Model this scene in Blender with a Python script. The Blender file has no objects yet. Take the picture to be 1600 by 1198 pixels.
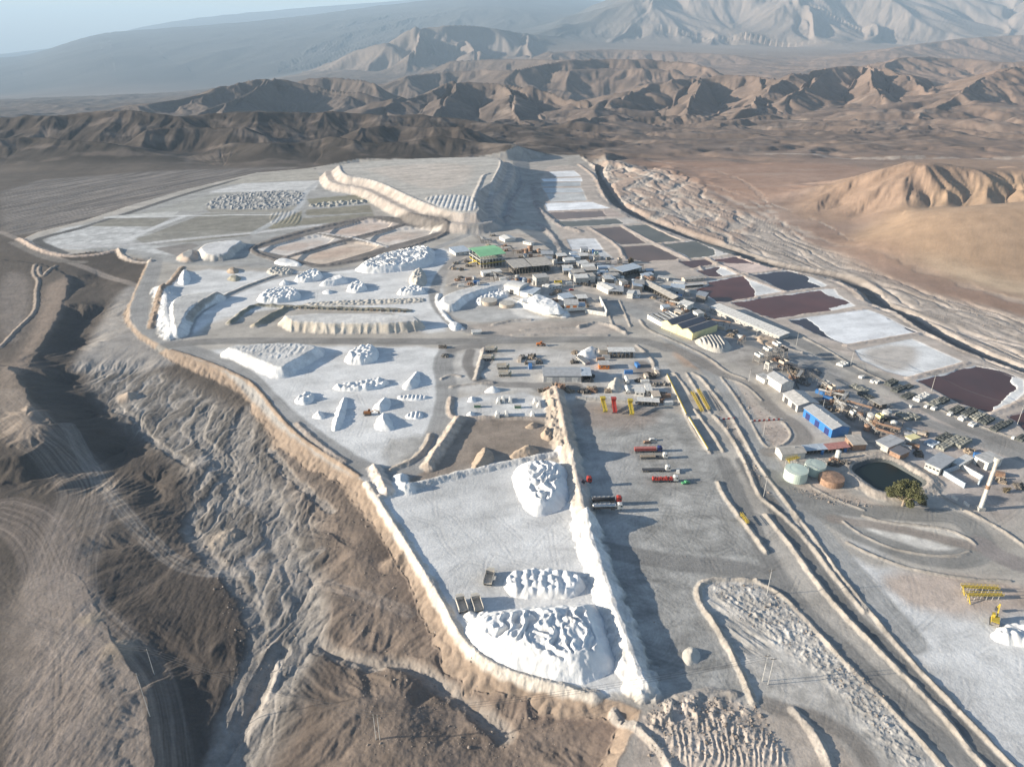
import bpy, math, random
import numpy as np
from mathutils import Vector, Matrix, noise as mnoise

# ------------------------------------------------------------------ camera, sky, sun, exposure
S = bpy.context.scene
COL = S.collection
F_PX, PITCH, CAMH = 1110.0, math.radians(26.2), 220.0
cp, sp = math.cos(PITCH), math.sin(PITCH)
cd = bpy.data.cameras.new('camera'); cam = bpy.data.objects.new('camera', cd); COL.objects.link(cam)
cam.location = (0, 0, CAMH); cam.rotation_euler = (math.pi/2 - PITCH, 0, 0)
cd.sensor_width = 36; cd.lens = F_PX/1600*36; cd.clip_start = 1; cd.clip_end = 120000
S.camera = cam
SUN_EL, SUN_AZ = math.radians(15.0), math.radians(6.0)      # low sun from the left, a little behind the camera
sdir = Vector((-math.cos(SUN_AZ)*math.cos(SUN_EL), -math.sin(SUN_AZ)*math.cos(SUN_EL), math.sin(SUN_EL)))
sl = bpy.data.lights.new('sun', 'SUN'); sun = bpy.data.objects.new('sun', sl); COL.objects.link(sun)
sun.location = (-300, -50, 400); sun.rotation_euler = sdir.to_track_quat('Z', 'Y').to_euler()
sl.energy = 5.0; sl.angle = math.radians(0.5); sl.color = (1.0, 0.90, 0.75)
w = bpy.data.worlds.new('World'); S.world = w; w.use_nodes = True
nt = w.node_tree; nt.nodes.clear()
sk = nt.nodes.new('ShaderNodeTexSky'); sk.sky_type = 'NISHITA'; sk.sun_disc = False
sk.sun_elevation = SUN_EL; sk.sun_rotation = math.atan2(sdir.x, sdir.y); sk.altitude = 1200
sk.air_density = 1.0; sk.dust_density = 1.4; sk.ozone_density = 1.2
bg = nt.nodes.new('ShaderNodeBackground'); bg.inputs[1].default_value = 0.078
wo = nt.nodes.new('ShaderNodeOutputWorld')
nt.links.new(sk.outputs[0], bg.inputs[0]); nt.links.new(bg.outputs[0], wo.inputs[0])
S.view_settings.view_transform = 'Standard'; S.view_settings.look = 'None'
S.view_settings.exposure = 1.25; S.view_settings.gamma = 1.0
S.cycles.max_bounces = 4; S.cycles.diffuse_bounces = 2; S.cycles.glossy_bounces = 2
S.cycles.volume_bounces = 0; S.cycles.use_denoising = True

VS = .5
def G(px, py, z=0.0):
    """where the sight line of a spot in the photograph meets the level z"""
    if z < 0: z *= VS
    if 770 < px < 1900 and 226 < py < 602: z -= TD*float(lower(np.array([float(px)]), np.array([float(py)]))[0])
    a, b = (px-800)/F_PX, (py-599)/F_PX
    d = (CAMH-z)/(sp+b*cp)
    return (a*d, (cp-b*sp)*d)
def GY(px, py, Y):
    """point at forward distance Y on that sight line: (x, y, z)"""
    a, b = (px-800)/F_PX, (py-599)/F_PX
    d = Y/(cp-b*sp)
    return (a*d, Y, CAMH-d*(sp+b*cp))
def GP(pts, z=0.0): return np.array([G(p[0], p[1], z) for p in pts])

# ------------------------------------------------------------------ numeric helpers
_r = np.random.RandomState(7)
_ang = _r.rand(256, 256).astype(np.float32)*2*np.pi
_gx, _gy = np.cos(_ang).ravel(), np.sin(_ang).ravel()
_hv = _r.rand(65536).astype(np.float32)
def gn(x, y, s=0):
    """gradient noise, about -0.7..0.7"""
    x = x + s*17.31; y = y - s*9.17
    xi = np.floor(x); yi = np.floor(y); fx = (x-xi).astype(np.float32); fy = (y-yi).astype(np.float32)
    xi = xi.astype(np.int32); yi = yi.astype(np.int32)
    u = fx*fx*fx*(fx*(fx*6-15)+10); v = fy*fy*fy*(fy*(fy*6-15)+10)
    def g(a, b, dx, dy):
        k = ((xi+a) & 255)*256 + ((yi+b) & 255)
        return _gx[k]*dx + _gy[k]*dy
    n0 = g(0, 0, fx, fy); n0 += u*(g(1, 0, fx-1, fy)-n0)
    n1 = g(0, 1, fx, fy-1); n1 += u*(g(1, 1, fx-1, fy-1)-n1)
    return n0 + v*(n1-n0)
def fbm(x, y, o=4, s=0, g=0.5):
    r = 0; a = 1.0; f = 1.0
    for i in range(o):
        r = r + a*gn(x*f, y*f, s+i); a *= g; f *= 2.03
    return r
def ridged(x, y, o=4, s=0, g=0.5):
    r = 0; a = 1.0; f = 1.0; w_ = 1.0
    for i in range(o):
        n = 1-np.abs(gn(x*f, y*f, s+i))*2; n = n*n*w_; w_ = np.clip(n*1.4, 0, 1)
        r = r + a*n; a *= g; f *= 2.03
    return r
def sst(a, b, x):
    t = np.clip((x-a)/(b-a), 0, 1); return t*t*(3-2*t)
def pdist(pl, x, y, closed=False):
    """distance to a polyline, position along it (m), and side"""
    pl = np.asarray(pl, dtype=np.float64)
    if closed: pl = np.vstack([pl, pl[:1]])
    best = np.full(x.shape, 1e18); along = np.zeros(x.shape); acc = 0.0
    for i in range(len(pl)-1):
        ax, ay = pl[i]; dx, dy = pl[i+1]-pl[i]; L2 = dx*dx+dy*dy+1e-9
        t = np.clip(((x-ax)*dx+(y-ay)*dy)/L2, 0, 1)
        q = (x-ax-t*dx)**2+(y-ay-t*dy)**2
        m = q < best; best = np.where(m, q, best); L = math.sqrt(L2)
        along = np.where(m, acc+t*L, along); acc += L
    return np.sqrt(best), along
def inside(pl, x, y):
    c = np.zeros(x.shape, bool); n = len(pl)
    for i in range(n):
        x0, y0 = pl[i]; x1, y1 = pl[(i+1) % n]
        if y0 == y1: continue
        c ^= ((y0 > y) != (y1 > y)) & (x < (x1-x0)*(y-y0)/(y1-y0)+x0)
    return c
def sdf(pl, x, y):
    """signed distance to a closed outline, negative inside"""
    d, _ = pdist(pl, x, y, True)
    return np.where(inside(pl, x, y), -d, d)
def smooth(pts, n=3):
    """Chaikin rounding of a polyline (open) """
    p = [np.array(q, float) for q in pts]
    for _ in range(n):
        q = [p[0]]
        for a, b in zip(p[:-1], p[1:]): q += [a*.75+b*.25, a*.25+b*.75]
        q.append(p[-1]); p = q
    return np.array(p)
def smoothc(pts, n=2):
    p = [np.array(q, float) for q in pts]
    for _ in range(n):
        q = []
        for i in range(len(p)):
            a, b = p[i], p[(i+1) % len(p)]; q += [a*.75+b*.25, a*.25+b*.75]
        p = q
    return np.array(p)

# the pond terrace lies some metres below the plant and the heap: how far along that step a spot of the photograph is (0 above, 1 below)
TD = 7.5
STEP = np.array([(798,226),(802,262),(790,300),(782,332),(804,354),(850,382),(880,406),(922,432),(985,447),(1060,474),(1100,500),(1160,536),(1240,560),(1330,602)], float)
TERR = np.vstack([STEP, [(1900,602),(1900,200),(798,200)]])
BANK = np.array([(905,240),(945,290),(990,334),(1130,388),(1262,424),(1350,468),(1500,545),(1800,680)], float)
BAREA = np.vstack([BANK, [(2200,680),(2200,100),(905,100)]])
def lower(px, py):
    d, _ = pdist(STEP, px, py); w_ = np.where(inside(TERR, px, py), np.clip(d/np.where(py < 350, 26, 15), 0, 1), 0)
    w_ = w_*np.clip((600-py)/130, 0, 1)*sst(228, 268, py)
    q, _ = pdist(BANK, px, py); return w_*np.where(inside(BAREA, px, py), 1-sst(30, 200, q), 1)
def drop(x, y):
    """fall of the ground at world points"""
    t = np.zeros(x.shape)
    for _ in range(4):
        dd = y*cp+(CAMH+t)*sp; t = .5*t+.5*TD*lower(800+F_PX*x/dd, 599+F_PX*((CAMH+t)*cp-y*sp)/dd)
    return t
# ------------------------------------------------------------------ the terrain: one sheet from under the drone to the horizon
ys = np.concatenate([np.arange(1420, 1230, -6.0), np.arange(1230, 292, -1.12)])
Yn = np.array([G(800, y)[1] for y in ys])
Yn = np.concatenate([np.linspace(-60, Yn[0]-3, 14), Yn])
Yf = [Yn[-1]]
while Yf[-1] < 6500: Yf.append(Yf[-1]*(1.0026 if Yf[-1] < 3600 else 1.0036))
while Yf[-1] < 15000: Yf.append(Yf[-1]*1.0048)
while Yf[-1] < 42000: Yf.append(Yf[-1]*1.009)
Yr = np.concatenate([Yn, np.array(Yf[1:])])
uc = np.arange(-0.775, 0.7751, 1.22/F_PX)
ua = -0.775-np.cumsum(np.linspace(0.002, 0.03, 22))
U = np.concatenate([ua[::-1], uc, -ua])
NR, NC = len(Yr), len(U)
Dr = np.maximum(Yr*cp+CAMH*sp, 60)
X = (Dr[:, None]*U[None, :]).ravel(); Y = np.repeat(Yr, NC)
N = X.size

NAT = [  # spots of the natural ground round the works: (px, py, level)
 (0,300,-1),(100,290,-1),(250,280,-1),(400,262,-1),(0,340,-2),(150,320,-1),(0,380,-2),(0,420,-2),(60,400,-1),(100,400,-1),(165,405,-2),(195,440,-4),
 (0,470,-1),(60,440,-1),(100,430,-1),(98,480,0),(52,550,1),(34,600,2),(0,560,0),(0,650,3),(40,640,5),(66,640,5),(84,660,5),(50,700,5),(0,700,3),
 (150,440,-10),(125,500,-14),(98,550,-16),(110,600,-18),(140,650,-20),(190,700,-24),(240,760,-23),(120,740,-16),
 (200,470,-3),(230,500,-4),(160,530,-6),(230,560,-7),(118,575,-9),(275,560,-8),
 (130,600,-14),(200,640,-15),(300,600,-12),(330,640,-14),(250,700,-17),(330,700,-16),(400,700,-16),(440,740,-16),(350,760,-19),(420,790,-19),(280,760,-17),(290,830,-20),
 (380,640,-11),(430,700,-11),(520,760,-11),(560,810,-11),(610,880,-11),(640,950,-11),(690,1010,-11),(760,1080,-11),(860,1110,-10),(960,1135,-7),
 (540,860,-9),(620,910,-9),(520,950,-13),(600,985,-12),(515,1010,-18),(600,1038,-17),(700,1066,-15),(760,1120,-14),(560,1080,-9),(650,1095,-9),
 (480,1120,-13),(600,1150,-11),(750,1180,-14),(850,1170,-12),(500,1190,-15),(680,1198,-11),(900,1198,-9),
 (470,850,-18),(490,950,-19),(450,1030,-19.5),(410,1100,-20),(350,1198,-22),(395,1010,-19.5),(420,920,-17),(330,850,-19),(200,850,-14),(230,800,-13),(300,730,-12),(190,760,-12),
 (270,920,-14),(330,950,-14),(360,1000,-15.5),(300,1030,-18),(378,1050,-18),(240,870,-15),(310,890,-15),
 (100,760,-10),(130,850,-9),(130,950,-8),(150,1050,-7.5),(60,1100,-8),(180,1150,-8),(228,1075,-8),(236,1190,-8),(0,1198,-7),(0,1000,-9),(0,850,-8),(50,780,-8),(0,740,-6),(60,740,-10),
 (285,1100,-20),(292,1190,-21),(262,1010,-16),(-300,400,-2),(-300,700,0),(-300,1000,-8),(-300,1300,-8),(300,1350,-20),(600,1350,-12),
 (920,250,-3),(1000,300,-8),(1100,350,-9),(1200,400,-9),(1300,420,-9),(1400,470,-9),(1500,520,-9),(1600,570,-9),(1750,600,-9),(1000,260,-2),(1100,280,1),(1200,300,3),(1200,350,-5),
 (1300,372,-4),(1400,442,-5),(1500,492,-7),(1600,530,-8),(1300,250,4),(1500,230,6),(1700,300,0),(1850,500,-6),
 (900,225,0),(800,238,0),(1100,210,-5),(1300,200,-5),(1500,190,0),(1600,180,0),(0,278,-5),(250,258,-3),(500,248,-3),(700,240,-3),
 (600,600,0),(900,900,0),(1300,900,0),(1300,600,0),(500,400,0),(700,500,0),(1100,1100,0),(1500,1100,0),(1000,500,0),(400,350,0),(800,1000,0),(1400,650,0),(1100,700,0),(1500,850,0),(1700,900,0),(1200,1300,0)]
FARC = [(-1500,2500,-60),(-2000,4000,-130),(-4000,7000,-300),(-6000,9500,-480),(-3000,9500,-400),(0,9500,-150),(-9000,9000,-500),(-3000,2500,-60),(-4500,4500,-180),
 (0,2500,-40),(0,4000,-70),(0,6000,-60),(1500,2500,-15),(2000,4000,-10),(2500,6000,0),(3000,9000,70),(8000,9000,70),(6000,6000,20),(4000,3000,0),(1000,14000,150),(9000,16000,200),
 (-4000,18000,0),(-12000,16000,-300),(8000,36000,-100),(-20000,36000,-2200),(-14000,24000,-1300),(-25000,20000,-1500),(0,-200,-5),(500,-100,0),(-500,-100,-10),(1500,500,0),(-1500,500,-3)]
cpts = np.array([(*G(a, b, c), c*VS if c < 0 else c) for a, b, c in NAT] + FARC, float)
sc_ = 100.0
K = np.sqrt(((cpts[:, None, :2]-cpts[None, :, :2])**2).sum(-1)+6.0**2)/sc_
A_ = np.zeros((len(cpts)+1,)*2); A_[:-1, :-1] = -K; A_[-1, :-1] = A_[:-1, -1] = 1
wts = np.linalg.solve(A_+np.diag([.03]*len(NAT)+[.02]*len(FARC)+[0]), np.append(cpts[:, 2], 0))
def rbf(x, y):
    out = np.full(x.shape, wts[-1])
    for (a, b, _), wt in zip(cpts, wts[:-1]): out -= wt*np.sqrt((x-a)**2+(y-b)**2+36.0)/sc_
    return out
# evaluate the smooth base on a thinned copy of the grid and interpolate
ri = np.unique(np.append(np.arange(0, NR, 4), NR-1)); ci = np.unique(np.append(np.arange(0, NC, 4), NC-1))
Xg, Yg = X.reshape(NR, NC), Y.reshape(NR, NC)
Zc = rbf(Xg[np.ix_(ri, ci)].ravel(), Yg[np.ix_(ri, ci)].ravel()).reshape(len(ri), len(ci))
def up(a):
    t = np.interp(np.arange(NC), ci, np.arange(len(ci))); j = np.minimum(t.astype(int), len(ci)-2); f = t-j
    b = a[:, j]*(1-f)+a[:, j+1]*f
    t = np.interp(np.arange(NR), ri, np.arange(len(ri))); j = np.minimum(t.astype(int), len(ri)-2); f = (t-j)[:, None]
    return b[j]*(1-f)+b[j+1]*f
Z = up(Zc).ravel()

RANGES = [  # crest lines (px, py, forward distance), half-width at the foot
 ([(-150,190,1750),(0,185,1750),(100,178,1760),(200,171,1780),(250,178,1750),(340,180,1800),(420,176,1800),(500,175,1850),(600,180,1850),(700,183,1850),(800,196,1800),(850,207,1740)], 270),
 ([(270,252,1400),(300,240,1440),(370,223,1480),(420,226,1460),(470,222,1480),(520,213,1500),(570,222,1460),(620,217,1480),(700,214,1500),(780,225,1480),(840,234,1440)], 125),
 ([(-150,225,1480),(0,218,1480),(60,212,1500),(130,220,1480),(210,232,1450),(250,240,1430)], 170),
 ([(230,205,1600),(300,196,1640),(380,200,1620)], 110), ([(560,198,1640),(640,193,1680),(720,200,1640)], 110),
 ([(120,178,2600),(210,163,2700),(300,150,2800),(350,135,3000),(395,122,3100),(440,124,3100),(500,135,3100),(560,150,3000)], 380),
 ([(420,121,3100),(385,140,2850),(340,165,2600)], 160),
 ([(470,124,3500),(520,119,3500),(580,132,3400)], 260),
 ([(610,165,2500),(660,150,2700),(710,128,2900),(780,130,2900),(840,140,2800),(900,152,2600)], 300),
 ([(780,130,2900),(800,160,2500),(815,182,2250)], 170), ([(720,128,2900),(700,155,2600),(690,175,2400)], 170),
 ([(640,118,4300),(740,108,4600),(860,112,3900),(950,106,4000),(1050,108,3900)], 380),
 ([(700,95,5600),(800,92,5400),(900,94,5000),(980,96,4800)], 500),
 ([(800,108,3900),(860,96,4100),(950,90,4300),(1050,94,4300),(1100,102,4000)], 380),
 ([(930,160,2500),(1000,136,2950),(1080,122,3100),(1130,116,3150),(1180,118,3100),(1210,128,2900),(1240,142,2700)], 360),
 ([(1090,121,3100),(1080,145,2700),(1060,160,2500)], 180), ([(1180,118,3100),(1190,140,2750),(1180,158,2450)], 180),
 ([(1200,135,2700),(1230,118,2900),(1300,104,3200),(1350,101,3250),(1400,114,3100),(1450,135,2800),(1500,155,2450)], 360),
 ([(1350,101,3250),(1370,125,2850),(1380,150,2500)], 190), ([(1290,105,3200),(1270,130,2800),(1240,150,2500)], 190),
 ([(1380,100,3900),(1430,88,4200),(1500,91,4300),(1600,98,4100),(1700,92,4100)], 520),
 ([(1440,170,2150),(1490,148,2450),(1530,125,2700),(1600,104,2900),(1700,88,3000)], 480),
 ([(1130,192,2050),(1200,180,2150),(1300,176,2200),(1400,180,2150),(1500,172,2150)], 170),
 ([(880,192,1960),(960,180,2150),(1080,178,2200),(1180,170,2350)], 190),
 ([(830,205,1800),(880,200,1850),(930,206,1800)], 90),
 ([(545,103,7500),(590,80,7800),(612,64,8000),(640,68,8000),(668,45,8300),(700,40,8400),(735,39,8600),(800,48,9000),(860,58,9500)], 1700),
 ([(668,45,8300),(650,75,7500),(640,95,7000)], 500), ([(735,40,8600),(745,70,7900),(740,90,7200)], 600), ([(830,52,9000),(840,75,8000),(830,92,7200)], 600),
 ([(860,58,9500),(900,38,10500),(950,18,11000),(1000,2,11500),(1050,-35,12000),(1100,-65,12500),(1200,-85,13000),(1300,-65,13000),(1400,-55,13000),(1480,-20,13500),(1515,3,14000),(1560,-25,13000),(1650,-60,13000),(1800,-80,13000)], 4200),
 ([(1050,-30,12000),(1000,35,10500),(950,66,9200)], 1200), ([(1200,-80,13000),(1170,0,11500),(1120,45,10000),(1090,72,8800)], 1300),
 ([(1200,-40,12000),(1260,15,10500),(1290,58,9200)], 1100), ([(1400,-50,13000),(1340,5,11000),(1390,45,9700),(1370,68,8900)], 1200),
 ([(1560,-20,13000),(1535,10,11500),(1500,42,10000),(1460,70,8900)], 1300), ([(1650,-60,13000),(1640,0,11000),(1600,50,9300)], 1300),
 ([(1380,80,6300),(1440,68,6800),(1500,60,7000),(1600,55,7200),(1700,50,7300)], 900),
 ([(860,82,6600),(950,76,6900),(1050,80,6800),(1150,86,6500)], 700),
 ([(-300,128,15000),(0,98,15000),(75,76,15500),(150,53,16500),(200,48,17000),(310,40,17000),(425,31,17500),(550,14,18000),(675,0,18500),(760,-15,19000),(900,-2,19500),(1000,8,20000)], 9500),
 ([(100,74,25000),(180,53,26000),(210,44,26000),(300,28,26000),(450,14,27000),(550,7,27000),(700,-6,27000),(900,-8,27000),(990,4,28000)], 13000),
 ([(1215,330,1010),(1290,300,1060),(1350,275,1065),(1412,254,1065),(1455,250,1065),(1500,258,1065),(1550,262,1070),(1620,262,1080),(1750,255,1080)], 145),
 ([(1430,251,1065),(1425,285,1000),(1395,325,945)], 62), ([(1480,254,1065),(1484,288,1005),(1470,325,945)], 45), ([(1535,262,1068),(1545,290,1005),(1540,315,950)], 48), ([(1590,264,1068),(1600,290,1005),(1605,312,950)], 48),
 ([(1345,367,885),(1400,345,855),(1460,328,845),(1530,321,840),(1600,318,840),(1750,300,850)], 150),
 ([(950,245,1420),(1010,262,1300),(1100,275,1230),(1180,296,1150)], 130)]
wx = fbm(X/700, Y/700, 3, 3)*60*sst(1200, 2600, Y); wy = fbm(X/700, Y/700, 3, 9)*60*sst(1200, 2600, Y)
big = sst(6000, 9000, Y)
wx = wx*(1-big)+big*fbm(X/2600, Y/2600, 3, 3)*300; wy = wy*(1-big)+big*fbm(X/2600, Y/2600, 3, 5)*300
Z = Z + sst(1500, 2500, Y)*(1-big)*fbm(X/500, Y/500, 4, 21)*22
Zb = Z.copy()
for crest, W in RANGES:
    P3 = smooth([GY(*c) for c in crest], 2)
    x0, y0 = P3[:, 0].min()-W*1.2, P3[:, 1].min()-W*1.2; x1, y1 = P3[:, 0].max()+W*1.2, P3[:, 1].max()+W*1.2
    m = np.nonzero((X > x0) & (X < x1) & (Y > y0) & (Y < y1))[0]
    d, al = pdist(P3[:, :2], X[m]+wx[m], Y[m]+wy[m])
    L = np.concatenate([[0], np.cumsum(np.hypot(*np.diff(P3[:, :2], axis=0).T))])
    zc = np.interp(al, L, P3[:, 2])
    t = np.clip(1-d/W, 0, 1)
    k = t**1.15*(1-.25*(1-t)) if W < 5000 else t
    if W > 5000: zc = np.interp(X[m]/(Y[m]*cp+100), P3[:, 0]/(P3[:, 1]*cp+100), P3[:, 2])
    if P3[0][1] < 1300: k = t*t*(3-2*t)
    h = Zb[m]*(1-k)+zc*k
    a, b = Z[m], h; s_ = W*0.02
    hh = np.clip(0.5+0.5*(b-a)/s_, 0, 1); r = a*(1-hh)+b*hh+s_*hh*(1-hh)*.5*sst(0, .15, k)
    Z[m] = np.where(k > 0, r, a)

r0_, r1_ = np.searchsorted(Yr, 640), np.searchsorted(Yr, 1250)
zb_ = Z.reshape(NR, NC)[r0_:r1_]; wgt = sst(180, 330, Xg[r0_:r1_])*sst(640, 720, Yg[r0_:r1_])*(1-sst(1130, 1240, Yg[r0_:r1_]))*(1-.6*sst(900, 960, Yg[r0_:r1_])); zs_ = zb_.copy()
for _ in range(14): zs_ = (zs_+np.roll(zs_, 3, 0)+np.roll(zs_, -3, 0)+np.roll(zs_, 3, 1)+np.roll(zs_, -3, 1))/5
zb_[:] = zb_*(1-wgt)+zs_*wgt
def grads(idx_rows, z):
    """slope of the sheet on a band of rows"""
    a, b = idx_rows; z2 = z.reshape(NR, NC)[a:b]; x2 = Xg[a:b]; y2 = Yg[a:b]
    zu = np.gradient(z2, axis=1); xu = np.gradient(x2, axis=1)
    zv = np.gradient(z2, axis=0); xv = np.gradient(x2, axis=0); yv = np.gradient(y2, axis=0)
    gx = zu/xu; gy = (zv-gx*xv)/yv
    return gx.ravel(), gy.ravel()
def erode(lam, amp, y0, y1, octv=4, s0=0.03, s1=0.22, gain=0.5, xmin=-1e9, xmax=1e9, seed=0, blur=0):
    """gullies that run down the slopes and branch"""
    global Z
    a = max(np.searchsorted(Yr, y0)-1, 0); b = min(np.searchsorted(Yr, y1)+1, NR)
    sl_ = slice(a*NC, b*NC); gx, gy = grads((a, b), Z)
    if blur:
        g2 = [gx.reshape(b-a, NC), gy.reshape(b-a, NC)]; o = []
        for g in g2:
            for _ in range(blur):
                g = (g+np.roll(g, 2, 0)+np.roll(g, -2, 0)+np.roll(g, 2, 1)+np.roll(g, -2, 1))/5
            o.append(g.ravel())
        gx, gy = o
    sl = np.hypot(gx, gy)
    x, y = X[sl_], Y[sl_]
    m = np.nonzero((sl > s0*.5) & (x > xmin) & (x < xmax) & (y > y0) & (y < y1))[0]
    x, y, gx, gy, sl = x[m], y[m], gx[m], gy[m], sl[m]
    fx_ = .12*(y1+y0)/2
    fade = sst(s0, s1, sl)*(1-.7*sst(.8, 1.6, sl))*sst(y0, y0*1.12, y)*(1-sst(y1*.88, y1, y))*sst(xmin, xmin+fx_, x)*(1-sst(xmax-fx_, xmax, x))
    inv = 1/np.maximum(sl, 1e-4)
    px_, py_ = (-gy*inv).astype(np.float32), (gx*inv).astype(np.float32)   # across the slope
    H_ = np.zeros(len(m), np.float32); f = 1.0/lam; A = 1.0; hx = np.zeros_like(H_); hy = np.zeros_like(H_)
    for o in range(octv):
        qx, qy = x*f+seed*3.7+o*5.1, y*f-seed*1.3+o*2.7
        ix, iy = np.floor(qx).astype(np.int32), np.floor(qy).astype(np.int32)
        fx, fy = (qx-ix).astype(np.float32), (qy-iy).astype(np.float32)
        dx, dy = px_-hy*.9, py_+hx*.9
        va = np.zeros_like(H_); vx = np.zeros_like(H_); vy = np.zeros_like(H_); wt = np.zeros_like(H_)
        for i in (-1, 0, 1, 2):
            for j in (-1, 0, 1, 2):
                k = ((ix+i) & 255)*256+((iy+j) & 255)
                ox, oy = fx-i+(_hv[k]-.5)*.6, fy-j+(_hv[(k*7+13) & 65535]-.5)*.6
                d2 = ox*ox+oy*oy; wg = np.exp(-d2*2.2)
                ph = (ox*dx+oy*dy)*2*np.pi
                c = np.cos(ph); s = np.sin(ph)
                va += c*wg; vx -= s*wg*dx; vy -= s*wg*dy; wt += wg
        va /= wt; vx /= wt; vy /= wt
        H_ += A*va; hx += A*vx; hy += A*vy; A *= gain; f *= 2.0
    Z[sl_.start+m] += (H_-0.3)*amp*fade
erode(1700, 85, 6800, 16500, 6, 0.03, 0.35, .48, xmin=-3500, blur=9)
erode(1500, 25, 9500, 21000, 3, 0.02, 0.2, .45, xmax=-500, seed=4)
erode(400, 16, 1900, 8000, 6, 0.02, 0.25, .48, seed=2, blur=4)
erode(150, 5.5, 1360, 2400, 5, 0.03, 0.3, .45, seed=3, blur=2)
erode(85, 5.0, 905, 1250, 5, 0.05, 0.3, .48, xmin=200, seed=6, blur=6)
erode(46, 1.5, 120, 820, 5, 0.02, 0.16, .52, xmin=-900, xmax=70, seed=11, blur=4)
erode(150, 6, 1150, 2100, 5, 0.008, 0.08, .5, xmin=60, seed=14, blur=5)
Z += sst(1350, 1700, Y)*(1-big)*fbm(X/60, Y/60, 3, 31)*3.0
Z += sst(1380, 1500, Y)*(1-sst(2000, 2600, Y))*fbm(X/140, Y/140, 3, 33)*9*sst(-4, 6, Z)
Znat = Z.copy()
# tablelands cut by side valleys in the middle distance
tb = sst(1700, 2000, Y)*(1-sst(4500, 7000, Y))*sst(-200, 500, X)
rv = ridged((X+wx)/900, (Y+wy)/420, 3, 44)
Z -= tb*sst(0.75, 1.15, rv)*26*(1-sst(10, 60, Z))
rv2 = ridged((X+wx*.6)/330, (Y+wy*.6)/130, 4, 47); Z -= sst(1250, 1600, Y)*(1-sst(3500, 5000, Y))*sst(-100, 300, X)*sst(.6, 1.3, rv2)*8
# ------------------------------------------------------------------ ground colours and the works' earth shapes
def c3(*a): return np.array(a, np.float32)
SALT, SALTG, ROAD, ROADD, PAD, TAN = c3(.68,.675,.66), c3(.46,.455,.44), c3(.36,.35,.335), c3(.20,.195,.19), c3(.46,.43,.395), c3(.31,.24,.185)
BROWN, BED, VARN_SHADE, DESERT, DESGR, OLIVE = c3(.150,.127,.108), c3(.215,.198,.18), c3(.078,.066,.058), c3(.29,.205,.16), c3(.42,.37,.325), c3(.25,.235,.19)
NS = int(np.searchsorted(Yr, 1500))*NC
x, y = X[:NS], Y[:NS]
n1 = fbm(X/260, Y/260, 4, 50); n2 = fbm(X/40, Y/40, 4, 60)
C = np.empty((N, 3), np.float32)
right = sst(-150, 350, X-0.12*(Y-900))
C[:] = BROWN + (DESERT-BROWN)*(right*(1-sst(1300, 2600, Y)))[:, None]
far = sst(1250, 1700, Y)
hillc = c3(.15,.12,.102)+(c3(.255,.18,.14)-c3(.15,.12,.102))*sst(-400, 2600, X+.1*Y)[:, None]
C = C*(1-far[:, None])+hillc*far[:, None]
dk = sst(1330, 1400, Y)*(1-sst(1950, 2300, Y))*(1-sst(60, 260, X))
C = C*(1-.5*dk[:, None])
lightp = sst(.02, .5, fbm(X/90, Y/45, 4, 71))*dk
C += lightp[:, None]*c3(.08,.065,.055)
C *= (1+.28*n1+.16*n2)[:, None]
mt = sst(6500, 8500, Y)[:, None]; dl = (sst(-2500, -200, -X+.15*(Y-9000))*sst(7000, 10000, Y))[:, None]; C = C*(1-mt)+mt*((c3(.27,.215,.18)*(1-dl)+dl*c3(.10,.095,.09))*(1+.25*fbm(X/900, Y/900, 4, 52)[:, None]))  # far-left slope painted darker, its shade put into the colour
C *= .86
Cn = C[:NS]; z = Z[:NS]
vv = (sst(100, 400, x)*(1-sst(1250, 1450, y))); Cn += (vv*(.5+1.2*fbm(x/120, y/40, 4, 140)))[:, None]*c3(.10,.085,.075)

def sel(P, mg):
    P = np.asarray(P); a, b = P.min(0)-mg, P.max(0)+mg
    r0, r1 = np.searchsorted(Yr, a[1])*NC, min(np.searchsorted(Yr, b[1])*NC, NS)
    if r1 <= r0: return np.zeros(0, int)
    m = np.nonzero((x[r0:r1] > a[0]) & (x[r0:r1] < b[0]))[0]+r0
    return m
def blend(m, w_, col, var=.12, ns=1.0, sd=80):
    """mix a ground colour in, broken up by noise"""
    v = 1+var*(fbm(x[m]/(9*ns), y[m]/(9*ns), 4, sd))*1.6
    Cn[m] = Cn[m]*(1-w_[:, None])+(col[None, :]*v[:, None])*w_[:, None]
def paint(pts, col, soft=2.5, amt=1.0, var=.12, ns=1.0, rag=2.0, level=0.0, rnd=1, world=False):
    P = GP(pts, level) if not world else np.array(pts)
    if rnd: P = smoothc(P, rnd)
    m = sel(P, soft+rag*2)
    d = sdf(P, x[m], y[m])+rag*1.5*fbm(x[m]/14, y[m]/14, 3, 77)
    k = np.nonzero(d < soft)[0]; m = m[k]
    blend(m, amt*(1-sst(-soft, soft, d[k])), col, var, ns)
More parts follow.
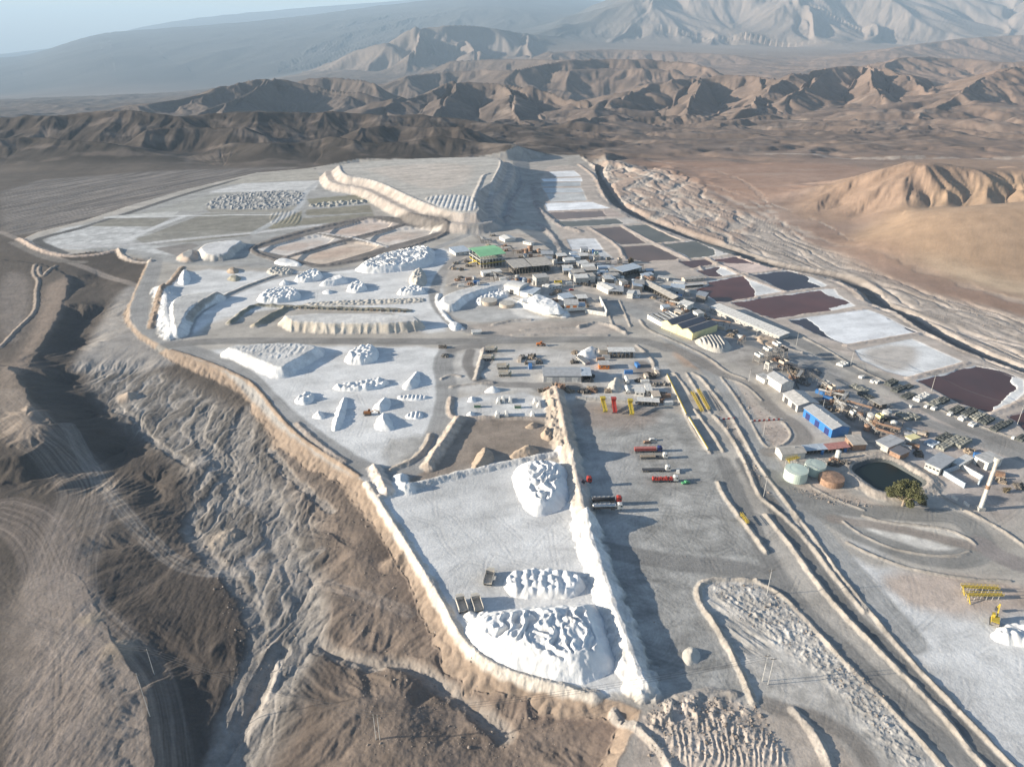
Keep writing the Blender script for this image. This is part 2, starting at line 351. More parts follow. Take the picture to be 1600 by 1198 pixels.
def fill(pts, top, slope=.65, col=None, rag=1.0, level=None, bench=None, rnd=2, topcol=None, flat=True, rib=0):
    P = smoothc(GP(pts, top if level is None else level), rnd)
    m = sel(P, (abs(top)+24)/slope+(bench or 0)+5)
    d = sdf(P, x[m], y[m])+rag*fbm(x[m]/12, y[m]/12, 3, 90)*1.6
    if rib:
        _, al = pdist(P, x[m], y[m], True)
        d = d + rib*np.abs(np.sin(al/2.3+fbm(x[m]/20, y[m]/20, 2, 3)*2))*sst(0, 3, d)
    dd = np.maximum(d, 0)
    if bench: dd = np.where(dd < top/2/slope, dd, np.maximum(top/2/slope, dd-bench))
    t = top-dd*slope
    raised = t > z[m]
    k = np.nonzero(raised)[0]
    if col is not None:
        q = k[d[k] > -.5]; blend(m[q], np.clip((t[q]-z[m[q]])*1.5, 0, 1), col, .14)
    if topcol is not None:
        q = k[d[k] <= 0]; blend(m[q], np.ones(len(q)), topcol, .1)
    z[m[k]] = t[k] + .12*fbm(x[m[k]]/3, y[m[k]]/3, 3, 5)
def cut(pts, depth, slope=.8, level=0.0, rnd=1, warp=0):
    P = smoothc(GP(pts, level), rnd); m = sel(P, 4+warp*2)
    d = sdf(P, x[m], y[m])
    if warp: d = d+warp*fbm(x[m]/18, y[m]/18, 4, 91)*1.6
    t = level-np.clip(-d*slope, 0, depth); k = d < 0
    z[m[k]] = np.minimum(z[m[k]], t[k])
def berm(pts, h, hw, col=None, lump=.35, rnd=2, level=0.0, var=.14, sharp=1.0, closed=False):
    P = smooth(GP(pts, level), rnd) if not closed else smoothc(GP(pts, level), rnd)
    m = sel(P, hw*1.5+1)
    d, al = pdist(P, x[m], y[m], closed)
    L = al.max()+1e-6 if len(al) else 1
    d = d+np.minimum(d, hw*.5)*.7*fbm(x[m]/6, y[m]/6, 3, 14)
    t = np.clip(1-d/hw, 0, 1)
    hh = h*(1+lump*1.1*fbm(x[m]/9, y[m]/9+h, 3, 15)); d = d/(1+(.5 if h < 4 else .1)*fbm(x[m]/11+h, y[m]/11, 3, 17))
    k = np.nonzero(t > 0)[0]; m = m[k]
    z[m] += (hh*np.minimum(t*1.12, 1)**sharp)[k]+(.12*gn(x[m]/1.6, y[m]/1.6, 3)+.14*gn(x[m]/.8, y[m]/.8, 9))*(min(h, 1.5) if h < 4 else .5)*np.minimum(t[k]*3, 1)
    if col is not None: blend(m, np.clip(t[k]*3, 0, 1), col, var, .5)
def road(pts, w_, col, amt=1.0, tracks=.16, soft=1.5, rnd=3, level=0.0, flat=0):
    P = smooth(GP(pts, level), rnd); m = sel(P, w_*.5+soft+2)
    d, al = pdist(P, x[m], y[m])
    d = d+.8*fbm(x[m]/10, y[m]/10, 2, 16)
    wt = amt*(1-sst(w_*.5-soft, w_*.5+soft, d)); k = np.nonzero(wt > 0)[0]; m = m[k]; wt = wt[k]
    tr = gn(d[k]*1.1, al[k]/60, 18)+.6*gn(d[k]*2.6, al[k]/40, 19)
    v = 1+tracks*tr*1.3+.10*fbm(x[m]/12, y[m]/12, 3, 20)
    Cn[m] = Cn[m]*(1-wt[:, None])+(col[None, :]*.74*v[:, None])*wt[:, None]
    if flat: z[m] = z[m]*(1-wt)+(level)*wt
def rot(a, xx, yy): c, s = math.cos(a), math.sin(a); return xx*c+yy*s, -xx*s+yy*c

# --- west side: natural ground under the works
def zone(pts, soft, level=0.0):
    P = smoothc(GP(pts, level), 2); m = sel(P, soft*2)
    d = sdf(P, x[m], y[m]); return m, 1-sst(-soft, soft, d)
def channels(xx, yy, s, o=4):
    """braided runnels: narrow cuts between low bars"""
    wxx = fbm(xx/42, yy/42, 4, s)*12; wyy = fbm(xx/42, yy/42, 4, s+4)*12
    r = 1-np.abs(gn((xx+wxx)/15, (yy+wyy)/70, s+7))*6; r2 = 1-np.abs(gn((xx+wxx)/6, (yy+wyy)/38, s+9))*5
    return np.clip(r, 0, 1)**2, np.clip(r2, 0, 1)**2
m, k = zone([(120,590),(180,570),(270,590),(380,650),(450,720),(520,800),(500,850),(520,930),(500,1010),(470,1100),(420,1198),(300,1260),(330,1120),(390,1000),(380,920),(330,870),(290,830),(300,760),(250,700),(180,650)], 8, -17)
a, b = channels(x[m], y[m], 3)
z[m] += k*(-.55*a-.25*b+.12*fbm(x[m]/5, y[m]/5, 4, 8)+.30*ridged(x[m]/24, y[m]/40, 3, 12)-.3)
blend(m, k*.85, BED, .16, .6); Cn[m] *= (1+k*(.8*a+.5*b-.2+.35*fbm(x[m]/5, y[m]/24, 4, 31)))[:, None]
# dark desert crust on the hillsides west of the bed, and shade painted into the gully and scarp foot
for P_, am in (([(200,720),(250,690),(330,740),(300,820),(250,860),(180,790)], .5), ([(130,870),(240,850),(330,900),(390,960),(390,1060),(330,1130),(250,1010),(180,980),(135,960)], .75),
               ([(470,830),(520,820),(510,880),(480,900)], .4), ([(500,1010),(640,1040),(760,1130),(640,1198),(480,1150),(470,1060)], .45), ([(245,1040),(330,1060),(350,1120),(290,1260),(238,1198)], .7),
               ([(60,560),(110,470),(150,430),(170,440),(120,560),(140,640),(240,700),(300,770),(200,740),(110,680)], .55), ([(0,480),(40,500),(20,640),(0,650)], .3), ([(0,760),(50,720),(100,760),(50,850),(0,900)], .35),
               ([(60,400),(200,395),(235,430),(215,470),(120,430)], .45), ([(0,380),(60,385),(160,420),(0,400)], .25)):
    m, k = zone(P_, 9, -12); blend(m, k*am, VARN_SHADE, .15)
# light flats
for P_, c_, am in (([(110,570),(190,450),(235,440),(205,500),(235,530),(290,560),(230,575),(120,575)], c3(.34,.315,.29), .9), ([(0,430),(45,430),(50,480),(30,540),(0,540)], c3(.30,.26,.23), .5),
                   ([(0,560),(35,600),(45,640),(85,662),(55,705),(0,705)], c3(.30,.24,.19), .8), ([(100,440),(110,430),(100,490),(50,560),(38,590),(0,610),(60,520),(70,450)], c3(.36,.28,.22), .7),
                   ([(0,900),(130,880),(150,950),(200,1040),(232,1080),(238,1260),(0,1260)], c3(.27,.225,.19), .7)):
    m, k = zone(P_, 6, -5); blend(m, k*am, c_, .15)
# brown hummocks between bed and embankment, and the small ravines in them
m, k = zone([(420,660),(520,770),(570,860),(640,960),(700,1040),(800,1110),(960,1150),(900,1260),(480,1260),(520,1100),(530,960),(510,860),(440,740)], 10, -13)
blend(m, k*.7, c3(.215,.172,.14), .18); z[m] += k*(.9*fbm(x[m]/22, y[m]/22, 5, 40)+.25*fbm(x[m]/4, y[m]/4, 3, 41))
for pts, lv in (([(500,1000),(530,1020),(580,1035),(620,1032),(660,1050),(700,1080),(750,1110),(790,1150)], -15), ([(345,1198),(380,1130),(410,1070),(440,1020)], -24)):
    P = smooth(GP(pts, lv), 3); m = sel(P, 12); d, al = pdist(P, x[m], y[m]); d = d+1.5*fbm(x[m]/5, y[m]/5, 3, 9)
    t = np.clip(1-np.abs(d)/5, 0, 1); z[m] -= 2.4*t; blend(m, np.clip(t*1.5, 0, 1)*.7, c3(.36,.32,.28), .1)
# main water courses, pale gravel
for pts, lv, w_ in (([(330,640),(300,680),(350,720),(360,760),(355,800),(340,770),(300,800),(296,830)], -18, 5), ([(395,650),(370,700),(380,740),(430,800),(435,850),(470,910),(490,960),(480,1010),(440,1060),(400,1120),(370,1198)], -22, 9),
                    ([(296,830),(340,890),(380,930),(400,970),(405,1010),(380,1070),(350,1130),(335,1198)], -22, 5), ([(180,640),(210,650),(240,690),(290,720)], -17, 3), ([(420,700),(470,760),(520,800)], -16, 3)):
    P = smooth(GP(pts, lv), 3); m = sel(P, 20); d, al = pdist(P, x[m], y[m]); d = d+2.2*fbm(x[m]/7, y[m]/9, 3, 19)
    t = np.clip(1-np.abs(d)/w_, 0, 1); z[m] -= .7*np.minimum(t*2, 1)-.10*fbm(x[m]/3, y[m]/9, 3, 5); blend(m, np.clip(t*2, 0, 1)*.6, c3(.30,.275,.25), .3, .5)
# vehicle tracks worn into the western ground
def tracks(pts, w_, col, lv, amt=.55, dens=.9):
    P = smooth(GP(pts, lv), 3); m = sel(P, w_); d, al = pdist(P, x[m], y[m])
    q = P; sx = x[m]*1.0
    sgn = np.sign(gn(x[m]/50, y[m]/50, 2)+.001)
    w1 = 1-sst(w_*.35, w_*.5, d)
    st = gn((d+3*gn(al/45, al*0, 4))*dens, al/120, 6)+.7*gn((d-2*gn(al/35, al*0, 9))*dens*2.1, al/70, 8)
    blend(m, w1*np.clip(amt*.5+st*.45, 0, .7), col, .1)
tracks([(0,640),(60,700),(110,720),(145,760),(120,830),(95,900),(100,960),(150,1010),(200,1060),(220,1120),(225,1198)], 34, c3(.38,.32,.27), -11)
tracks([(110,680),(150,740),(190,800),(250,860),(300,890),(380,890),(450,910)], 10, c3(.37,.33,.29), -14, .6)
tracks([(500,860),(430,885),(330,895)], 7, c3(.36,.33,.30), -15, .7)
tracks([(640,960),(560,930),(480,900),(380,870)], 8, c3(.35,.30,.26), -14, .6)
tracks([(60,1250),(90,1100),(110,1020),(90,900),(60,820),(0,800)], 30, c3(.35,.29,.25), -9)
m = sel(GP([(0,270),(480,250),(0,400)], 0), 5); P = smoothc(GP([(0,285),(250,268),(420,262),(480,262),(400,268),(290,300),(130,352),(30,370),(0,362)], -2), 1)
m = sel(P, 15); k = 1-sst(-10, 10, sdf(P, x[m], y[m])); u_, v_ = rot(1.07, x[m], y[m])
st = fbm(u_/120, v_/9, 5, 70); blend(m, k*.8, c3(.20,.18,.165), .1); Cn[m] *= (1+k*st*.45)[:, None]; z[m] += k*1.2*fbm(u_/150, v_/26, 4, 72); Cn[m] *= (1+k*.5*np.clip(fbm(u_/90, v_/5, 4, 73), -.5, .5))[:, None]
fill([(-300,395),(40,405),(100,425),(108,440),(93,490),(54,550),(32,600),(-300,640)], .3, .42, rag=2)
fill([(-300,590),(0,560),(36,598),(46,638),(88,660),(60,706),(0,716),(-300,720)], 3.5, .5, rag=2)
fill([(-400,940),(60,900),(120,880),(150,950),(195,1030),(233,1080),(240,1320),(-400,1320)], -4.6, .6, rag=1)
# small contour ditch beside the western mesa
for pts, lv in (([(55,415),(52,430),(62,440),(57,455),(58,480),(50,495),(25,518),(0,545)], -1), ([(62,418),(60,425),(66,435),(75,425),(88,415)], -1)):
    berm(pts, .9, 2.6, c3(.30,.25,.21), level=lv)
road([(0,362),(30,374),(60,392),(100,408),(150,422),(190,436),(218,447)], 8, c3(.36,.31,.27), level=-1.5)
road([(20,378),(80,408),(130,410)], 10, c3(.28,.25,.22), level=-1.5, tracks=.3)
# the works' gravel platform: everything industrial stands on it, its filled edge falls to the natural ground
PLAT = [(1003,1108),(930,1089),(860,1069),(800,1052),(750,1027),(715,990),(690,940),(650,876),(612,815),(586,778),(560,743),(518,716),(468,684),(440,656),(418,630),(394,600),(362,583),(318,566),(268,549),(236,530),
        (222,522),(204,500),(203,478),(214,450),(228,420),(236,403),(222,404),(200,403),(190,398),(184,388),(150,392),(100,399),(60,390),(34,374),(60,362),(130,345),(200,322),(290,296),(400,270),(480,263),(505,259),(560,255),(700,253),(790,249),(860,241),(905,243),
        (930,262),(937,290),(952,317),(985,338),(1060,368),(1130,393),(1200,418),(1262,428),(1300,436),(1338,452),(1350,470),(1400,488),(1440,516),(1500,546),(1600,582),(1720,640),(1800,800),(1900,1300),(1500,1420),(900,1420),(945,1240),(990,1140)]
P = GP(PLAT); m = sel(P, 60)
d = sdf(P, x[m], y[m])+fbm(x[m]/9, y[m]/9, 3, 23)*1.3
low = np.maximum(d, 0)*.62; t = -low+.25*fbm(x[m]/4, y[m]/7, 3, 24)*sst(0, 3, d)
old = z[m].copy(); k = (d <= 0) | (t > old)
gul = np.clip(1-np.abs(gn(x[m]/6, y[m]/6, 27))*3, 0, 1)*.7*sst(1, 4, d)
z[m] = np.where(d <= 0, np.maximum(0, old*(y[m] > 1250)+d*.7), np.where(t > old, t-gul*(t > old+.4), old))
out = np.nonzero((d > -.5) & (t > old-.3))[0]
blend(m[out], np.clip((t[out]-old[out]+.3), 0, 1)*.9, TAN, .16, .7)
ins = np.nonzero(d <= 0)[0]; wq = 1-sst(-1.5, .5, d[ins])
blend(m[ins], wq, c3(.43,.395,.35), .14, 3)
inP = np.zeros(NS, bool); inP[m[ins]] = True
# --- paints on the platform
paint([(45,380),(70,368),(150,345),(290,305),(400,275),(500,266),(530,285),(590,330),(560,345),(440,370),(395,395),(500,420),(440,420),(250,412),(190,392),(120,392)], c3(.37,.36,.34), 6)
paint([(65,375),(110,352),(160,352),(215,345),(230,370),(200,378),(250,385),(300,383),(290,400),(230,395),(170,385),(100,392)], c3(.50,.495,.48), 4, var=.25)
road([(490,264),(400,273),(290,303),(210,330),(130,356),(62,372),(55,378),(100,396)], 11, c3(.17,.165,.16), flat=0)
for P_, c_ in (([(325,300),(380,287),(500,282),(492,297),(400,300),(330,301)], c3(.58,.57,.55)), ([(345,290),(395,273),(490,263),(505,281),(385,286)], c3(.42,.39,.34)), ([(210,335),(300,312),(335,302),(400,300),(335,324),(300,330),(250,334)], c3(.36,.35,.32)),
               ([(150,350),(180,341),(268,340),(242,354),(140,354)], c3(.26,.245,.21)), ([(215,374),(250,360),(320,334),(440,334),(430,348),(390,368),(300,378),(225,380)], c3(.26,.245,.21)), ([(212,372),(250,363),(330,360),(400,362),(300,376),(220,378)], c3(.30,.285,.25)),
               ([(165,338),(280,330),(270,339),(180,341)], c3(.52,.51,.48)), ([(320,326),(440,326),(470,318),(455,332),(330,333)], c3(.33,.31,.27)),
               ([(480,311),(560,304),(578,317),(485,323)], c3(.25,.235,.18)), ([(478,328),(578,320),(583,332),(478,337)], c3(.26,.24,.19)), ([(472,341),(582,333),(590,341),(560,345),(470,352)], c3(.27,.25,.20)), ([(418,356),(446,342),(472,329),(470,352),(425,358)], c3(.27,.25,.19)),
               ([(240,388),(300,380),(312,384),(276,400)], c3(.27,.25,.23))):
    paint(P_, c_, 2, rag=.6, rnd=0, var=.1)
m, k = zone([(318,322),(342,305),(400,299),(470,298),(476,306),(464,320),(440,327),(325,327)], 2)
u_, v_ = rot(.35, x[m], y[m]); lum = np.clip(gn(u_/8, v_/4, 4)*2+.3, 0, 1)*np.clip(.5+gn(u_/2.5, v_/2.5, 5)*2, 0, 1)
blend(m, k, c3(.42,.41,.39), .1); z[m] += k*lum*2.1; Cn[m] *= (1+k*(lum-.45)*.5)[:, None]
m, k = zone([(484,318),(578,311),(582,317),(484,325)], 1); lum = np.clip(gn(x[m]/5, y[m]/6, 4)*2+.2, 0, 1); blend(m, k, c3(.40,.38,.33), .1); z[m] += k*lum*2.6
m, k = zone([(420,330),(470,330),(470,352),(425,358)], 1); z[m] += k*.5*np.abs(np.sin(rot(.9, x[m], y[m])[0]*.9))
road([(95,384),(200,384),(300,372),(400,364),(470,354),(580,345)], 9, c3(.72,.70,.68)); road([(500,283),(476,300),(470,325),(440,340),(395,365)], 9, c3(.60,.60,.59)); road([(190,378),(240,356),(285,339)], 10, c3(.78,.77,.75)); road([(165,340),(300,337),(440,335)], 5, c3(.85,.84,.81))
# heap-leach dump: a benched tableland
HEAP = [(527,257),(530,268),(540,276),(570,279),(595,286),(625,301),(653,314),(676,324),(720,333),(752,333),(744,316),(746,302),(756,292),(768,286),(776,272),(783,258),(782,250),(776,246),(700,246),(600,250)]
fill(HEAP, 18, .82, c3(.44,.385,.34), rag=1.2, bench=11, topcol=c3(.47,.44,.395), rnd=1)
P_ = HEAP
paint([(560,262),(740,252),(735,285),(680,300),(600,275)], c3(.56,.48,.41), 12, .6, level=18)
paint([(655,309),(735,303),(748,330),(700,329)], c3(.56,.545,.52), 3, .9, level=18)
m, k = zone([(650,307),(738,303),(750,331),(700,329)], 2, 18); z[m] += k*.8*np.abs(np.sin(x[m]*.5))*(z[m] > 16)
berm([(740,314),(742,304),(750,288),(755,274),(765,271)], 1.2, 4, c3(.48,.44,.40), level=18); berm([(784,249),(782,262),(774,276),(767,296)], 1.2, 4, c3(.48,.44,.40), level=18)
berm([(530,258),(533,269),(545,276),(575,280),(600,288),(630,303),(655,314),(680,324)], 1.0, 3.5, c3(.48,.44,.40), level=18)
m, k = zone([(560,265),(740,250),(740,285),(600,290)], 10, 18); z[m] += k*.5*fbm(x[m]/60, y[m]/3, 3, 3)*(z[m] > 16)
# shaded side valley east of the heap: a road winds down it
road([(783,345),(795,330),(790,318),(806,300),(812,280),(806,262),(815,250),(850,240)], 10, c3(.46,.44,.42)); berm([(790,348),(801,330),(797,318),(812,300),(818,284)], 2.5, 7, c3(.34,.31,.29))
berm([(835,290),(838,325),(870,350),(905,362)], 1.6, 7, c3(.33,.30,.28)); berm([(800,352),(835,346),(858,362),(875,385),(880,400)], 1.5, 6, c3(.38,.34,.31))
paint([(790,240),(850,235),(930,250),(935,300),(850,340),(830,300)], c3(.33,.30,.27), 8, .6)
# liner ponds on the pad
paint([(383,392),(410,376),(500,352),(582,335),(640,342),(728,358),(600,402),(498,421),(440,413)], c3(.20,.18,.165), 3)
for P_, c_ in (([(503,363),(580,341),(625,350),(553,370)], c3(.60,.51,.445)), ([(570,373),(633,353),(693,360),(605,385)], c3(.62,.56,.50)), ([(400,390),(493,365),(533,374),(448,400)], c3(.60,.555,.51)), ([(453,403),(535,378),(560,377),(603,385),(503,414)], c3(.60,.50,.41))):
    cut(P_, 1.6, .8); paint(P_, c_, 1.5, rag=.5, rnd=0, var=.18, ns=3)
    q = np.array(P_, float); c0 = q.mean(0); paint([tuple(c0+(p-c0)*np.array([.8,.6])+np.array([-6, 0])) for p in q], c3(.52,.38,.29), 9, .35, rag=6)
    paint([tuple(c0+(p-c0)*np.array([.5,.45])+np.array([-12, 2])) for p in q], c3(.42,.30,.24), 5, .35, rag=8)
berm([(386,392),(412,379),(500,355),(582,338),(640,345),(722,359),(600,399),(498,418),(440,410)], 1.4, 4.5, c3(.19,.17,.155), closed=True)
berm([(446,402),(535,376),(630,351)], 1.2, 4, c3(.23,.2,.18)); berm([(500,364),(555,372),(605,386)], 1, 3, c3(.6,.56,.52))
# stockyards of salt
paint([(262,440),(300,420),(400,425),(500,425),(560,418),(640,392),(700,385),(705,400),(690,430),(690,475),(705,515),(660,522),(600,480),(440,480),(330,500),(302,528),(262,522),(236,512),(245,480)], SALT, 5, .9, var=.07, ns=3)
paint([(320,540),(520,541),(705,543),(700,560),(685,575),(690,600),(690,640),(660,690),(610,735),(560,722),(470,670),(430,640),(395,600),(350,572)], SALT, 4, .93, var=.07, ns=3)
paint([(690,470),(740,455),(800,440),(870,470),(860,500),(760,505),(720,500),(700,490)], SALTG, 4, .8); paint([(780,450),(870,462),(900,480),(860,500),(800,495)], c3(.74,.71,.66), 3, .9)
paint([(690,545),(900,545),(1040,560),(1040,600),(1060,640),(880,625),(860,612),(700,615),(690,600)], c3(.54,.515,.48), 5, .85)
paint([(703,618),(855,612),(862,655),(700,660)], SALT, 3, .8, var=.14)
paint([(705,505),(960,500),(985,520),(800,528),(740,525)], c3(.43,.37,.32), 4, .8)
paint([(668,700),(700,662),(725,652),(860,652),(878,700),(800,722),(700,745),(640,762),(625,745)], c3(.29,.235,.19), 4, .9, var=.2)
paint([(560,738),(592,728),(625,768),(872,710),(893,765),(935,880),(1003,1085),(930,1086),(830,1064),(760,1037),(720,997),(690,940),(650,876),(600,806)], SALT, 1.5, .95, var=.05, ns=4)
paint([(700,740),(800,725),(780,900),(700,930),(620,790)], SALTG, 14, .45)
paint([(600,690),(650,680),(670,685),(640,730),(600,735)], c3(.36,.34,.31), 4, .7, var=.3)
# yards and roads
paint([(880,625),(1040,640),(1075,650),(1130,712),(1180,800),(1215,880),(1160,910),(1090,908),(1100,960),(1150,1050),(1178,1103),(1012,1103),(985,1010),(940,870),(900,720)], c3(.345,.335,.315), 3, 1, var=.2)
paint([(890,625),(1040,640),(1020,665),(960,672),(900,662)], c3(.34,.27,.225), 8, .7)
P = GP([(880,625),(1040,640),(1075,650),(1130,712),(1180,800),(1215,880),(1160,910),(1090,908),(1100,960),(1150,1050),(1178,1103),(1012,1103),(985,1010),(940,870),(900,720)])
m = sel(P, 2); k = inside(P, x[m], y[m]); m = m[k]
for cx_, cy_, rr in ((1080,720,34), (1100,820,60), (1010,700,30), (1060,900,60), (1000,980,50)):
    ox, oy = G(cx_, cy_); r_ = np.hypot((x[m]-ox), (y[m]-oy)*.8)+3*fbm(x[m]/30, y[m]/30, 2, 4)
    Cn[m] *= (1+.20*(1-sst(rr*.6, rr*1.3, r_))*(gn(r_*.8, r_*0+cx_, 5)+.6*gn(r_*1.9, r_*0+cy_, 6)))[:, None]
dirt = np.clip(fbm(x[m]/26, y[m]/9, 4, 35)*1.6-.25, 0, 1); Cn[m] *= (1-.40*dirt)[:, None]
paint([(900,700),(960,690),(1000,720),(980,800),(1000,900),(960,900)], c3(.42,.415,.405), 10, .5)
paint([(1045,543),(1075,545),(1110,565),(1128,585),(1100,582),(1065,570)], c3(.46,.335,.25), 3, .9)
paint([(1130,592),(1165,605),(1188,628),(1205,655),(1236,672),(1233,692),(1203,699),(1190,690),(1168,652)], c3(.46,.385,.33), 2, .9, var=.25, ns=.5)
paint([(1097,592),(1120,616),(1150,665),(1178,725),(1200,765),(1215,790),(1200,785),(1172,740),(1140,680),(1112,630)], c3(.38,.34,.30), 2, .9, var=.25)
paint([(1225,780),(1290,855),(1400,895),(1600,925),(1700,1100),(1700,1300),(1600,1240),(1500,1105),(1400,995),(1300,880)], c3(.56,.555,.545), 4, .9, var=.12)
paint([(1380,960),(1500,930),(1620,960),(1660,1150),(1560,1130),(1480,1050)], SALT, 12, .8, var=.08); paint([(1370,905),(1420,892),(1600,908),(1640,950),(1540,965),(1430,955)], c3(.47,.37,.30), 5, .8)
paint([(1270,780),(1345,812),(1385,850),(1400,880),(1340,860),(1300,820)], c3(.55,.545,.53), 4, .5)
paint([(1350,805),(1430,815),(1500,830),(1520,848),(1440,832),(1370,816)], c3(.62,.57,.50), 2, .9, var=.2); paint([(1315,812),(1370,822),(1450,842),(1512,860),(1495,868),(1420,860),(1350,840)], c3(.66,.63,.58), 2, .9, var=.2)
paint([(1090,915),(1115,905),(1180,907),(1240,945),(1330,1040),(1400,1110),(1470,1198),(1500,1260),(1200,1260),(1180,1100),(1140,1015),(1100,950)], c3(.46,.435,.40), 2, .95, var=.25, ns=.6)
m, k = zone([(1105,912),(1180,910),(1250,960),(1330,1045),(1400,1115),(1460,1200),(1400,1200),(1350,1130),(1290,1060),(1200,1000),(1160,960),(1115,930)], 3); z[m] += k*(.55*np.clip(fbm(x[m]/2, y[m]/2, 4, 61)+.1, 0, 1)+.25*ridged(x[m]/7, y[m]/7, 2, 3))
m, k = zone([(1100,930),(1180,930),(1240,990),(1200,1010),(1160,1040),(1120,970)], 3); u_, v_ = rot(-.9, x[m], y[m]); z[m] += k*.5*fbm(u_/14, v_/2.2, 3, 7)
# rubble and dozer furrows below the salt yard
paint([(1008,1112),(1070,1085),(1180,1100),(1235,1180),(1220,1250),(960,1260),(990,1150)], c3(.45,.385,.33), 3, .9, var=.2)
m, k = zone([(1010,1105),(1060,1085),(1175,1100),(1160,1125),(1060,1130),(1015,1150)], 3); z[m] += k*(2.4*np.clip(fbm(x[m]/5, y[m]/5, 4, 62)+.15, 0, 1))
m, k = zone([(1030,1130),(1170,1125),(1235,1180),(1220,1200),(1050,1200)], 3); fw = rot(-.25, x[m], y[m])[0]*1.5+3.4*fbm(x[m]/10, y[m]/14, 3, 6); z[m] += k*(1.0-.6*np.abs(np.sin(fw))*(.6+.8*fbm(x[m]/5, y[m]/5, 2, 8))+.3*fbm(x[m]/2, y[m]/2, 3, 4))
paint([(1150,1105),(1240,1110),(1320,1150),(1360,1260),(1230,1260),(1238,1180)], c3(.42,.35,.29), 3, .7)
# plant ground
paint([(690,440),(720,400),(740,385),(800,360),(860,380),(960,420),(1030,450),(1010,480),(960,480),(900,500),(860,470),(740,460)], c3(.46,.405,.35), 4, .75, var=.2)
paint([(900,420),(1050,440),(1200,520),(1400,640),(1600,740),(1600,800),(1400,720),(1230,620),(1100,540),(960,460)], c3(.34,.315,.29), 5, .8, var=.28)
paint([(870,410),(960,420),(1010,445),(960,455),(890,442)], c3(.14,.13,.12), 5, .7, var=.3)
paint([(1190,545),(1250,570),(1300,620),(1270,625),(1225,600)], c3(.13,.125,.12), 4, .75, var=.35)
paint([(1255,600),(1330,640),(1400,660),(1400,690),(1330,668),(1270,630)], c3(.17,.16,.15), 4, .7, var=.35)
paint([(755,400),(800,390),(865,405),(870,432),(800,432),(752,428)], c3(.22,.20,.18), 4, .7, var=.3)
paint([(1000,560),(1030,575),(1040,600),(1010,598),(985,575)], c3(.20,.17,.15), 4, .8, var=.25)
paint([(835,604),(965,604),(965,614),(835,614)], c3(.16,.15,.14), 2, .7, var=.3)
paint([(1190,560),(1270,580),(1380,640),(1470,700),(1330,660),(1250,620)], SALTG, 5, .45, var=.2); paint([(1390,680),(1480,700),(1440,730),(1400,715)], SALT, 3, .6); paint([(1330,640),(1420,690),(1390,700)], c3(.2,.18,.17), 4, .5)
paint([(1320,610),(1480,640),(1600,700),(1600,830),(1500,790),(1430,740)], c3(.44,.36,.32), 8, .45)
paint([(1215,735),(1260,745),(1340,775),(1400,795),(1300,790),(1225,760)], c3(.48,.40,.33), 3, .8, var=.25)
paint([(1120,590),(1180,590),(1250,640),(1330,690),(1300,710),(1255,690)], c3(.50,.45,.39), 3, .6)
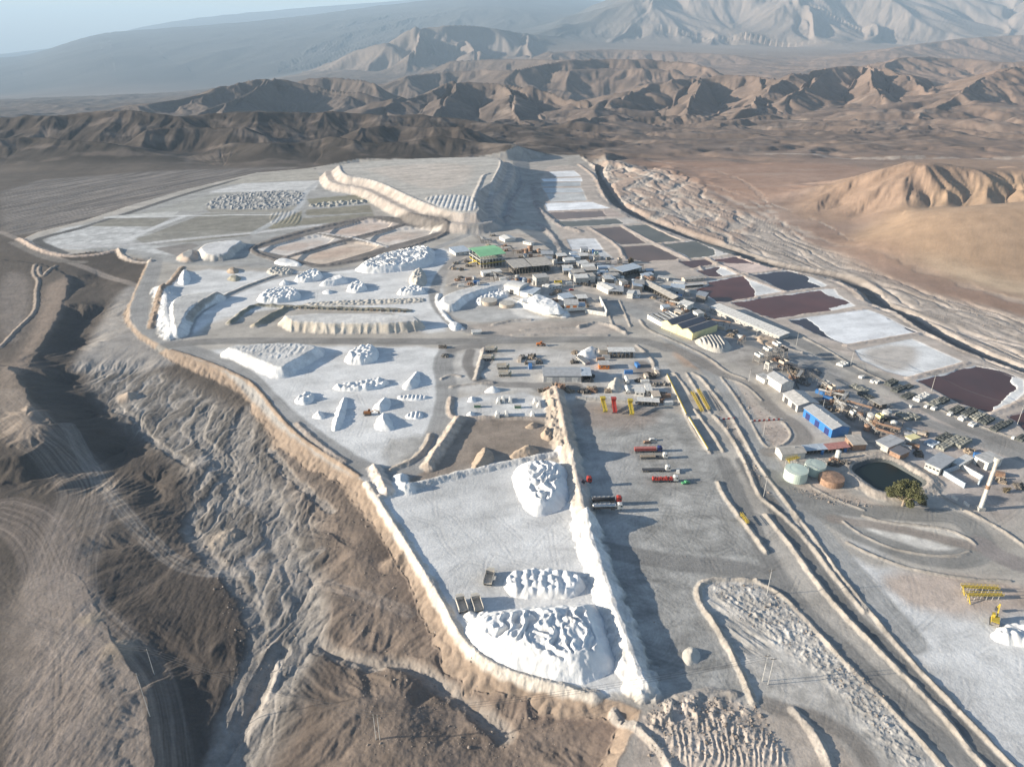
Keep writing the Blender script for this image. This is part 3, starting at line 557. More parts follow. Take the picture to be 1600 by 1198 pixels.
# flooded and dry evaporation cells
def cell(pts, c_, depth=.9, wat=None, lv=.3):
    cut(pts, lv, .5, rnd=0); paint(pts, c_, 1.0, rag=.4, rnd=0, var=.08, ns=2)
    if wat: cut(wat, depth+.5, .6, warp=2.0, rnd=0)
paint([(838,262),(905,258),(935,285),(985,335),(1100,375),(1200,415),(1300,435),(1350,465),(1440,512),(1600,580),(1640,660),(1600,700),(1500,650),(1400,590),(1300,545),(1200,500),(1100,465),(1040,420),(900,410),(870,360)], c3(.48,.41,.355), 3, .8)
WATER = []
for P_, c_, wat, wc in (
  ([(857,269),(897,267),(908,276),(870,277)], c3(.7,.7,.7), None, 0), ([(845,280),(908,278),(910,284),(850,284)], c3(.75,.76,.77), None, 0), ([(845,286),(907,285),(908,291),(848,292)], c3(.40,.42,.43), None, 0),
  ([(847,294),(908,294),(913,301),(853,302)], c3(.50,.52,.53), None, 0), ([(854,303),(913,303),(918,314),(860,316)], c3(.50,.50,.49), None, 0), ([(852,318),(925,316),(955,326),(855,330)], c3(.80,.81,.82), None, 0),
  ([(854,331),(958,328),(975,338),(865,344)], c3(.42,.35,.31), [(856,333),(940,330),(950,338),(868,343)], 0), ([(865,346),(980,340),(1003,349),(910,354),(880,355)], c3(.5,.46,.42), [(868,347),(965,342),(975,349),(910,353),(882,354)], 1),
  ([(885,374),(930,373),(943,390),(893,390)], c3(.66,.67,.68), None, 0), ([(893,392),(943,392),(958,403),(898,405)], c3(.45,.46,.47), None, 0),
  ([(975,353),(1010,351),(1065,376),(1025,380)], c3(.36,.34,.3), 1, 1), ([(925,358),(970,354),(1010,380),(970,383)], c3(.35,.3,.26), 1, 2), ([(970,386),(1020,383),(1067,405),(1005,410),(980,405)], c3(.35,.3,.26), 1, 2),
  ([(1033,380),(1088,376),(1150,395),(1120,401),(1078,404)], c3(.70,.66,.61), [(1033,381),(1088,377),(1115,390),(1120,399),(1078,403)], 1), ([(1060,409),(1103,405),(1120,414),(1083,420)], c3(.3,.25,.22), 1, 3),
  ([(1088,423),(1128,416),(1155,429),(1108,434)], SALT, [(1088,423),(1125,417),(1120,425),(1128,432),(1108,434)], 3), ([(1110,406),(1150,401),(1187,414),(1213,422),(1173,428),(1160,429)], c3(.62,.50,.44), [(1112,406),(1150,401),(1180,412),(1150,412),(1125,410)], 4),
  ([(1175,430),(1230,423),(1262,430),(1292,446),(1288,449),(1228,456)], SALT, [(1175,430),(1230,423),(1255,430),(1268,436),(1265,440),(1280,448),(1228,456)], 5),
  ([(1088,453),(1108,445),(1105,440),(1162,431),(1226,455),(1180,465),(1135,473),(1120,472)], SALT, [(1088,453),(1108,445),(1105,441),(1162,431),(1170,440),(1178,452),(1181,465),(1135,473),(1120,472)], 4),
  ([(1142,473),(1283,453),(1303,451),(1310,461),(1337,478),(1300,486),(1210,498),(1193,493)], SALT, [(1142,473),(1284,453),(1291,461),(1300,466),(1309,474),(1298,478),(1298,486),(1210,498),(1193,493)], 4),
  ([(1232,500),(1260,496),(1355,484),(1375,490),(1435,520),(1325,538),(1283,525)], c3(.72,.725,.73), [(1232,500),(1260,497),(1274,508),(1282,512),(1292,522),(1318,537),(1283,526)], 5),
  ([(1335,547),(1425,529),(1505,565),(1420,589),(1385,580),(1345,562)], c3(.66,.66,.65), None, 0), ([(1430,594),(1523,571),(1563,578),(1600,592),(1602,612),(1575,638),(1543,644),(1500,630)], SALT, [(1430,594),(1523,571),(1560,578),(1583,590),(1590,606),(1565,630),(1543,643),(1500,630)], 3),
  ([(1572,650),(1640,630),(1700,680),(1640,700)], c3(.4,.33,.3), 1, 3)):
    if wat == 1: wat = P_
    cell(P_, c_, wat=wat)
    if wat: WATER.append((P_, wc))
paint([(1340,548),(1400,536),(1440,545),(1420,580),(1370,575)], c3(.46,.41,.36), 6, .8)
for pts in ([(972,353),(1025,382),(1078,406),(1112,434)], [(1010,350),(1065,377),(1090,375),(1155,398),(1215,421)], [(920,356),(968,385),(975,407),(1060,408)], [(1028,381),(1068,378)], [(1060,406),(1125,403)], [(1083,421),(1160,402)], [(1105,436),(1172,429),(1230,421)], [(1105,404),(1158,431),(1228,457)],
            [(1120,474),(1228,457),(1300,449),(1345,455)], [(1190,495),(1300,488),(1370,480)], [(1322,540),(1440,520)], [(1420,591),(1512,567)], [(1548,647),(1640,610)], [(852,317),(925,315)], [(854,331),(958,327)], [(866,345),(980,339)], [(1168,429),(1120,415)]):
    berm(pts, .9, 3.2, c3(.50,.42,.36), lump=.1, rnd=1)
EDGE = [(905,258),(930,275),(940,300),(955,318),(985,336),(1060,367),(1130,391),(1200,417),(1262,427),(1298,435),(1334,452),(1348,470),(1400,487),(1440,515),(1500,545),(1600,581),(1680,615)]
berm(EDGE, 1.2, 5, c3(.50,.40,.33), lump=.15)
road([(1250,428),(1300,440),(1345,468),(1400,492),(1440,520),(1500,550),(1600,588)], 4, c3(.46,.39,.34))
# wash east of the ponds: terraces, runnels and a graded track
m, k = zone([(915,252),(1000,262),(1080,285),(1120,322),(1200,345),(1260,380),(1320,400),(1420,450),(1600,490),(1760,560),(1760,640),(1600,600),(1500,556),(1440,526),(1350,480),(1330,455),(1260,433),(1130,398),(985,345),(940,318),(930,280)], 10, -6)
u_, v_ = rot(-1.28, x[m], y[m]); a, b = channels(v_*.8, u_*.4, 11)
blend(m, k*.9, DESGR, .22, .7); z[m] += k*(-1.4*a-.5*b+.22*ridged(v_/12, u_/60, 3, 8)+.14*fbm(x[m]/5, y[m]/5, 3, 8)-.3); Cn[m] *= (1+k*(.35*a-.1+.3*fbm(v_/10, u_/60, 4, 22)))[:, None]
mm, kk = zone([(925,252),(1080,275),(1130,320),(1190,345),(1150,390),(1040,350),(960,325),(930,290)], 10, -6)
wx2 = fbm(x[mm]/60, y[mm]/60, 3, 8)*40; st = np.abs(gn((x[mm]+wx2)/60, (y[mm]+wx2)/90, 12))*2
z[mm] += kk*1.5*sst(.12, .3, st); blend(mm, kk*sst(.15, .3, st)*.7, c3(.34,.25,.20), .15)
P = smooth(GP([(928,262),(944,285),(964,316),(1002,336),(1070,362),(1140,385),(1210,410),(1264,419),(1320,428),(1360,450),(1376,468),(1424,488),(1466,515),(1524,543),(1604,573),(1710,610)], -3), 2)
m = sel(P, 30); d, al = pdist(P, x[m], y[m]); d = d+1.5*fbm(x[m]/14, y[m]/14, 3, 9); t = -8.0+np.maximum(d-6, 0)*.75
k = (t < z[m]) & ~inP[m]; z[m[k]] = t[k]; blend(m[k], 1-sst(4, 9, d[k]), c3(.17,.15,.135), .2)
road([(1100,380),(1200,388),(1280,420),(1400,452),(1500,480),(1640,520)], 6, c3(.34,.29,.25), level=-7, amt=.6)
for pts in ([(960,268),(1040,290),(1100,330),(1140,350),(1200,385)], [(1000,290),(1060,330),(1075,350)]):
    road(pts, 5, c3(.55,.48,.42), level=-6, amt=.7)
for pts, w_ in (([(955,258),(1060,283),(1110,302),(1160,322),(1205,342),(1290,378),(1370,400),(1450,428),(1600,472),(1700,500)], 9), ([(1000,252),(1090,262),(1160,285),(1190,310),(1215,345)], 5), ([(1130,300),(1180,318),(1225,350),(1250,372)], 4), ([(1290,395),(1360,420),(1440,455),(1560,500),(1700,550)], 5),
                ([(900,228),(1000,236),(1100,240),(1250,246),(1400,252),(1700,250)], 10), ([(1080,290),(1150,300),(1210,325),(1290,350),(1340,385)], 3)):
    P = smooth(GP(pts, -4), 3); m = sel(P, w_*2+6); d, al = pdist(P, x[m], y[m]); d = d+5*fbm(x[m]/22, y[m]/22, 4, 33)*(1+w_/8); t = (1-sst(w_*.3, w_, np.abs(d)))*(.5+.6*fbm(x[m]/30, y[m]/30, 3, 34)); blend(m, np.clip(t, 0, .8), c3(.47,.41,.355), .15); z[m] -= .8*np.clip(t, 0, 1)
# beige hills and the red plain beyond
for P_, c_, am in (([(1215,335),(1290,298),(1412,250),(1500,252),(1700,255),(1700,330),(1400,345),(1310,350)], c3(.31,.215,.155), .85), ([(1310,372),(1400,340),(1530,318),(1760,300),(1760,480),(1600,460),(1420,415),(1330,392)], c3(.37,.26,.175), .85),
                   ([(1420,405),(1600,440),(1760,470),(1760,490),(1600,462),(1410,415)], c3(.50,.39,.28), .8), ([(950,250),(1200,255),(1400,265),(1280,300),(1200,320),(1120,310),(1060,280)], c3(.34,.215,.155), .6), ([(1250,345),(1380,390),(1600,470),(1760,520),(1600,490),(1430,450),(1320,410)], c3(.27,.18,.135), .6)):
    m, k = zone(P_, 24, 0); blend(m, k*am, c_, .1, 2)
m = np.nonzero((Y > 1150) & (Y < 2600) & (X > -100))[0]; pv = np.clip(fbm(X[m]/160, Y[m]/30, 4, 66)*1.5-.25, 0, 1)
C[m] = C[m]*(1-.5*pv[:, None])+c3(.38,.31,.26)*.5*pv[:, None]
for pts, w_, c_ in (([(243,400),(240,425),(228,455),(217,480),(218,500),(236,517),(272,538),(325,556),(376,579),(413,617),(460,664),(524,708),(566,733),(600,745),(640,738),(670,705),(692,660),(700,610),(690,570),(700,548)], 15, c3(.42,.41,.395)),
        ([(255,540),(320,533),(420,532),(560,533),(700,534),(800,532),(900,530),(1000,530),(1045,545)], 13, c3(.34,.325,.305)), ([(190,392),(240,398),(300,410),(380,412),(450,412),(500,424)], 10, c3(.50,.49,.47)),
        ([(290,525),(296,500),(320,480),(370,455),(430,432),(500,425),(560,418),(640,402),(690,385),(740,362),(790,352)], 10, c3(.44,.43,.415)),
        ([(678,455),(682,478),(705,503),(745,522),(800,530)], 11, c3(.36,.345,.33)), ([(740,362),(760,380),(715,400),(690,425),(678,455)], 11, c3(.46,.43,.40)),
        ([(705,548),(730,540),(770,542),(760,570),(735,585),(760,600),(830,602),(900,602)], 9, c3(.33,.31,.29)), ([(735,548),(728,570),(745,592)], 8, c3(.30,.28,.26)),
        ([(960,470),(1000,490),(1050,530),(1100,570),(1135,600),(1165,655),(1195,715),(1225,770),(1290,850),(1350,920),(1420,1000)], 15, c3(.44,.435,.42)), ([(890,455),(960,470),(1080,500),(1200,545),(1300,590),(1400,640),(1500,680),(1600,715)], 12, c3(.40,.385,.365)),
        ([(1240,530),(1300,560),(1390,600),(1480,655),(1600,700)], 15, c3(.33,.315,.295)),
        ([(1045,540),(1090,562),(1123,583),(1175,600),(1205,640),(1252,668),(1260,690),(1235,703),(1200,706)], 10, c3(.35,.32,.29)),
        ([(1200,740),(1215,760),(1250,775),(1300,793),(1375,800),(1450,804),(1490,806),(1518,822),(1536,845),(1533,863),(1500,875),(1450,873),(1388,853),(1338,833),(1308,815),(1275,793)], 13, c3(.33,.32,.30)),
        ([(1300,810),(1350,818),(1425,830),(1488,845),(1525,855)], 7, c3(.38,.33,.29)), ([(1536,850),(1560,870),(1620,890)], 12, c3(.38,.34,.32)), ([(1160,720),(1185,762),(1215,800),(1263,871),(1311,939),(1359,988),(1411,1043),(1480,1118),(1548,1187),(1600,1240)], 8, c3(.235,.23,.22)),
        ([(1130,720),(1165,800),(1198,870),(1242,939),(1291,988),(1342,1036),(1411,1104),(1497,1180),(1560,1240)], 9, c3(.30,.29,.275)), ([(950,860),(1060,880),(1180,890),(1210,915)], 12, c3(.30,.29,.275)), ([(1200,1100),(1300,1130),(1350,1170),(1370,1220)], 7, c3(.33,.30,.27))):
    road(pts, w_, c_, .9)
# embankments, windrows, mounds of the yards
berm([(253,452),(262,470),(259,493),(272,524)], 3.5, 11, SALT, lump=.1); berm([(285,418),(268,440),(252,455),(244,480),(236,512)], 1.3, 4, TAN)
fill([(272,463),(325,455),(346,457),(316,468),(292,483),(282,505),(276,518),(271,500),(269,480)], 6, .9, SALT, topcol=c3(.50,.49,.47))
fill([(313,384),(330,378),(372,374),(377,378),(358,388),(355,397),(320,399)], 5.5, .8, c3(.56,.52,.47), topcol=c3(.64,.63,.62), rib=1.2)
fill([(280,398),(298,388),(302,394),(296,404)], 4, .6, c3(.52,.42,.34))
fill([(440,489),(645,490),(655,504),(460,505)], 7, 1.0, c3(.56,.50,.42), topcol=c3(.60,.58,.55), rib=1.0, rnd=1)
berm([(360,505),(385,484),(402,477),(440,480),(640,486)], 2.2, 4, OLIVE, lump=.6); berm([(398,510),(422,494),(446,483)], 2.5, 4, c3(.42,.36,.27))
m, k = zone([(395,505),(425,488),(446,482),(455,485),(420,508)], 2); blend(m, k*.8, c3(.28,.26,.20), .1)
fill([(350,541),(440,535),(498,538),(478,552),(452,565),(440,577),(400,558),(372,547)], 5.5, .7, SALT, topcol=c3(.55,.54,.52))
m, k = zone([(352,541),(440,535),(490,539),(450,563),(400,555)], 2, 5.5); z[m] += k*.5*fbm(x[m]/2.5, y[m]/6, 3, 6)
berm([(297,505),(300,495),(320,478),(372,452),(432,430),(438,428)], 1.2, 3, c3(.35,.33,.30))
berm([(686,460),(682,472),(700,500),(722,514)], .9, 3, SALT); fill([(694,474),(690,464),(710,455),(750,444),(792,436),(800,441),(760,450),(722,462),(708,478)], 5, 1.0, SALT, topcol=c3(.62,.61,.59)); fill([(808,466),(835,462),(880,478),(890,490),(860,486),(830,478)], 3.5, 1.0, SALT, topcol=SALT)
berm([(868,612),(878,650),(883,680),(890,715)], 4.6, 6.5, c3(.50,.415,.34), sharp=.8, lump=.12); berm([(890,715),(898,740),(906,780),(915,822)], 4.8, 6.5, c3(.52,.46,.40), sharp=.8, lump=.12)
berm([(915,822),(930,870),(950,930),(975,1000),(1002,1075)], 5.0, 7.2, c3(.66,.64,.61), sharp=.8, lump=.12)
berm([(855,615),(862,640),(860,655),(868,690),(880,712)], 2, 4, c3(.45,.38,.31)); berm([(575,756),(612,814),(650,874),(690,940),(716,992),(752,1030),(802,1054),(860,1071),(930,1088)], 1.5, 3.2, c3(.55,.50,.44), lump=.2)
berm([(632,765),(700,745),(780,727),(872,709)], 1.8, 4, c3(.60,.58,.55)); berm([(586,733),(596,752),(605,772)], 3, 5, c3(.60,.52,.45)); berm([(626,748),(628,762),(640,766)], 3, 5, SALT)
berm([(716,658),(694,692),(678,715),(670,730)], 3.2, 5, c3(.48,.40,.33), lump=.2); berm([(705,622),(702,640),(706,655),(760,652),(850,655)], 1.2, 3, c3(.40,.34,.29))
berm([(268,547),(322,564),(366,583),(398,601),(422,632),(444,659),(472,686),(520,717),(560,743)], .8, 2.0, TAN, lump=.5)
berm([(610,735),(650,718),(668,695),(672,680)], 1.3, 3, c3(.38,.33,.28)); berm([(465,662),(500,695),(540,722)], 1, 3, c3(.36,.31,.27))
berm([(30,372),(60,390),(100,401),(150,398),(180,391)], 1.4, 5, c3(.50,.40,.33), lump=.1); berm([(186,390),(190,402),(215,408),(236,408)], 1.8, 4, c3(.50,.42,.35))
for pts, h_ in (([(1197,805),(1216,828),(1244,863),(1270,902),(1311,953),(1359,1001),(1411,1053),(1462,1104),(1531,1190),(1580,1240)], 1.9),
                ([(1083,583),(1096,590),(1115,615),(1140,645),(1165,690),(1188,732),(1207,756),(1244,805),(1272,839),(1304,888),(1349,943),(1394,998),(1445,1056),(1497,1108),(1566,1180),(1600,1215)], 1.6),
                ([(1115,650),(1135,670),(1158,708),(1174,745),(1186,775),(1210,795),(1238,818),(1268,852),(1300,896),(1350,955)], 1.8),
                ([(1181,908),(1222,929),(1256,963),(1297,1011),(1342,1056),(1394,1108),(1462,1183),(1500,1230)], 1.5), ([(1177,1097),(1160,1056),(1139,1012),(1119,977),(1095,946),(1088,919),(1105,907),(1140,905),(1181,908)], 2.3),
                ([(1122,754),(1132,775),(1156,809),(1175,832),(1197,863)], 2.2), ([(1040,585),(1060,618),(1073,650),(1085,675),(1110,708)], 1.2), ([(1053,583),(1068,600),(1078,615)], 1.3), ([(1085,640),(1100,660),(1115,680),(1130,705)], 1.6), ([(1073,583),(1088,608),(1110,645)], 1.3),
                ([(1127,590),(1145,613),(1172,655),(1193,697),(1210,700),(1232,691),(1238,676),(1224,660)], 1.1), ([(1128,590),(1140,592),(1168,603),(1190,625)], 1.0), ([(1000,500),(1010,515),(1060,535),(1110,560),(1135,582),(1165,592)], 1.4),
                ([(1325,848),(1360,866),(1421,888),(1462,896),(1514,905),(1579,908)], 1.1), ([(1470,775),(1513,800),(1555,820),(1600,852),(1640,880)], 1.5), ([(1243,716),(1250,735),(1265,748)], 1.0), ([(1245,730),(1262,757),(1300,778),(1350,797)], .8),
                ([(1318,815),(1345,835),(1390,856),(1440,867),(1495,870),(1515,862)], .9), ([(1350,806),(1380,815),(1430,820),(1480,825),(1512,840),(1524,850)], .9),
                ([(1255,527),(1290,545),(1330,570),(1370,590),(1430,620),(1500,655),(1600,690)], 1.2), ([(945,470),(958,510)], 1.0), ([(968,470),(985,510)], 1.2), ([(1236,800),(1262,840)], .6)):
    berm(pts, h_*.55, .9+h_*.48, c3(.38,.34,.295), lump=.7)
# small ramp mounds in the brown lay-down and a heap in the bed
for (px, py, h_, r_), c_ in (((200,618,4,9), c3(.42,.34,.27)), ((345,835,1.8,9), c3(.33,.28,.23)), ((362,828,1.5,7), c3(.33,.28,.23)), ((615,888,3,7), TAN), ((145,975,.7,6), c3(.3,.25,.2)), ((188,1020,.8,8), c3(.3,.25,.2)), ((1350,460,2,6), DESERT)):
    ox, oy = G(px, py, -14 if px < 700 else -7); m = sel([(ox, oy)], r_*1.5); d = np.hypot(x[m]-ox, y[m]-oy)+2*fbm(x[m]/6, y[m]/6, 3, 2); t = np.clip(1-d/r_, 0, 1); z[m] += h_*t; blend(m, np.clip(t*2, 0, 1), c_, .1)
for pts, h_ in (([(905,511),(930,503),(955,508),(978,521)], 1.6), ([(815,516),(860,513),(905,512)], .9), ([(770,508),(800,500),(830,500)], 1.0), ([(800,524),(880,522),(950,524)], .8), ([(757,545),(754,560),(748,578),(744,592)], 1.8), ([(995,540),(1010,552),(1022,566),(1022,576)], .9),
                ([(705,605),(740,600),(770,598)], 1.0), ([(690,592),(705,585),(720,588)], .8), ([(870,436),(900,446),(940,452)], .7), ([(700,446),(740,438),(760,436)], 1.0), ([(760,398),(720,405),(702,420)], .8), ([(1025,470),(1040,476),(1060,488)], .7),
                ([(1140,520),(1180,524),(1230,545),(1255,552)], 1.4), ([(1060,1090),(1110,1078),(1150,1085)], .9), ([(960,1110),(1000,1140),(1040,1180),(1060,1230)], 1.4), ([(1240,1110),(1270,1140),(1290,1180),(1310,1230)], 1.2), ([(430,1000),(425,1040),(405,1070)], .8)):
    berm(pts, h_, 1.4+h_*.8, c3(.40,.36,.32), lump=.7)
# reservoir basin
RES = [(1329,736),(1333,727),(1365,717),(1388,719),(1405,727),(1445,750),(1449,757),(1441,764),(1382,775),(1340,746)]
berm([(1322,737),(1328,724),(1364,713),(1392,715),(1412,725),(1452,748),(1458,758),(1446,768),(1384,780),(1334,750)], 1.6, 6, c3(.46,.40,.34), closed=True, lump=.1)
P = smoothc(GP(RES), 2); m = sel(P, 2); d = sdf(P, x[m], y[m]); k = d < 0; z[m[k]] = np.minimum(z[m[k]], 1.2-np.clip(-d[k]*.9, 0, 3.5)); blend(m[k], np.ones(k.sum()), c3(.12,.125,.12), .05)
# stains, drag marks and tyre tracks on the working ground
u_, v_ = rot(.35, x, y); st = np.clip(fbm(u_/55, v_/16, 5, 120)*1.5, -.6, 1); st2 = np.clip(fbm(x/8, y/5, 4, 125)*1.4-.1, 0, 1)
Cn *= (1-inP*(.17*st+.13*st2))[:, None]
tr_ = random.Random(3)
def tyre(pts, amt=.16):
    P = smooth(GP(pts), 3); m = sel(P, 4); d, al = pdist(P, x[m], y[m]); w_ = np.exp(-((d-1.1)/tr_.uniform(.3, .9))**2)*np.clip(.6+gn(al/12, al*0+amt*50, 3)*1.6, 0, 1)
    Cn[m] *= (1-amt*w_)[:, None]; z[m] -= .05*w_
for (x0, x1, y0, y1), n_, ln in (((900,1180,640,1080), 60, 90), ((620,960,745,1060), 42, 80), ((330,690,545,700), 30, 60), ((1210,1600,780,1180), 40, 100), ((690,1040,520,620), 30, 50), ((300,680,420,520), 16, 50), ((1040,1220,540,1198), 24, 110), ((0,240,760,1198), 14, 120), ((1250,1600,600,760), 24, 60)):
    for _ in range(n_):
        a0 = tr_.uniform(0, 6.28); px_, py_ = tr_.uniform(x0, x1), tr_.uniform(y0, y1); cv = tr_.gauss(0, .16); pp = [(px_, py_)]
        for q in range(4): a0 += cv; px_ += math.cos(a0)*ln*.4; py_ += math.sin(a0)*ln*.28; pp.append((px_, py_))
        tyre(pp, tr_.uniform(.04, .15))
mt_ = np.nonzero((y > 380) & (y < 1500) & (x > -20) & (x < 1100))[0]
z[mt_] -= drop(x[mt_], y[mt_])
# fine unevenness everywhere near
z += (~inP)*.35*fbm(x/24, y/24, 4, 97)*(1-sst(900, 1300, y))
rough = (.05+.045*(~inP))*(1-sst(700, 1500, y))
z += rough*fbm(x/2.6, y/2.6, 3, 99); Cn *= (1+.07*fbm(x/1.7, y/1.7, 3, 98)+.05*n1[:NS])[:, None]
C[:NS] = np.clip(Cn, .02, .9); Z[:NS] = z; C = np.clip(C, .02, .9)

# ------------------------------------------------------------------ materials
MATS = {}
def mat(name, col, rough=.85, metal=0, var=.12, scale=1.0, bump=0, bscale=3.0, spec=.3, streak=False):
    if name in MATS: return MATS[name]
    M_ = bpy.data.materials.new(name); M_.use_nodes = True; t = M_.node_tree; b = t.nodes['Principled BSDF']
    b.inputs['Roughness'].default_value = rough; b.inputs['Metallic'].default_value = metal; b.inputs['Specular IOR Level'].default_value = spec
    tc = t.nodes.new('ShaderNodeTexCoord'); mp = t.nodes.new('ShaderNodeMapping'); t.links.new(tc.outputs['Object'], mp.inputs[0])
    if streak: mp.inputs['Scale'].default_value = (1, 1, .15)
    n = t.nodes.new('ShaderNodeTexNoise'); n.inputs['Scale'].default_value = scale; n.inputs['Detail'].default_value = 5; t.links.new(mp.outputs[0], n.inputs[0])
    r = t.nodes.new('ShaderNodeMapRange'); r.inputs[1].default_value = .3; r.inputs[2].default_value = .7; r.inputs[3].default_value = 1-var; r.inputs[4].default_value = 1+var
    t.links.new(n.outputs[0], r.inputs[0])
    mx = t.nodes.new('ShaderNodeVectorMath'); mx.operation = 'SCALE'; mx.inputs[0].default_value = col; t.links.new(r.outputs[0], mx.inputs['Scale'])
    t.links.new(mx.outputs[0], b.inputs['Base Color'])
    if bump:
        n2_ = t.nodes.new('ShaderNodeTexNoise'); n2_.inputs['Scale'].default_value = bscale; n2_.inputs['Detail'].default_value = 6; t.links.new(mp.outputs[0], n2_.inputs[0])
        bp = t.nodes.new('ShaderNodeBump'); bp.inputs['Distance'].default_value = bump; bp.inputs['Strength'].default_value = 1
        t.links.new(n2_.outputs[0], bp.inputs['Height']); t.links.new(bp.outputs[0], b.inputs['Normal'])
    MATS[name] = M_; return M_
def ground_material():
    M_ = bpy.data.materials.new('ground'); M_.use_nodes = True; t = M_.node_tree; b = t.nodes['Principled BSDF']
    b.inputs['Roughness'].default_value = .95; b.inputs['Specular IOR Level'].default_value = .1
    at = t.nodes.new('ShaderNodeAttribute'); at.attribute_name = 'earth'
    geo = t.nodes.new('ShaderNodeNewGeometry')
    def nz(sc, det):
        n = t.nodes.new('ShaderNodeTexNoise'); n.inputs['Scale'].default_value = sc; n.inputs['Detail'].default_value = det; n.inputs['Roughness'].default_value = .65
        t.links.new(geo.outputs['Position'], n.inputs[0]); return n
    a, c = nz(.9, 6), nz(.06, 6)
    r = t.nodes.new('ShaderNodeMapRange'); r.inputs[1].default_value = .3; r.inputs[2].default_value = .7; r.inputs[3].default_value = .88; r.inputs[4].default_value = 1.12
    t.links.new(a.outputs[0], r.inputs[0])
    r2 = t.nodes.new('ShaderNodeMapRange'); r2.inputs[1].default_value = .3; r2.inputs[2].default_value = .7; r2.inputs[3].default_value = .9; r2.inputs[4].default_value = 1.1
    t.links.new(c.outputs[0], r2.inputs[0])
    mu = t.nodes.new('ShaderNodeMath'); mu.operation = 'MULTIPLY'; t.links.new(r.outputs[0], mu.inputs[0]); t.links.new(r2.outputs[0], mu.inputs[1])
    mx = t.nodes.new('ShaderNodeVectorMath'); mx.operation = 'SCALE'; t.links.new(at.outputs['Color'], mx.inputs[0]); t.links.new(mu.outputs[0], mx.inputs['Scale'])
    t.links.new(mx.outputs[0], b.inputs['Base Color'])
    bp = t.nodes.new('ShaderNodeBump'); bp.inputs['Distance'].default_value = .22; bp.inputs['Strength'].default_value = .8
    t.links.new(a.outputs[0], bp.inputs['Height']); t.links.new(bp.outputs[0], b.inputs['Normal'])
    return M_
def grid_mesh(name, co, nr, nc, colors=None, material=None):
    me = bpy.data.meshes.new(name); n = nr*nc
    i = (np.arange(nr-1)[:, None]*nc+np.arange(nc-1)[None, :]).ravel()
    q = np.stack([i, i+1, i+nc+1, i+nc], 1).astype(np.int32).ravel()
    me.vertices.add(n); me.vertices.foreach_set('co', co.astype(np.float32).ravel())
    nf = len(i); me.loops.add(nf*4); me.loops.foreach_set('vertex_index', q)
    me.polygons.add(nf); me.polygons.foreach_set('loop_start', np.arange(0, nf*4, 4, dtype=np.int32))
    me.polygons.foreach_set('use_smooth', np.ones(nf, bool)); me.update(calc_edges=True)
    if colors is not None:
        ca = me.color_attributes.new('earth', 'FLOAT_COLOR', 'POINT'); ca.data.foreach_set('color', np.hstack([colors, np.ones((n, 1), np.float32)]).astype(np.float32).ravel())
    if material: me.materials.append(material)
    return me
GROUND = ground_material()
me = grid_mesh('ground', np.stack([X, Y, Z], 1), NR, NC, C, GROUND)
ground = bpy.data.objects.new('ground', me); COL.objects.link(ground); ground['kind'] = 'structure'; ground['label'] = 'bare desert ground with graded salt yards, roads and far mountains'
def ztop(px, py):
    """level of the ground sheet near a world point"""
    r = min(max(np.searchsorted(Yr, py)-1, 0), NR-2); c = min(max(np.searchsorted(U, px/Dr[r])-1, 0), NC-2)
    return float(Z[r*NC+c])
# brine in the cells
WC = [c3(.17,.115,.09), c3(.115,.105,.08), c3(.12,.075,.055), c3(.075,.032,.026), c3(.10,.036,.026), c3(.035,.028,.038)]
WN = ['shaded brown', 'grey-green', 'brown', 'dark brown', 'red-brown', 'near-black']
def sheet(name, pts, zz, m_, kind='structure'):
    P = GP(pts); dz = drop(P[:, 0], P[:, 1]); me = bpy.data.meshes.new(name); me.from_pydata([(a, b, zz-t_) for (a, b), t_ in zip(P, dz)], [], [list(range(len(P)))][0:1]); me.materials.append(m_)
    if me.polygons[0].normal.z < 0: me.flip_normals()
    o = bpy.data.objects.new(name, me); COL.objects.link(o); o['kind'] = kind; return o
for P_, wc in WATER:
    sheet('pond_water', P_, -.45, mat('brine_%d' % wc, tuple(float(v) for v in WC[wc]), .28, var=.22, scale=.03, bump=.015, bscale=2.5, spec=.12))

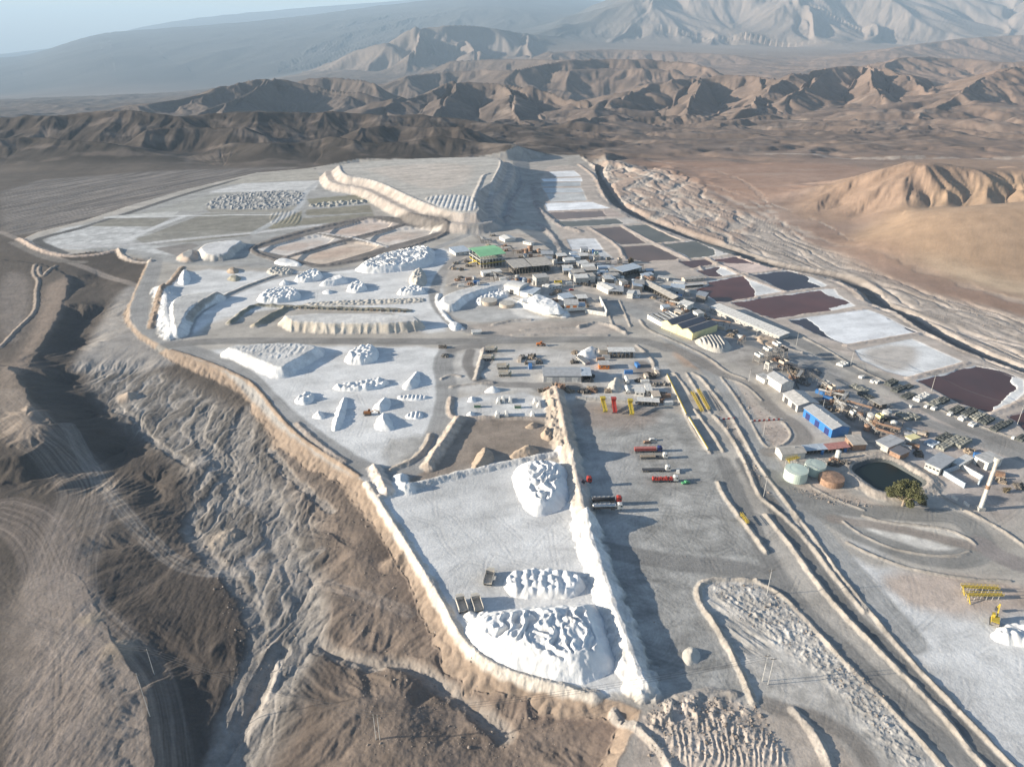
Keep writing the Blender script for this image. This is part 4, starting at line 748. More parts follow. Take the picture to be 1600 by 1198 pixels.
# ------------------------------------------------------------------ object helpers
rnd = random.Random(11)
class MB:
    """collects shapes in a local frame and links them as one mesh object"""
    def __init__(s): s.v = []; s.f = []
    def add(s, vs, fs):
        o = len(s.v); s.v += [tuple(p) for p in vs]; s.f += [tuple(i+o for i in f) for f in fs]; return s
    def box(s, x0, x1, y0, y1, z0, z1):
        return s.add([(x0,y0,z0),(x1,y0,z0),(x1,y1,z0),(x0,y1,z0),(x0,y0,z1),(x1,y0,z1),(x1,y1,z1),(x0,y1,z1)], [(0,3,2,1),(4,5,6,7),(0,1,5,4),(1,2,6,5),(2,3,7,6),(3,0,4,7)])
    def rbox(s, cx, cy, z0, sx, sy, sz, a=0, taper=1.0):
        c, n = math.cos(a), math.sin(a); vs = []
        for k, z_ in ((1, z0), (taper, z0+sz)):
            for dx, dy in ((-1,-1),(1,-1),(1,1),(-1,1)):
                px, py = dx*sx/2*k, dy*sy/2*k; vs.append((cx+px*c-py*n, cy+px*n+py*c, z_))
        return s.add(vs, [(0,3,2,1),(4,5,6,7),(0,1,5,4),(1,2,6,5),(2,3,7,6),(3,0,4,7)])
    def cyl(s, x, y, z0, z1, r, n=14, r2=None):
        r2 = r if r2 is None else r2
        vs = [(x+r*math.cos(2*math.pi*i/n), y+r*math.sin(2*math.pi*i/n), z0) for i in range(n)]+[(x+r2*math.cos(2*math.pi*i/n), y+r2*math.sin(2*math.pi*i/n), z1) for i in range(n)]
        return s.add(vs, [tuple(range(n-1, -1, -1)), tuple(range(n, 2*n))]+[(i, (i+1) % n, n+(i+1) % n, n+i) for i in range(n)])
    def bar(s, p, q, r, n=4):
        p, q = Vector(p), Vector(q); d = (q-p)
        if d.length < 1e-6: return s
        M = d.to_track_quat('Z', 'Y').to_matrix(); vs = []
        for e in (p, q):
            for i in range(n):
                a = 2*math.pi*(i+.5)/n; vs.append(e+M@Vector((r*math.cos(a), r*math.sin(a), 0)))
        return s.add(vs, [tuple(range(n-1, -1, -1)), tuple(range(n, 2*n))]+[(i, (i+1) % n, n+(i+1) % n, n+i) for i in range(n)])
    def prism(s, prof, y0, y1):
        """profile in x-z pushed along y"""
        n = len(prof); vs = [(a, y0, b) for a, b in prof]+[(a, y1, b) for a, b in prof]
        return s.add(vs, [tuple(range(n)), tuple(range(2*n-1, n-1, -1))]+[(i, n+i, n+(i+1) % n, (i+1) % n) for i in range(n)])
    def prismx(s, prof, x0, x1):
        n = len(prof); vs = [(x0, a, b) for a, b in prof]+[(x1, a, b) for a, b in prof]
        return s.add(vs, [tuple(range(n-1, -1, -1)), tuple(range(n, 2*n))]+[(i, (i+1) % n, n+(i+1) % n, n+i) for i in range(n)])
    def build(s, name, m, parent=None, smooth_=False):
        me = bpy.data.meshes.new(name); me.from_pydata(s.v, [], s.f)
        import bmesh as bm_; b = bm_.new(); b.from_mesh(me); bm_.ops.recalc_face_normals(b, faces=b.faces[:]); b.to_mesh(me); b.free()
        if smooth_: me.polygons.foreach_set('use_smooth', [True]*len(me.polygons))
        me.materials.append(m); o = bpy.data.objects.new(name, me); COL.objects.link(o)
        if parent: o.parent = parent
        return o
LAB = []
def tagit(o, label, cat, group=None, px=0):
    o['label'] = label; o['category'] = cat
    if group: o['group'] = group
    LAB.append([o, label, px]); return o
def thing(name, label, cat, x, y, z=None, rz=0.0, group=None, px=None):
    o = bpy.data.objects.new(name, None); COL.objects.link(o); o.empty_display_size = 1
    o.location = (x, y, ztop(x, y) if z is None else z); o.rotation_euler = (0, 0, rz)
    return tagit(o, label, cat, group, x/max(y*cp+CAMH*sp, 1))
def copy_tree(o, x, y, rz, label, z=None):
    r = o.copy(); COL.objects.link(r); r.location = (x, y, ztop(x, y) if z is None else z); r.rotation_euler = (0, 0, rz)
    LAB.append([r, label, x/max(y*cp+CAMH*sp, 1)]); r['label'] = label
    for ch in list(o.children):
        c = ch.copy(); COL.objects.link(c); c.parent = r
        for g in ch.children: d = g.copy(); COL.objects.link(d); d.parent = c
    return r
def ang(p, q): a, b = G(*p), G(*q); return math.atan2(b[1]-a[1], b[0]-a[0])
# paints and metals
def MC(n, c, r=.7, **k): return mat(n, c, r, **k)
m_white = MC('white_paint', (.62,.60,.56), .6, var=.22, scale=.8); m_grey = MC('galvanised_sheet', (.42,.42,.42), .5, metal=.2, var=.14, scale=.5); m_lgrey = MC('pale_sheet', (.46,.445,.42), .6, var=.22, scale=.5)
m_dark = MC('dark_steel', (.07,.07,.075), .6, var=.3, scale=2); m_steel = MC('weathered_steel', (.22,.20,.18), .6, metal=.2, var=.3, scale=1.5); m_rust = MC('rusty_sheet', (.30,.19,.13), .8, var=.35, scale=.7)
m_tan = MC('tan_render', (.50,.42,.34), .8, var=.15, scale=.6); m_beige = MC('dusty_roof', (.42,.385,.34), .7, var=.2, scale=.4); m_green = MC('green_roof', (.24,.50,.27), .6, var=.08, scale=.2)
m_blue = MC('blue_sheet', (.04,.17,.42), .5, var=.1, scale=.4); m_yellow = MC('yellow_paint', (.50,.37,.05), .6, var=.2, scale=1); m_cream = MC('cream_yellow_wall', (.72,.64,.34), .6, var=.08, scale=.3)
m_slate = MC('slate_roof', (.16,.155,.165), .6, var=.1, scale=.3); m_mint = MC('mint_tank_paint', (.52,.60,.52), .5, var=.1, scale=.3); m_glass = MC('dark_glass', (.02,.025,.03), .15, spec=.5); m_red = MC('red_paint', (.40,.05,.035), .5)
m_black = MC('black_rubber', (.02,.02,.02), .8); m_orange = MC('orange_paint', (.55,.17,.03), .5); m_conc = MC('concrete', (.40,.385,.36), .9, var=.2, scale=.5); m_wood = MC('grey_timber', (.30,.24,.18), .9, var=.25, scale=2)
m_navy = MC('navy_paint', (.03,.04,.14), .45); m_maroon = MC('maroon_tarp', (.30,.07,.06), .7, var=.15, scale=1); m_chrome = MC('polished_tank', (.55,.55,.56), .25, metal=.9, var=.1); m_pink = MC('faded_red_roof', (.42,.20,.17), .8, var=.2)
m_cyl = MC('blue_plastic', (.05,.16,.38), .5); m_bluegrey = MC('pale_blue_roof', (.42,.47,.52), .6, var=.12, scale=.4); m_tarpd = MC('dark_shade_net', (.085,.09,.085), .9, var=.35, scale=1.2, bump=.15, bscale=1.6); m_tarpl = MC('dusty_net', (.26,.255,.22), .9, var=.35, scale=1.0, bump=.15, bscale=1.6)
m_salt = mat('heaped_salt', (.74,.73,.71), .9, var=.13, scale=.12, bump=.12, bscale=1.2, spec=.15); m_dirty = mat('dusty_salt', (.50,.465,.41), .95, var=.12, scale=.3, bump=.15, bscale=1.0, spec=.1)
m_earth = mat('tan_earth', (.42,.33,.25), .95, var=.15, scale=.4, bump=.15, bscale=1.2, spec=.1); m_scrap = MC('scrap_metal', (.13,.115,.10), .8, var=.6, scale=1.1, bump=.2, bscale=1.5); m_olive = mat('olive_earth', (.36,.33,.26), .95, var=.15, scale=.4, bump=.12, spec=.1)
m_slurry = mat('dark_rubble', (.13,.13,.13), .95, var=.5, scale=1.0, bump=.2, bscale=1.3)

# ------------------------------------------------------------------ heaps of salt and earth
def pile(pts, H, label, m_=None, style='smooth', slope=.75, s=None, cat='salt heap', name='salt_heap', seed=0, z0=None, group=None):
    P = smoothc(GP(pts), 2); c0 = P.mean(0); base = ztop(*c0) if z0 is None else z0
    if s is None: s = .55 if c0[1] < 420 else .8
    a, b = P.min(0)-1.5, P.max(0)+1.5
    nx, ny = int((b[0]-a[0])/s)+2, int((b[1]-a[1])/s)+2
    gx_, gy_ = np.meshgrid(a[0]+np.arange(nx)*s, a[1]+np.arange(ny)*s); fx, fy = gx_.ravel(), gy_.ravel()
    d = -sdf(P, fx, fy)+.9*fbm(fx/5+seed, fy/5, 3, 4)
    if style == 'smooth': h = np.minimum(slope*d, H*(1+.25*fbm(fx/9, fy/9, 3, seed+2))) + .22*fbm(fx/2.2, fy/2.2, 3, 9)*(d > 0)
    elif style == 'flat': h = np.minimum(slope*d, H) + .25*fbm(fx/2.5, fy/2.5, 3, 9)*(d > 0)+.3*np.abs(gn(fx/2, fy/9, 3))*(d > H/slope)
    elif style == 'ribs': h = np.minimum(slope*d, H*(.35+.65*np.abs(np.sin(fx*1.15))))
    elif style == 'fingers':
        wx_ = fbm(fx/16, fy/16, 3, seed+5)*11; wy_ = fbm(fx/16, fy/16, 3, seed+8)*11
        f1 = 1-np.abs(gn((fx+wx_)/6.0, (fy+wy_)/17, seed+1))*2.6; f2 = 1-np.abs(gn((fx+wx_)/3.0, (fy+wy_)/8, seed+4))*2.6
        inn = sst(1.5, 7, d)
        h = np.minimum(slope*d*1.1, H*.72+ (2.0*np.clip(f1, -.3, 1)+1.0*np.clip(f2, -.3, 1)+.35*fbm(fx/1.8, fy/3.5, 3, 2))*inn)+.15*fbm(fx/1.6, fy/1.6, 2, 9)*(d > 0)
    else:                                   # truckloads tipped side by side
        c = 3.8; ix, iy = np.floor(fx/c), np.floor(fy/c); best = np.full(fx.shape, 0.0)
        for i in (-1, 0, 1):
            for j in (-1, 0, 1):
                k = (((ix+i).astype(int)*73+(iy+j).astype(int)*151+seed*31) & 65535)
                ox, oy = (ix+i+.5+(_hv[k]-.5)*.7)*c, (iy+j+.5+(_hv[(k*5+3) & 65535]-.5)*.7)*c
                rr = np.hypot((fx-ox), (fy-oy)*.8); best = np.maximum(best, (1.5+1.1*_hv[(k*3+1) & 65535])-.66*rr)
        h = np.minimum(slope*d, max(H-2.0, 0.15*H)) + best*sst(-.5, 2.5, d)*(1 if H > 2.2 else .6)+.12*fbm(fx/1.6, fy/1.6, 2, 9)*(d > 0)
    h = np.where(d < 0, np.maximum(d*.5, -.5), np.maximum(h, 0)); keep = d > -1.0
    idx = np.arange(nx*ny).reshape(ny, nx); q = np.stack([idx[:-1, :-1], idx[:-1, 1:], idx[1:, 1:], idx[1:, :-1]], -1).reshape(-1, 4)
    q = q[keep[q].all(1)]; used = np.unique(q); mp = np.full(nx*ny, -1); mp[used] = np.arange(len(used))
    vs = np.stack([fx[used]-c0[0], fy[used]-c0[1], h[used]], 1)
    me = bpy.data.meshes.new(name); me.from_pydata(vs.tolist(), [], mp[q].tolist()); me.polygons.foreach_set('use_smooth', [True]*len(me.polygons))
    me.materials.append(m_ or m_salt); o = bpy.data.objects.new(name, me); COL.objects.link(o); o.location = (c0[0], c0[1], base)
    return tagit(o, label, cat, group or 'heaps of salt and earth', c0[0]/(c0[1]*cp+CAMH*sp))
pile([(798,742),(812,724),(856,721),(886,729),(894,745),(890,786),(868,801),(842,809),(822,800),(806,772)], 6.5, 'tall white salt heap against the earth wall in the corner of the long salt yard', style='fingers', seed=3)
pile([(786,906),(800,892),(870,890),(912,902),(916,918),(900,933),(860,936),(805,935),(788,922)], 4.2, 'small flat white salt heap beside the lone dump truck', style='dump', seed=5)
pile([(722,978),(750,958),(800,950),(870,946),(925,941),(944,958),(957,1015),(968,1040),(930,1066),(880,1072),(820,1056),(760,1035),(724,1002)], 7.2, 'largest white salt heap, furrowed all over, at the bottom end of the long salt yard', style='fingers', seed=9, s=.45)
pile([(722,962),(735,955),(765,955),(775,968),(740,975)], 2.6, 'line of freshly tipped white salt mounds in front of the two dump trucks', style='dump', seed=2)
for a_ in (([(552,420),(590,402),(640,391),(672,388),(682,402),(672,418),(600,428),(560,427)], 6, 'long bright white salt heap below the liner ponds', m_salt, 'fingers'),
  ([(638,434),(652,420),(664,424),(669,446),(650,450),(640,446)], 6, 'beige lumpy heap at the right end of the white stockyard', m_dirty, 'dump'), ([(455,438),(484,425),(500,423),(508,437),(470,443)], 4.5, 'white salt heap with a dark side, left of two others behind the oval one', m_salt, 'dump'),
  ([(494,446),(520,434),(540,432),(548,442),(510,449)], 3.8, 'low oval white salt heap in the middle of the upper stockyard', m_salt, 'smooth'), ([(538,456),(550,443),(567,442),(577,452),(560,459)], 4.5, 'round white salt heap with a pointed shadow in the upper stockyard', m_salt, 'dump'),
  ([(433,447),(442,438),(450,439),(456,446)], 2.8, 'tiny white salt cone beside the diagonal road', m_salt, 'smooth'), ([(396,473),(410,458),(440,452),(466,453),(474,468),(440,474)], 5, 'broad white heap with ribbed front left of the bench of earth', m_salt, 'dump'),
  ([(425,411),(440,404),(465,409),(477,417),(440,416)], 2.2, 'low white windrow at the foot of the liner pond bank', m_salt, 'smooth'), ([(414,424),(430,417),(460,421),(457,430),(425,431)], 2.6, 'lumpy grey-white heap below the liner pond corner', m_dirty, 'dump'),
  ([(616,461),(630,450),(655,448),(670,458),(640,463)], 4, 'white heap with scalloped front beside the curved road', m_salt, 'dump'), ([(501,458),(512,452),(523,457),(513,461)], 2, 'very small white mound between larger salt heaps', m_salt, 'smooth'),
  ([(653,398),(666,385),(682,393),(676,403)], 4.5, 'white salt cone at the far end of the long bright heap', m_salt, 'smooth'), ([(352,424),(362,418),(374,421),(372,428),(358,428)], 2.6, 'yellowish earth cone, upper of the pair near the west embankment', m_earth, 'smooth'),
  ([(353,436),(364,430),(378,433),(374,440),(360,440)], 2.6, 'grey earth cone, lower of the pair near the west embankment', m_olive, 'smooth'), ([(470,479),(660,475),(668,466),(640,466),(480,472)], 1.6, 'long low strip of tipped salt behind the bench of earth', m_dirty, 'dump'),
  ([(275,446),(282,425),(291,420),(299,432),(296,446)], 5.5, 'steep white pile on the left edge of the stockyard', m_salt, 'smooth'), ([(535,567),(545,549),(585,540),(594,552),(588,566),(560,572)], 5.5, 'rough topped white heap right of the flat grey mound', m_salt, 'dump'),
  ([(513,606),(540,601),(600,591),(611,599),(590,609),(540,613)], 3, 'long narrow white ridge in the middle stockyard', m_salt, 'dump'), ([(623,609),(640,590),(653,577),(658,590),(652,609)], 6, 'wedge shaped white heap with a wide jagged shadow', m_salt, 'smooth'),
  ([(456,629),(470,618),(488,612),(493,622),(480,635)], 3, 'cluster of tipped white mounds near the embankment road', m_salt, 'dump'), ([(483,654),(498,641),(509,647),(506,656)], 3.2, 'small smooth white cone near the embankment road', m_salt, 'smooth'),
  ([(515,672),(524,642),(536,619),(545,622),(538,660),(527,674)], 5.5, 'steep white ridge pointing away with a long blue shadow', m_salt, 'smooth'), ([(578,641),(598,620),(612,623),(610,640),(590,646)], 7, 'tall white heap behind the excavator', m_salt, 'smooth'),
  ([(580,669),(598,641),(612,655),(617,673),(597,675)], 6.5, 'tall white heap in front of the excavator', m_salt, 'smooth'), ([(620,617),(670,617),(668,626),(620,626)], 1.5, 'upper patch of ribbed salt windrows', m_salt, 'ribs'),
  ([(632,646),(660,641),(663,655),(634,656)], 1.5, 'lower patch of ribbed salt windrows', m_salt, 'ribs'), ([(816,669),(832,659),(844,664),(837,671)], 3, 'small brown earth mound in the brown lay-down area', m_earth, 'smooth'),
  ([(842,680),(855,668),(867,675),(863,690),(850,688)], 4, 'brown earth mound against the foot of the long earth wall', m_earth, 'dump'), ([(732,735),(747,705),(760,697),(774,712),(770,727),(745,738)], 4.2, 'brown earth heap with a steep face, left one of the lay-down area', m_earth, 'smooth'),
  ([(793,713),(815,698),(830,695),(846,705),(837,716),(805,718)], 4.2, 'brown double earth heap, right one of the lay-down area', m_earth, 'smooth'), ([(1065,1031),(1068,1014),(1083,1010),(1093,1017),(1095,1032),(1078,1043)], 3.6, 'lone pale flat topped heap on the open truck yard', m_dirty, 'flat'),
  ([(1543,998),(1558,978),(1600,973),(1650,985),(1650,1012),(1580,1010)], 4, 'bright white heap beside the yellow excavator', m_salt, 'dump'), ([(899,554),(918,543),(932,544),(937,556),(920,563),(905,561)], 4, 'white salt heap behind the workshop', m_salt, 'smooth'),
  ([(946,608),(957,590),(969,587),(973,613),(955,616)], 4.2, 'cream coloured bank of salt beside the white tank trailers', m_dirty, 'smooth'), ([(1081,533),(1100,525),(1130,527),(1144,540),(1141,549),(1123,553),(1100,546)], 4.5, 'pale heap covered in rows of bags beside the cream hall', m_dirty, 'ribs'),
  ([(1247,581),(1265,573),(1287,580),(1279,591),(1255,589)], 1.6, 'dark grey rubble spread behind the screening plant', m_slurry, 'dump'), ([(729,629),(733,620),(743,620),(745,629)], 2.2, 'small bluish salt mound, upper of two in the block yard', m_salt, 'smooth'),
  ([(727,652),(731,643),(741,643),(742,652)], 2.2, 'small bluish salt mound, lower of two in the block yard', m_salt, 'smooth'), ([(820,474),(840,466),(875,480),(886,497),(850,496),(830,488)], 4, 'cream salt bank below the white sheds of the plant', m_salt, 'smooth'),
  ([(740,470),(757,460),(790,452),(800,462),(775,468),(750,480)], 3, 'crinkled white salt slope inside the curved salt basin', m_salt, 'dump'), ([(752,614),(766,604),(780,606),(782,615)], 3.2, 'white salt mound above the block yard', m_salt, 'smooth'),
  ([(1176,528),(1195,527),(1224,537),(1215,545),(1190,540)], 2.2, 'sandy bank behind the twin conical bins', m_earth, 'smooth'), ([(700,508),(706,503),(722,506),(720,516),(706,518)], 2.2, 'white salt windrow at the right foot of the bench of earth', m_salt, 'smooth')):
    pile(a_[0], a_[1], a_[2], a_[3], a_[4], cat='salt heap' if a_[3] in (m_salt, m_dirty) else 'earth heap', name='salt_heap' if a_[3] in (m_salt, m_dirty) else 'earth_heap', seed=len(a_[2]) % 13)

# ------------------------------------------------------------------ buildings
def shed(A, B, D, h, label, wall=m_white, roof=m_lgrey, kind='gable', rise=None, open_=False, name='shed', cat='shed', doors=0, windows=0, doorm=m_dark, over=.5, posts=5, bins=0, group=None, frontopen=False, vents=0, endm=None):
    a, b = G(*A), G(*B); L = math.hypot(b[0]-a[0], b[1]-a[1]); rz = math.atan2(b[1]-a[1], b[0]-a[0])
    if math.cos(rz) < 0 and False: pass
    t = thing(name, label, cat, a[0], a[1], None, rz, group); rise = D*.12 if rise is None else rise
    ez = -.6
    if open_:
        w_ = MB()
        for i in range(posts+1):
            for yy in (0.15, D-.15): w_.box(L*i/posts-.15 if i else 0, L*i/posts+.15 if i < posts else L, yy-.15, yy+.15, ez, h)
        for yy in (.15, D-.15): w_.box(0, L, yy-.1, yy+.1, h-.35, h-.01)
        for xx in (.1, L-.1): w_.box(xx-.1, xx+.1, .05, D-.05, h-.34, h-.02)
        w_.build('post_frame', m_steel, t)
        mm = MB()
        for i in range(posts):
            x_ = L*(i+.5)/posts; k = rnd.uniform(.3, .75)
            mm.rbox(x_, D*.5, ez, L/posts*.6, D*.45, h*k+.6); mm.cyl(x_, D*.25, 0, h*.4, min(1.2, L/posts*.3), 8)
        mm.build('stored_plant', m_scrap if bins == 0 else m_steel, t)
    else:
        w_ = MB(); th = .25
        if not frontopen: w_.box(0, L, 0, th, ez, h)
        w_.box(0, L, D-th, D, ez, h)
        g0, g1 = th+.003, D-th-.003
        if kind == 'gable' :
            for x0 in (0, L-th): w_.prismx([(g0 if not frontopen else 0, ez), (g1, ez), (g1, h), (D/2, h+rise-.02), (g0 if not frontopen else 0, h)], x0+.002, x0+th-.002)
        else:
            for x0 in (0, L-th): w_.box(x0+.002, x0+th-.002, g0 if not frontopen else 0, g1, ez, h)
        w_.build('wall', wall, t)
    r_ = MB(); ov = over
    if kind == 'gable': r_.prismx([(-ov, h-rise*ov/D*2+.02), (D/2, h+rise+.02), (D+ov, h-rise*ov/D*2+.02), (D+ov, h-rise*ov/D*2+.2), (D/2, h+rise+.24), (-ov, h-rise*ov/D*2+.2)], -ov, L+ov)
    elif kind == 'mono': r_.prismx([(-ov, h+.01), (D+ov, h+rise), (D+ov, h+rise+.2), (-ov, h+.22)], -ov, L+ov)
    elif kind == 'flat': r_.box(-ov, L+ov, -ov, D+ov, h+.01, h+.22)
    elif kind == 'barrel':
        pr = [(D/2-(D/2+ov)*math.cos(math.pi*i/8), h+.02+rise*1.3*math.sin(math.pi*i/8)) for i in range(9)]
        r_.prismx(pr+[(p[0], p[1]+.2) for p in reversed(pr)], -ov, L+ov)
        if not open_: MB().prismx([(p[0]*.96+D*.02, max(p[1]-.15, h)) for p in pr], 0.05, L-.05).build('gable_end', wall, t)
    ro = r_.build('roof', roof, t)
    n = max(2, int(L/4)); rb = MB()
    for i in range(1, n):
        x_ = L*i/n
        if kind == 'mono': rb.add([(x_-.06,-ov,h+.22),(x_+.06,-ov,h+.22),(x_+.06,D+ov,h+rise+.2),(x_-.06,D+ov,h+rise+.2),(x_-.06,-ov,h+.3),(x_+.06,-ov,h+.3),(x_+.06,D+ov,h+rise+.28),(x_-.06,D+ov,h+rise+.28)], [(0,3,2,1),(4,5,6,7),(0,1,5,4),(1,2,6,5),(2,3,7,6),(3,0,4,7)])
        elif kind == 'gable' and i % 2 == 0:
            rb.box(x_-.35, x_+.35, D/2-.3, D/2+.3, h+rise+.1, h+rise+.65)
    if rb.v: rb.build('ridge_vent' if kind == 'gable' else 'roof_seam', roof if kind == 'mono' else m_grey, t)
    for i in range(doors):
        x_ = L*(i+.5)/doors; dw = min(4.2, L/doors*.55); MB().box(x_-dw/2, x_+dw/2, -.05, .1, 0, min(h*.75, 4.2)).build('door', doorm, t)
    for i in range(windows):
        x_ = L*(i+.5)/windows; f_ = MB().box(x_-.75, x_+.75, -.06, .08, h*.42, h*.42+1.1).build('window', m_white if wall is not m_white else m_grey, t)
        MB().box(x_-.62, x_+.62, -.09, -.02, h*.42+.12, h*.42+.98).build('pane', m_glass, f_)
    return t
SH = shed
SH((712,400),(735,397), 20, 3.6, 'low white shed with a grey roof left of the green roofed plant', m_white, m_bluegrey, 'mono', 1.0, windows=3)
SH((803,431),(830,428), 24, 8, 'open shed with a dusty grey roof, left of the pair beside the green roofed plant', m_white, m_beige, 'mono', 1.5, open_=True, posts=6, name='open_shed')
SH((833,428),(864,425), 24, 8, 'open shed with a dusty grey roof, right of the pair beside the green roofed plant', m_white, m_beige, 'mono', 1.5, open_=True, posts=6, name='open_shed')
SH((838,447),(858,445), 12, 8, 'blocky grey concrete building with a flat top in the middle of the plant', m_conc, m_conc, 'flat', name='concrete_building', cat='building', windows=3)
SH((788,457),(811,462), 18, 6, 'white barrel roofed shed at the edge of the salt basin', m_white, m_white, 'barrel', 2, doors=1, name='white_shed')
SH((812,463),(832,467), 15, 4.6, 'lower white shed joined to the barrel roofed one', m_white, m_bluegrey, 'mono', 1.2, name='white_shed')
SH((850,453),(856,454), 7, 4, 'small white hut at the left end of a row of white boxes', m_white, m_white, 'gable', name='white_hut', cat='hut')
SH((857,454),(878,450), 7, 3.2, 'low white office row beside the yellow platform', m_white, m_white, 'flat', windows=4, name='office', cat='office')
SH((780,374),(789,379), 14, 3.5, 'white narrow building on the slope above the plant', m_white, m_white, 'gable', 1.2, windows=2, name='white_building', cat='building')
SH((817,381),(830,384), 6, 3, 'small white house on the slope above the green roof', m_white, m_lgrey, 'flat', windows=2, name='white_house', cat='house')
SH((755,433),(784,430), 9, 4, 'white walled store in front of the green roofed plant', m_white, m_white, 'flat', doors=2, name='store_building', cat='building')
SH((882,489),(903,489), 10, 4.5, 'grey roofed workshop with an orange door beside the walled pit', m_white, m_lgrey, 'mono', 1, doors=2, doorm=m_orange, name='workshop', cat='workshop')
SH((880,474),(897,471), 10, 4.5, 'white roofed store behind the grey roofed workshop', m_white, m_bluegrey, 'mono', 1, name='store_building', cat='building')
SH((903,474),(918,473), 8, 4.5, 'striped roofed canopy next to the walled pit', m_white, m_white, 'mono', .8, open_=True, posts=3, name='canopy', cat='canopy')
SH((903,486),(914,486), 8, 4.5, 'pale grey roofed lean-to nearest the walled pit', m_white, m_bluegrey, 'mono', .8, open_=True, posts=3, name='lean_to', cat='lean-to')
SH((932,451),(950,460), 12, 4, 'white flat building along the inner road opposite the walled pit', m_white, m_white, 'gable', 1.2, windows=3, name='white_building', cat='building')
SH((951,461),(973,462), 13, 4, 'grey roofed open shelter joined to the white flat building', m_white, m_grey, 'mono', 1, open_=True, posts=4, name='shelter', cat='shelter')
SH((979,466),(988,467), 9, 5, 'white cube shaped building at the end of the inner road row', m_white, m_white, 'flat', name='white_building', cat='building')
SH((989,466),(1000,466), 9, 4, 'bluish low building beside the white cube', m_bluegrey, m_lgrey, 'mono', .8, windows=2, name='low_building', cat='building')
SH((1002,450),(1051,474), 11, 5.5, 'long dusty roofed shed running diagonally beside the small ponds', m_steel, m_beige, 'gable', 1.6, open_=True, posts=12, name='long_shed')
SH((1058,480),(1073,485), 9, 4, 'small white roofed shed past the end of the dusty long shed', m_white, m_white, 'mono', 1, doors=1, name='small_shed')
SH((972,434),(1002,430), 13, 6, 'wide pale roof over a dark open hall near the brown ponds', m_dark, m_bluegrey, 'mono', 1.2, open_=True, posts=7, name='open_hall', cat='hall')
SH((1051,446),(1068,448), 6, 3, 'white trailer office beside the red-brown pond', m_white, m_white, 'flat', windows=3, name='office', cat='office')
SH((1070,442),(1100,439), 7, 3, 'tan walled store on the bank of the red-brown pond', m_tan, m_beige, 'gable', 1, windows=4, name='store_building', cat='building')
SH((1067,451),(1100,448), 5, 2.2, 'long low white shelter in front of the tan walled store', m_white, m_lgrey, 'flat', open_=True, posts=7, name='shelter', cat='shelter')
SH((1027,438),(1044,440), 6, 3, 'white hut at the corner of the drained white pond', m_white, m_lgrey, 'flat', windows=2, name='white_hut', cat='hut')
SH((1036,486),(1046,485), 6, 3.4, 'small grey-white gatehouse beside the inner road', m_white, m_bluegrey, 'gable', 1, name='gatehouse', cat='hut')
SH((1053,491),(1063,494), 6, 3.2, 'tan yellow hut behind the cream hall', m_tan, m_beige, 'gable', 1, windows=1, name='tan_hut', cat='hut')
SH((1082,492),(1090,497), 6, 4, 'white hut at the back corner of the cream hall', m_white, m_lgrey, 'flat', name='white_hut', cat='hut')
SH((1108,488),(1217,531), 11, 5, 'very long white roofed shed along the pond bank', m_conc, m_white, 'mono', 1.2, windows=18, doors=0, name='long_white_shed')
SH((1197,598),(1219,613), 10, 6.2, 'plain white gabled hall above the blue shed', m_white, m_grey, 'gable', 2, doors=0, name='white_hall', cat='hall')
SH((1222,625),(1245,644), 15, 5, 'grey gabled shed between the white hall and the blue shed', m_lgrey, m_lgrey, 'gable', 1.8, doors=2, name='grey_shed')
SH((1254,650),(1298,684), 12, 6, 'bright blue shed with a grey roof and three doors', m_blue, m_grey, 'gable', 1.8, doors=3, doorm=m_navy, name='blue_shed')
SH((1331,688),(1343,690), 6, 3.4, 'small tan block with a rooftop mast beside the blue shed', m_tan, m_tan, 'flat', windows=1, name='tan_block', cat='building')
SH((1331,704),(1352,703), 9, 4, 'brown tin roofed store at the end of the red awning', m_rust, m_beige, 'mono', 1.2, name='store_building', cat='building')
SH((1294,709),(1326,705), 5, 3, 'faded red awning above the retention pond', m_conc, m_pink, 'mono', .5, open_=True, posts=6, name='awning', cat='awning')
SH((1259,711),(1293,708), 5, 3, 'grey-blue awning between the green tanks and the red awning', m_conc, m_bluegrey, 'mono', .5, open_=True, posts=6, name='awning', cat='awning')
SH((1221,719),(1257,716), 8, 4, 'white ended store with a beige roof beside the pale green tank', m_white, m_beige, 'gable', 1.4, name='store_building', cat='building')
SH((1520,724),(1541,735), 12, 5, 'white walled building with a flat grey roof near the chimney', m_white, m_lgrey, 'flat', doors=1, name='white_building', cat='building')
SH((1497,734),(1518,722), 4, 3, 'narrow white wing attached to the flat roofed building near the chimney', m_white, m_white, 'flat', name='white_wing', cat='building')
SH((1443,733),(1466,743), 17, 4.2, 'big grey flat roofed building beside the retention pond', m_lgrey, m_grey, 'flat', windows=4, name='grey_building', cat='building')
SH((1388,713),(1404,721), 9, 3, 'small dark grey roofed building at the tip of the retention pond', m_rust, m_slate, 'flat', name='grey_building', cat='building')
SH((1367,698),(1386,708), 13, 4, 'grey flat roofed store in the shade behind the retention pond', m_conc, m_grey, 'mono', .8, name='store_building', cat='building')
SH((1412,693),(1421,698), 7, 5, 'cream roofed block standing alone on the blue stained ground', m_conc, m_cream, 'flat', name='cream_block', cat='building')
SH((1359,633),(1373,641), 9, 4, 'beige flat shelter in the shaded scrap yard', m_conc, m_beige, 'flat', open_=True, posts=3, name='shelter', cat='shelter')
SH((849,597),(908,597), 14, 5, 'large grey workshop in the middle of the vehicle yard', m_grey, m_grey, 'gable', 1.5, doors=3, doorm=m_white, windows=0, name='grey_workshop', cat='workshop')
SH((909,598),(923,598), 12, 5.6, 'dark open bay at the right end of the grey workshop', m_dark, m_bluegrey, 'mono', .6, frontopen=True, name='open_bay', cat='shed')
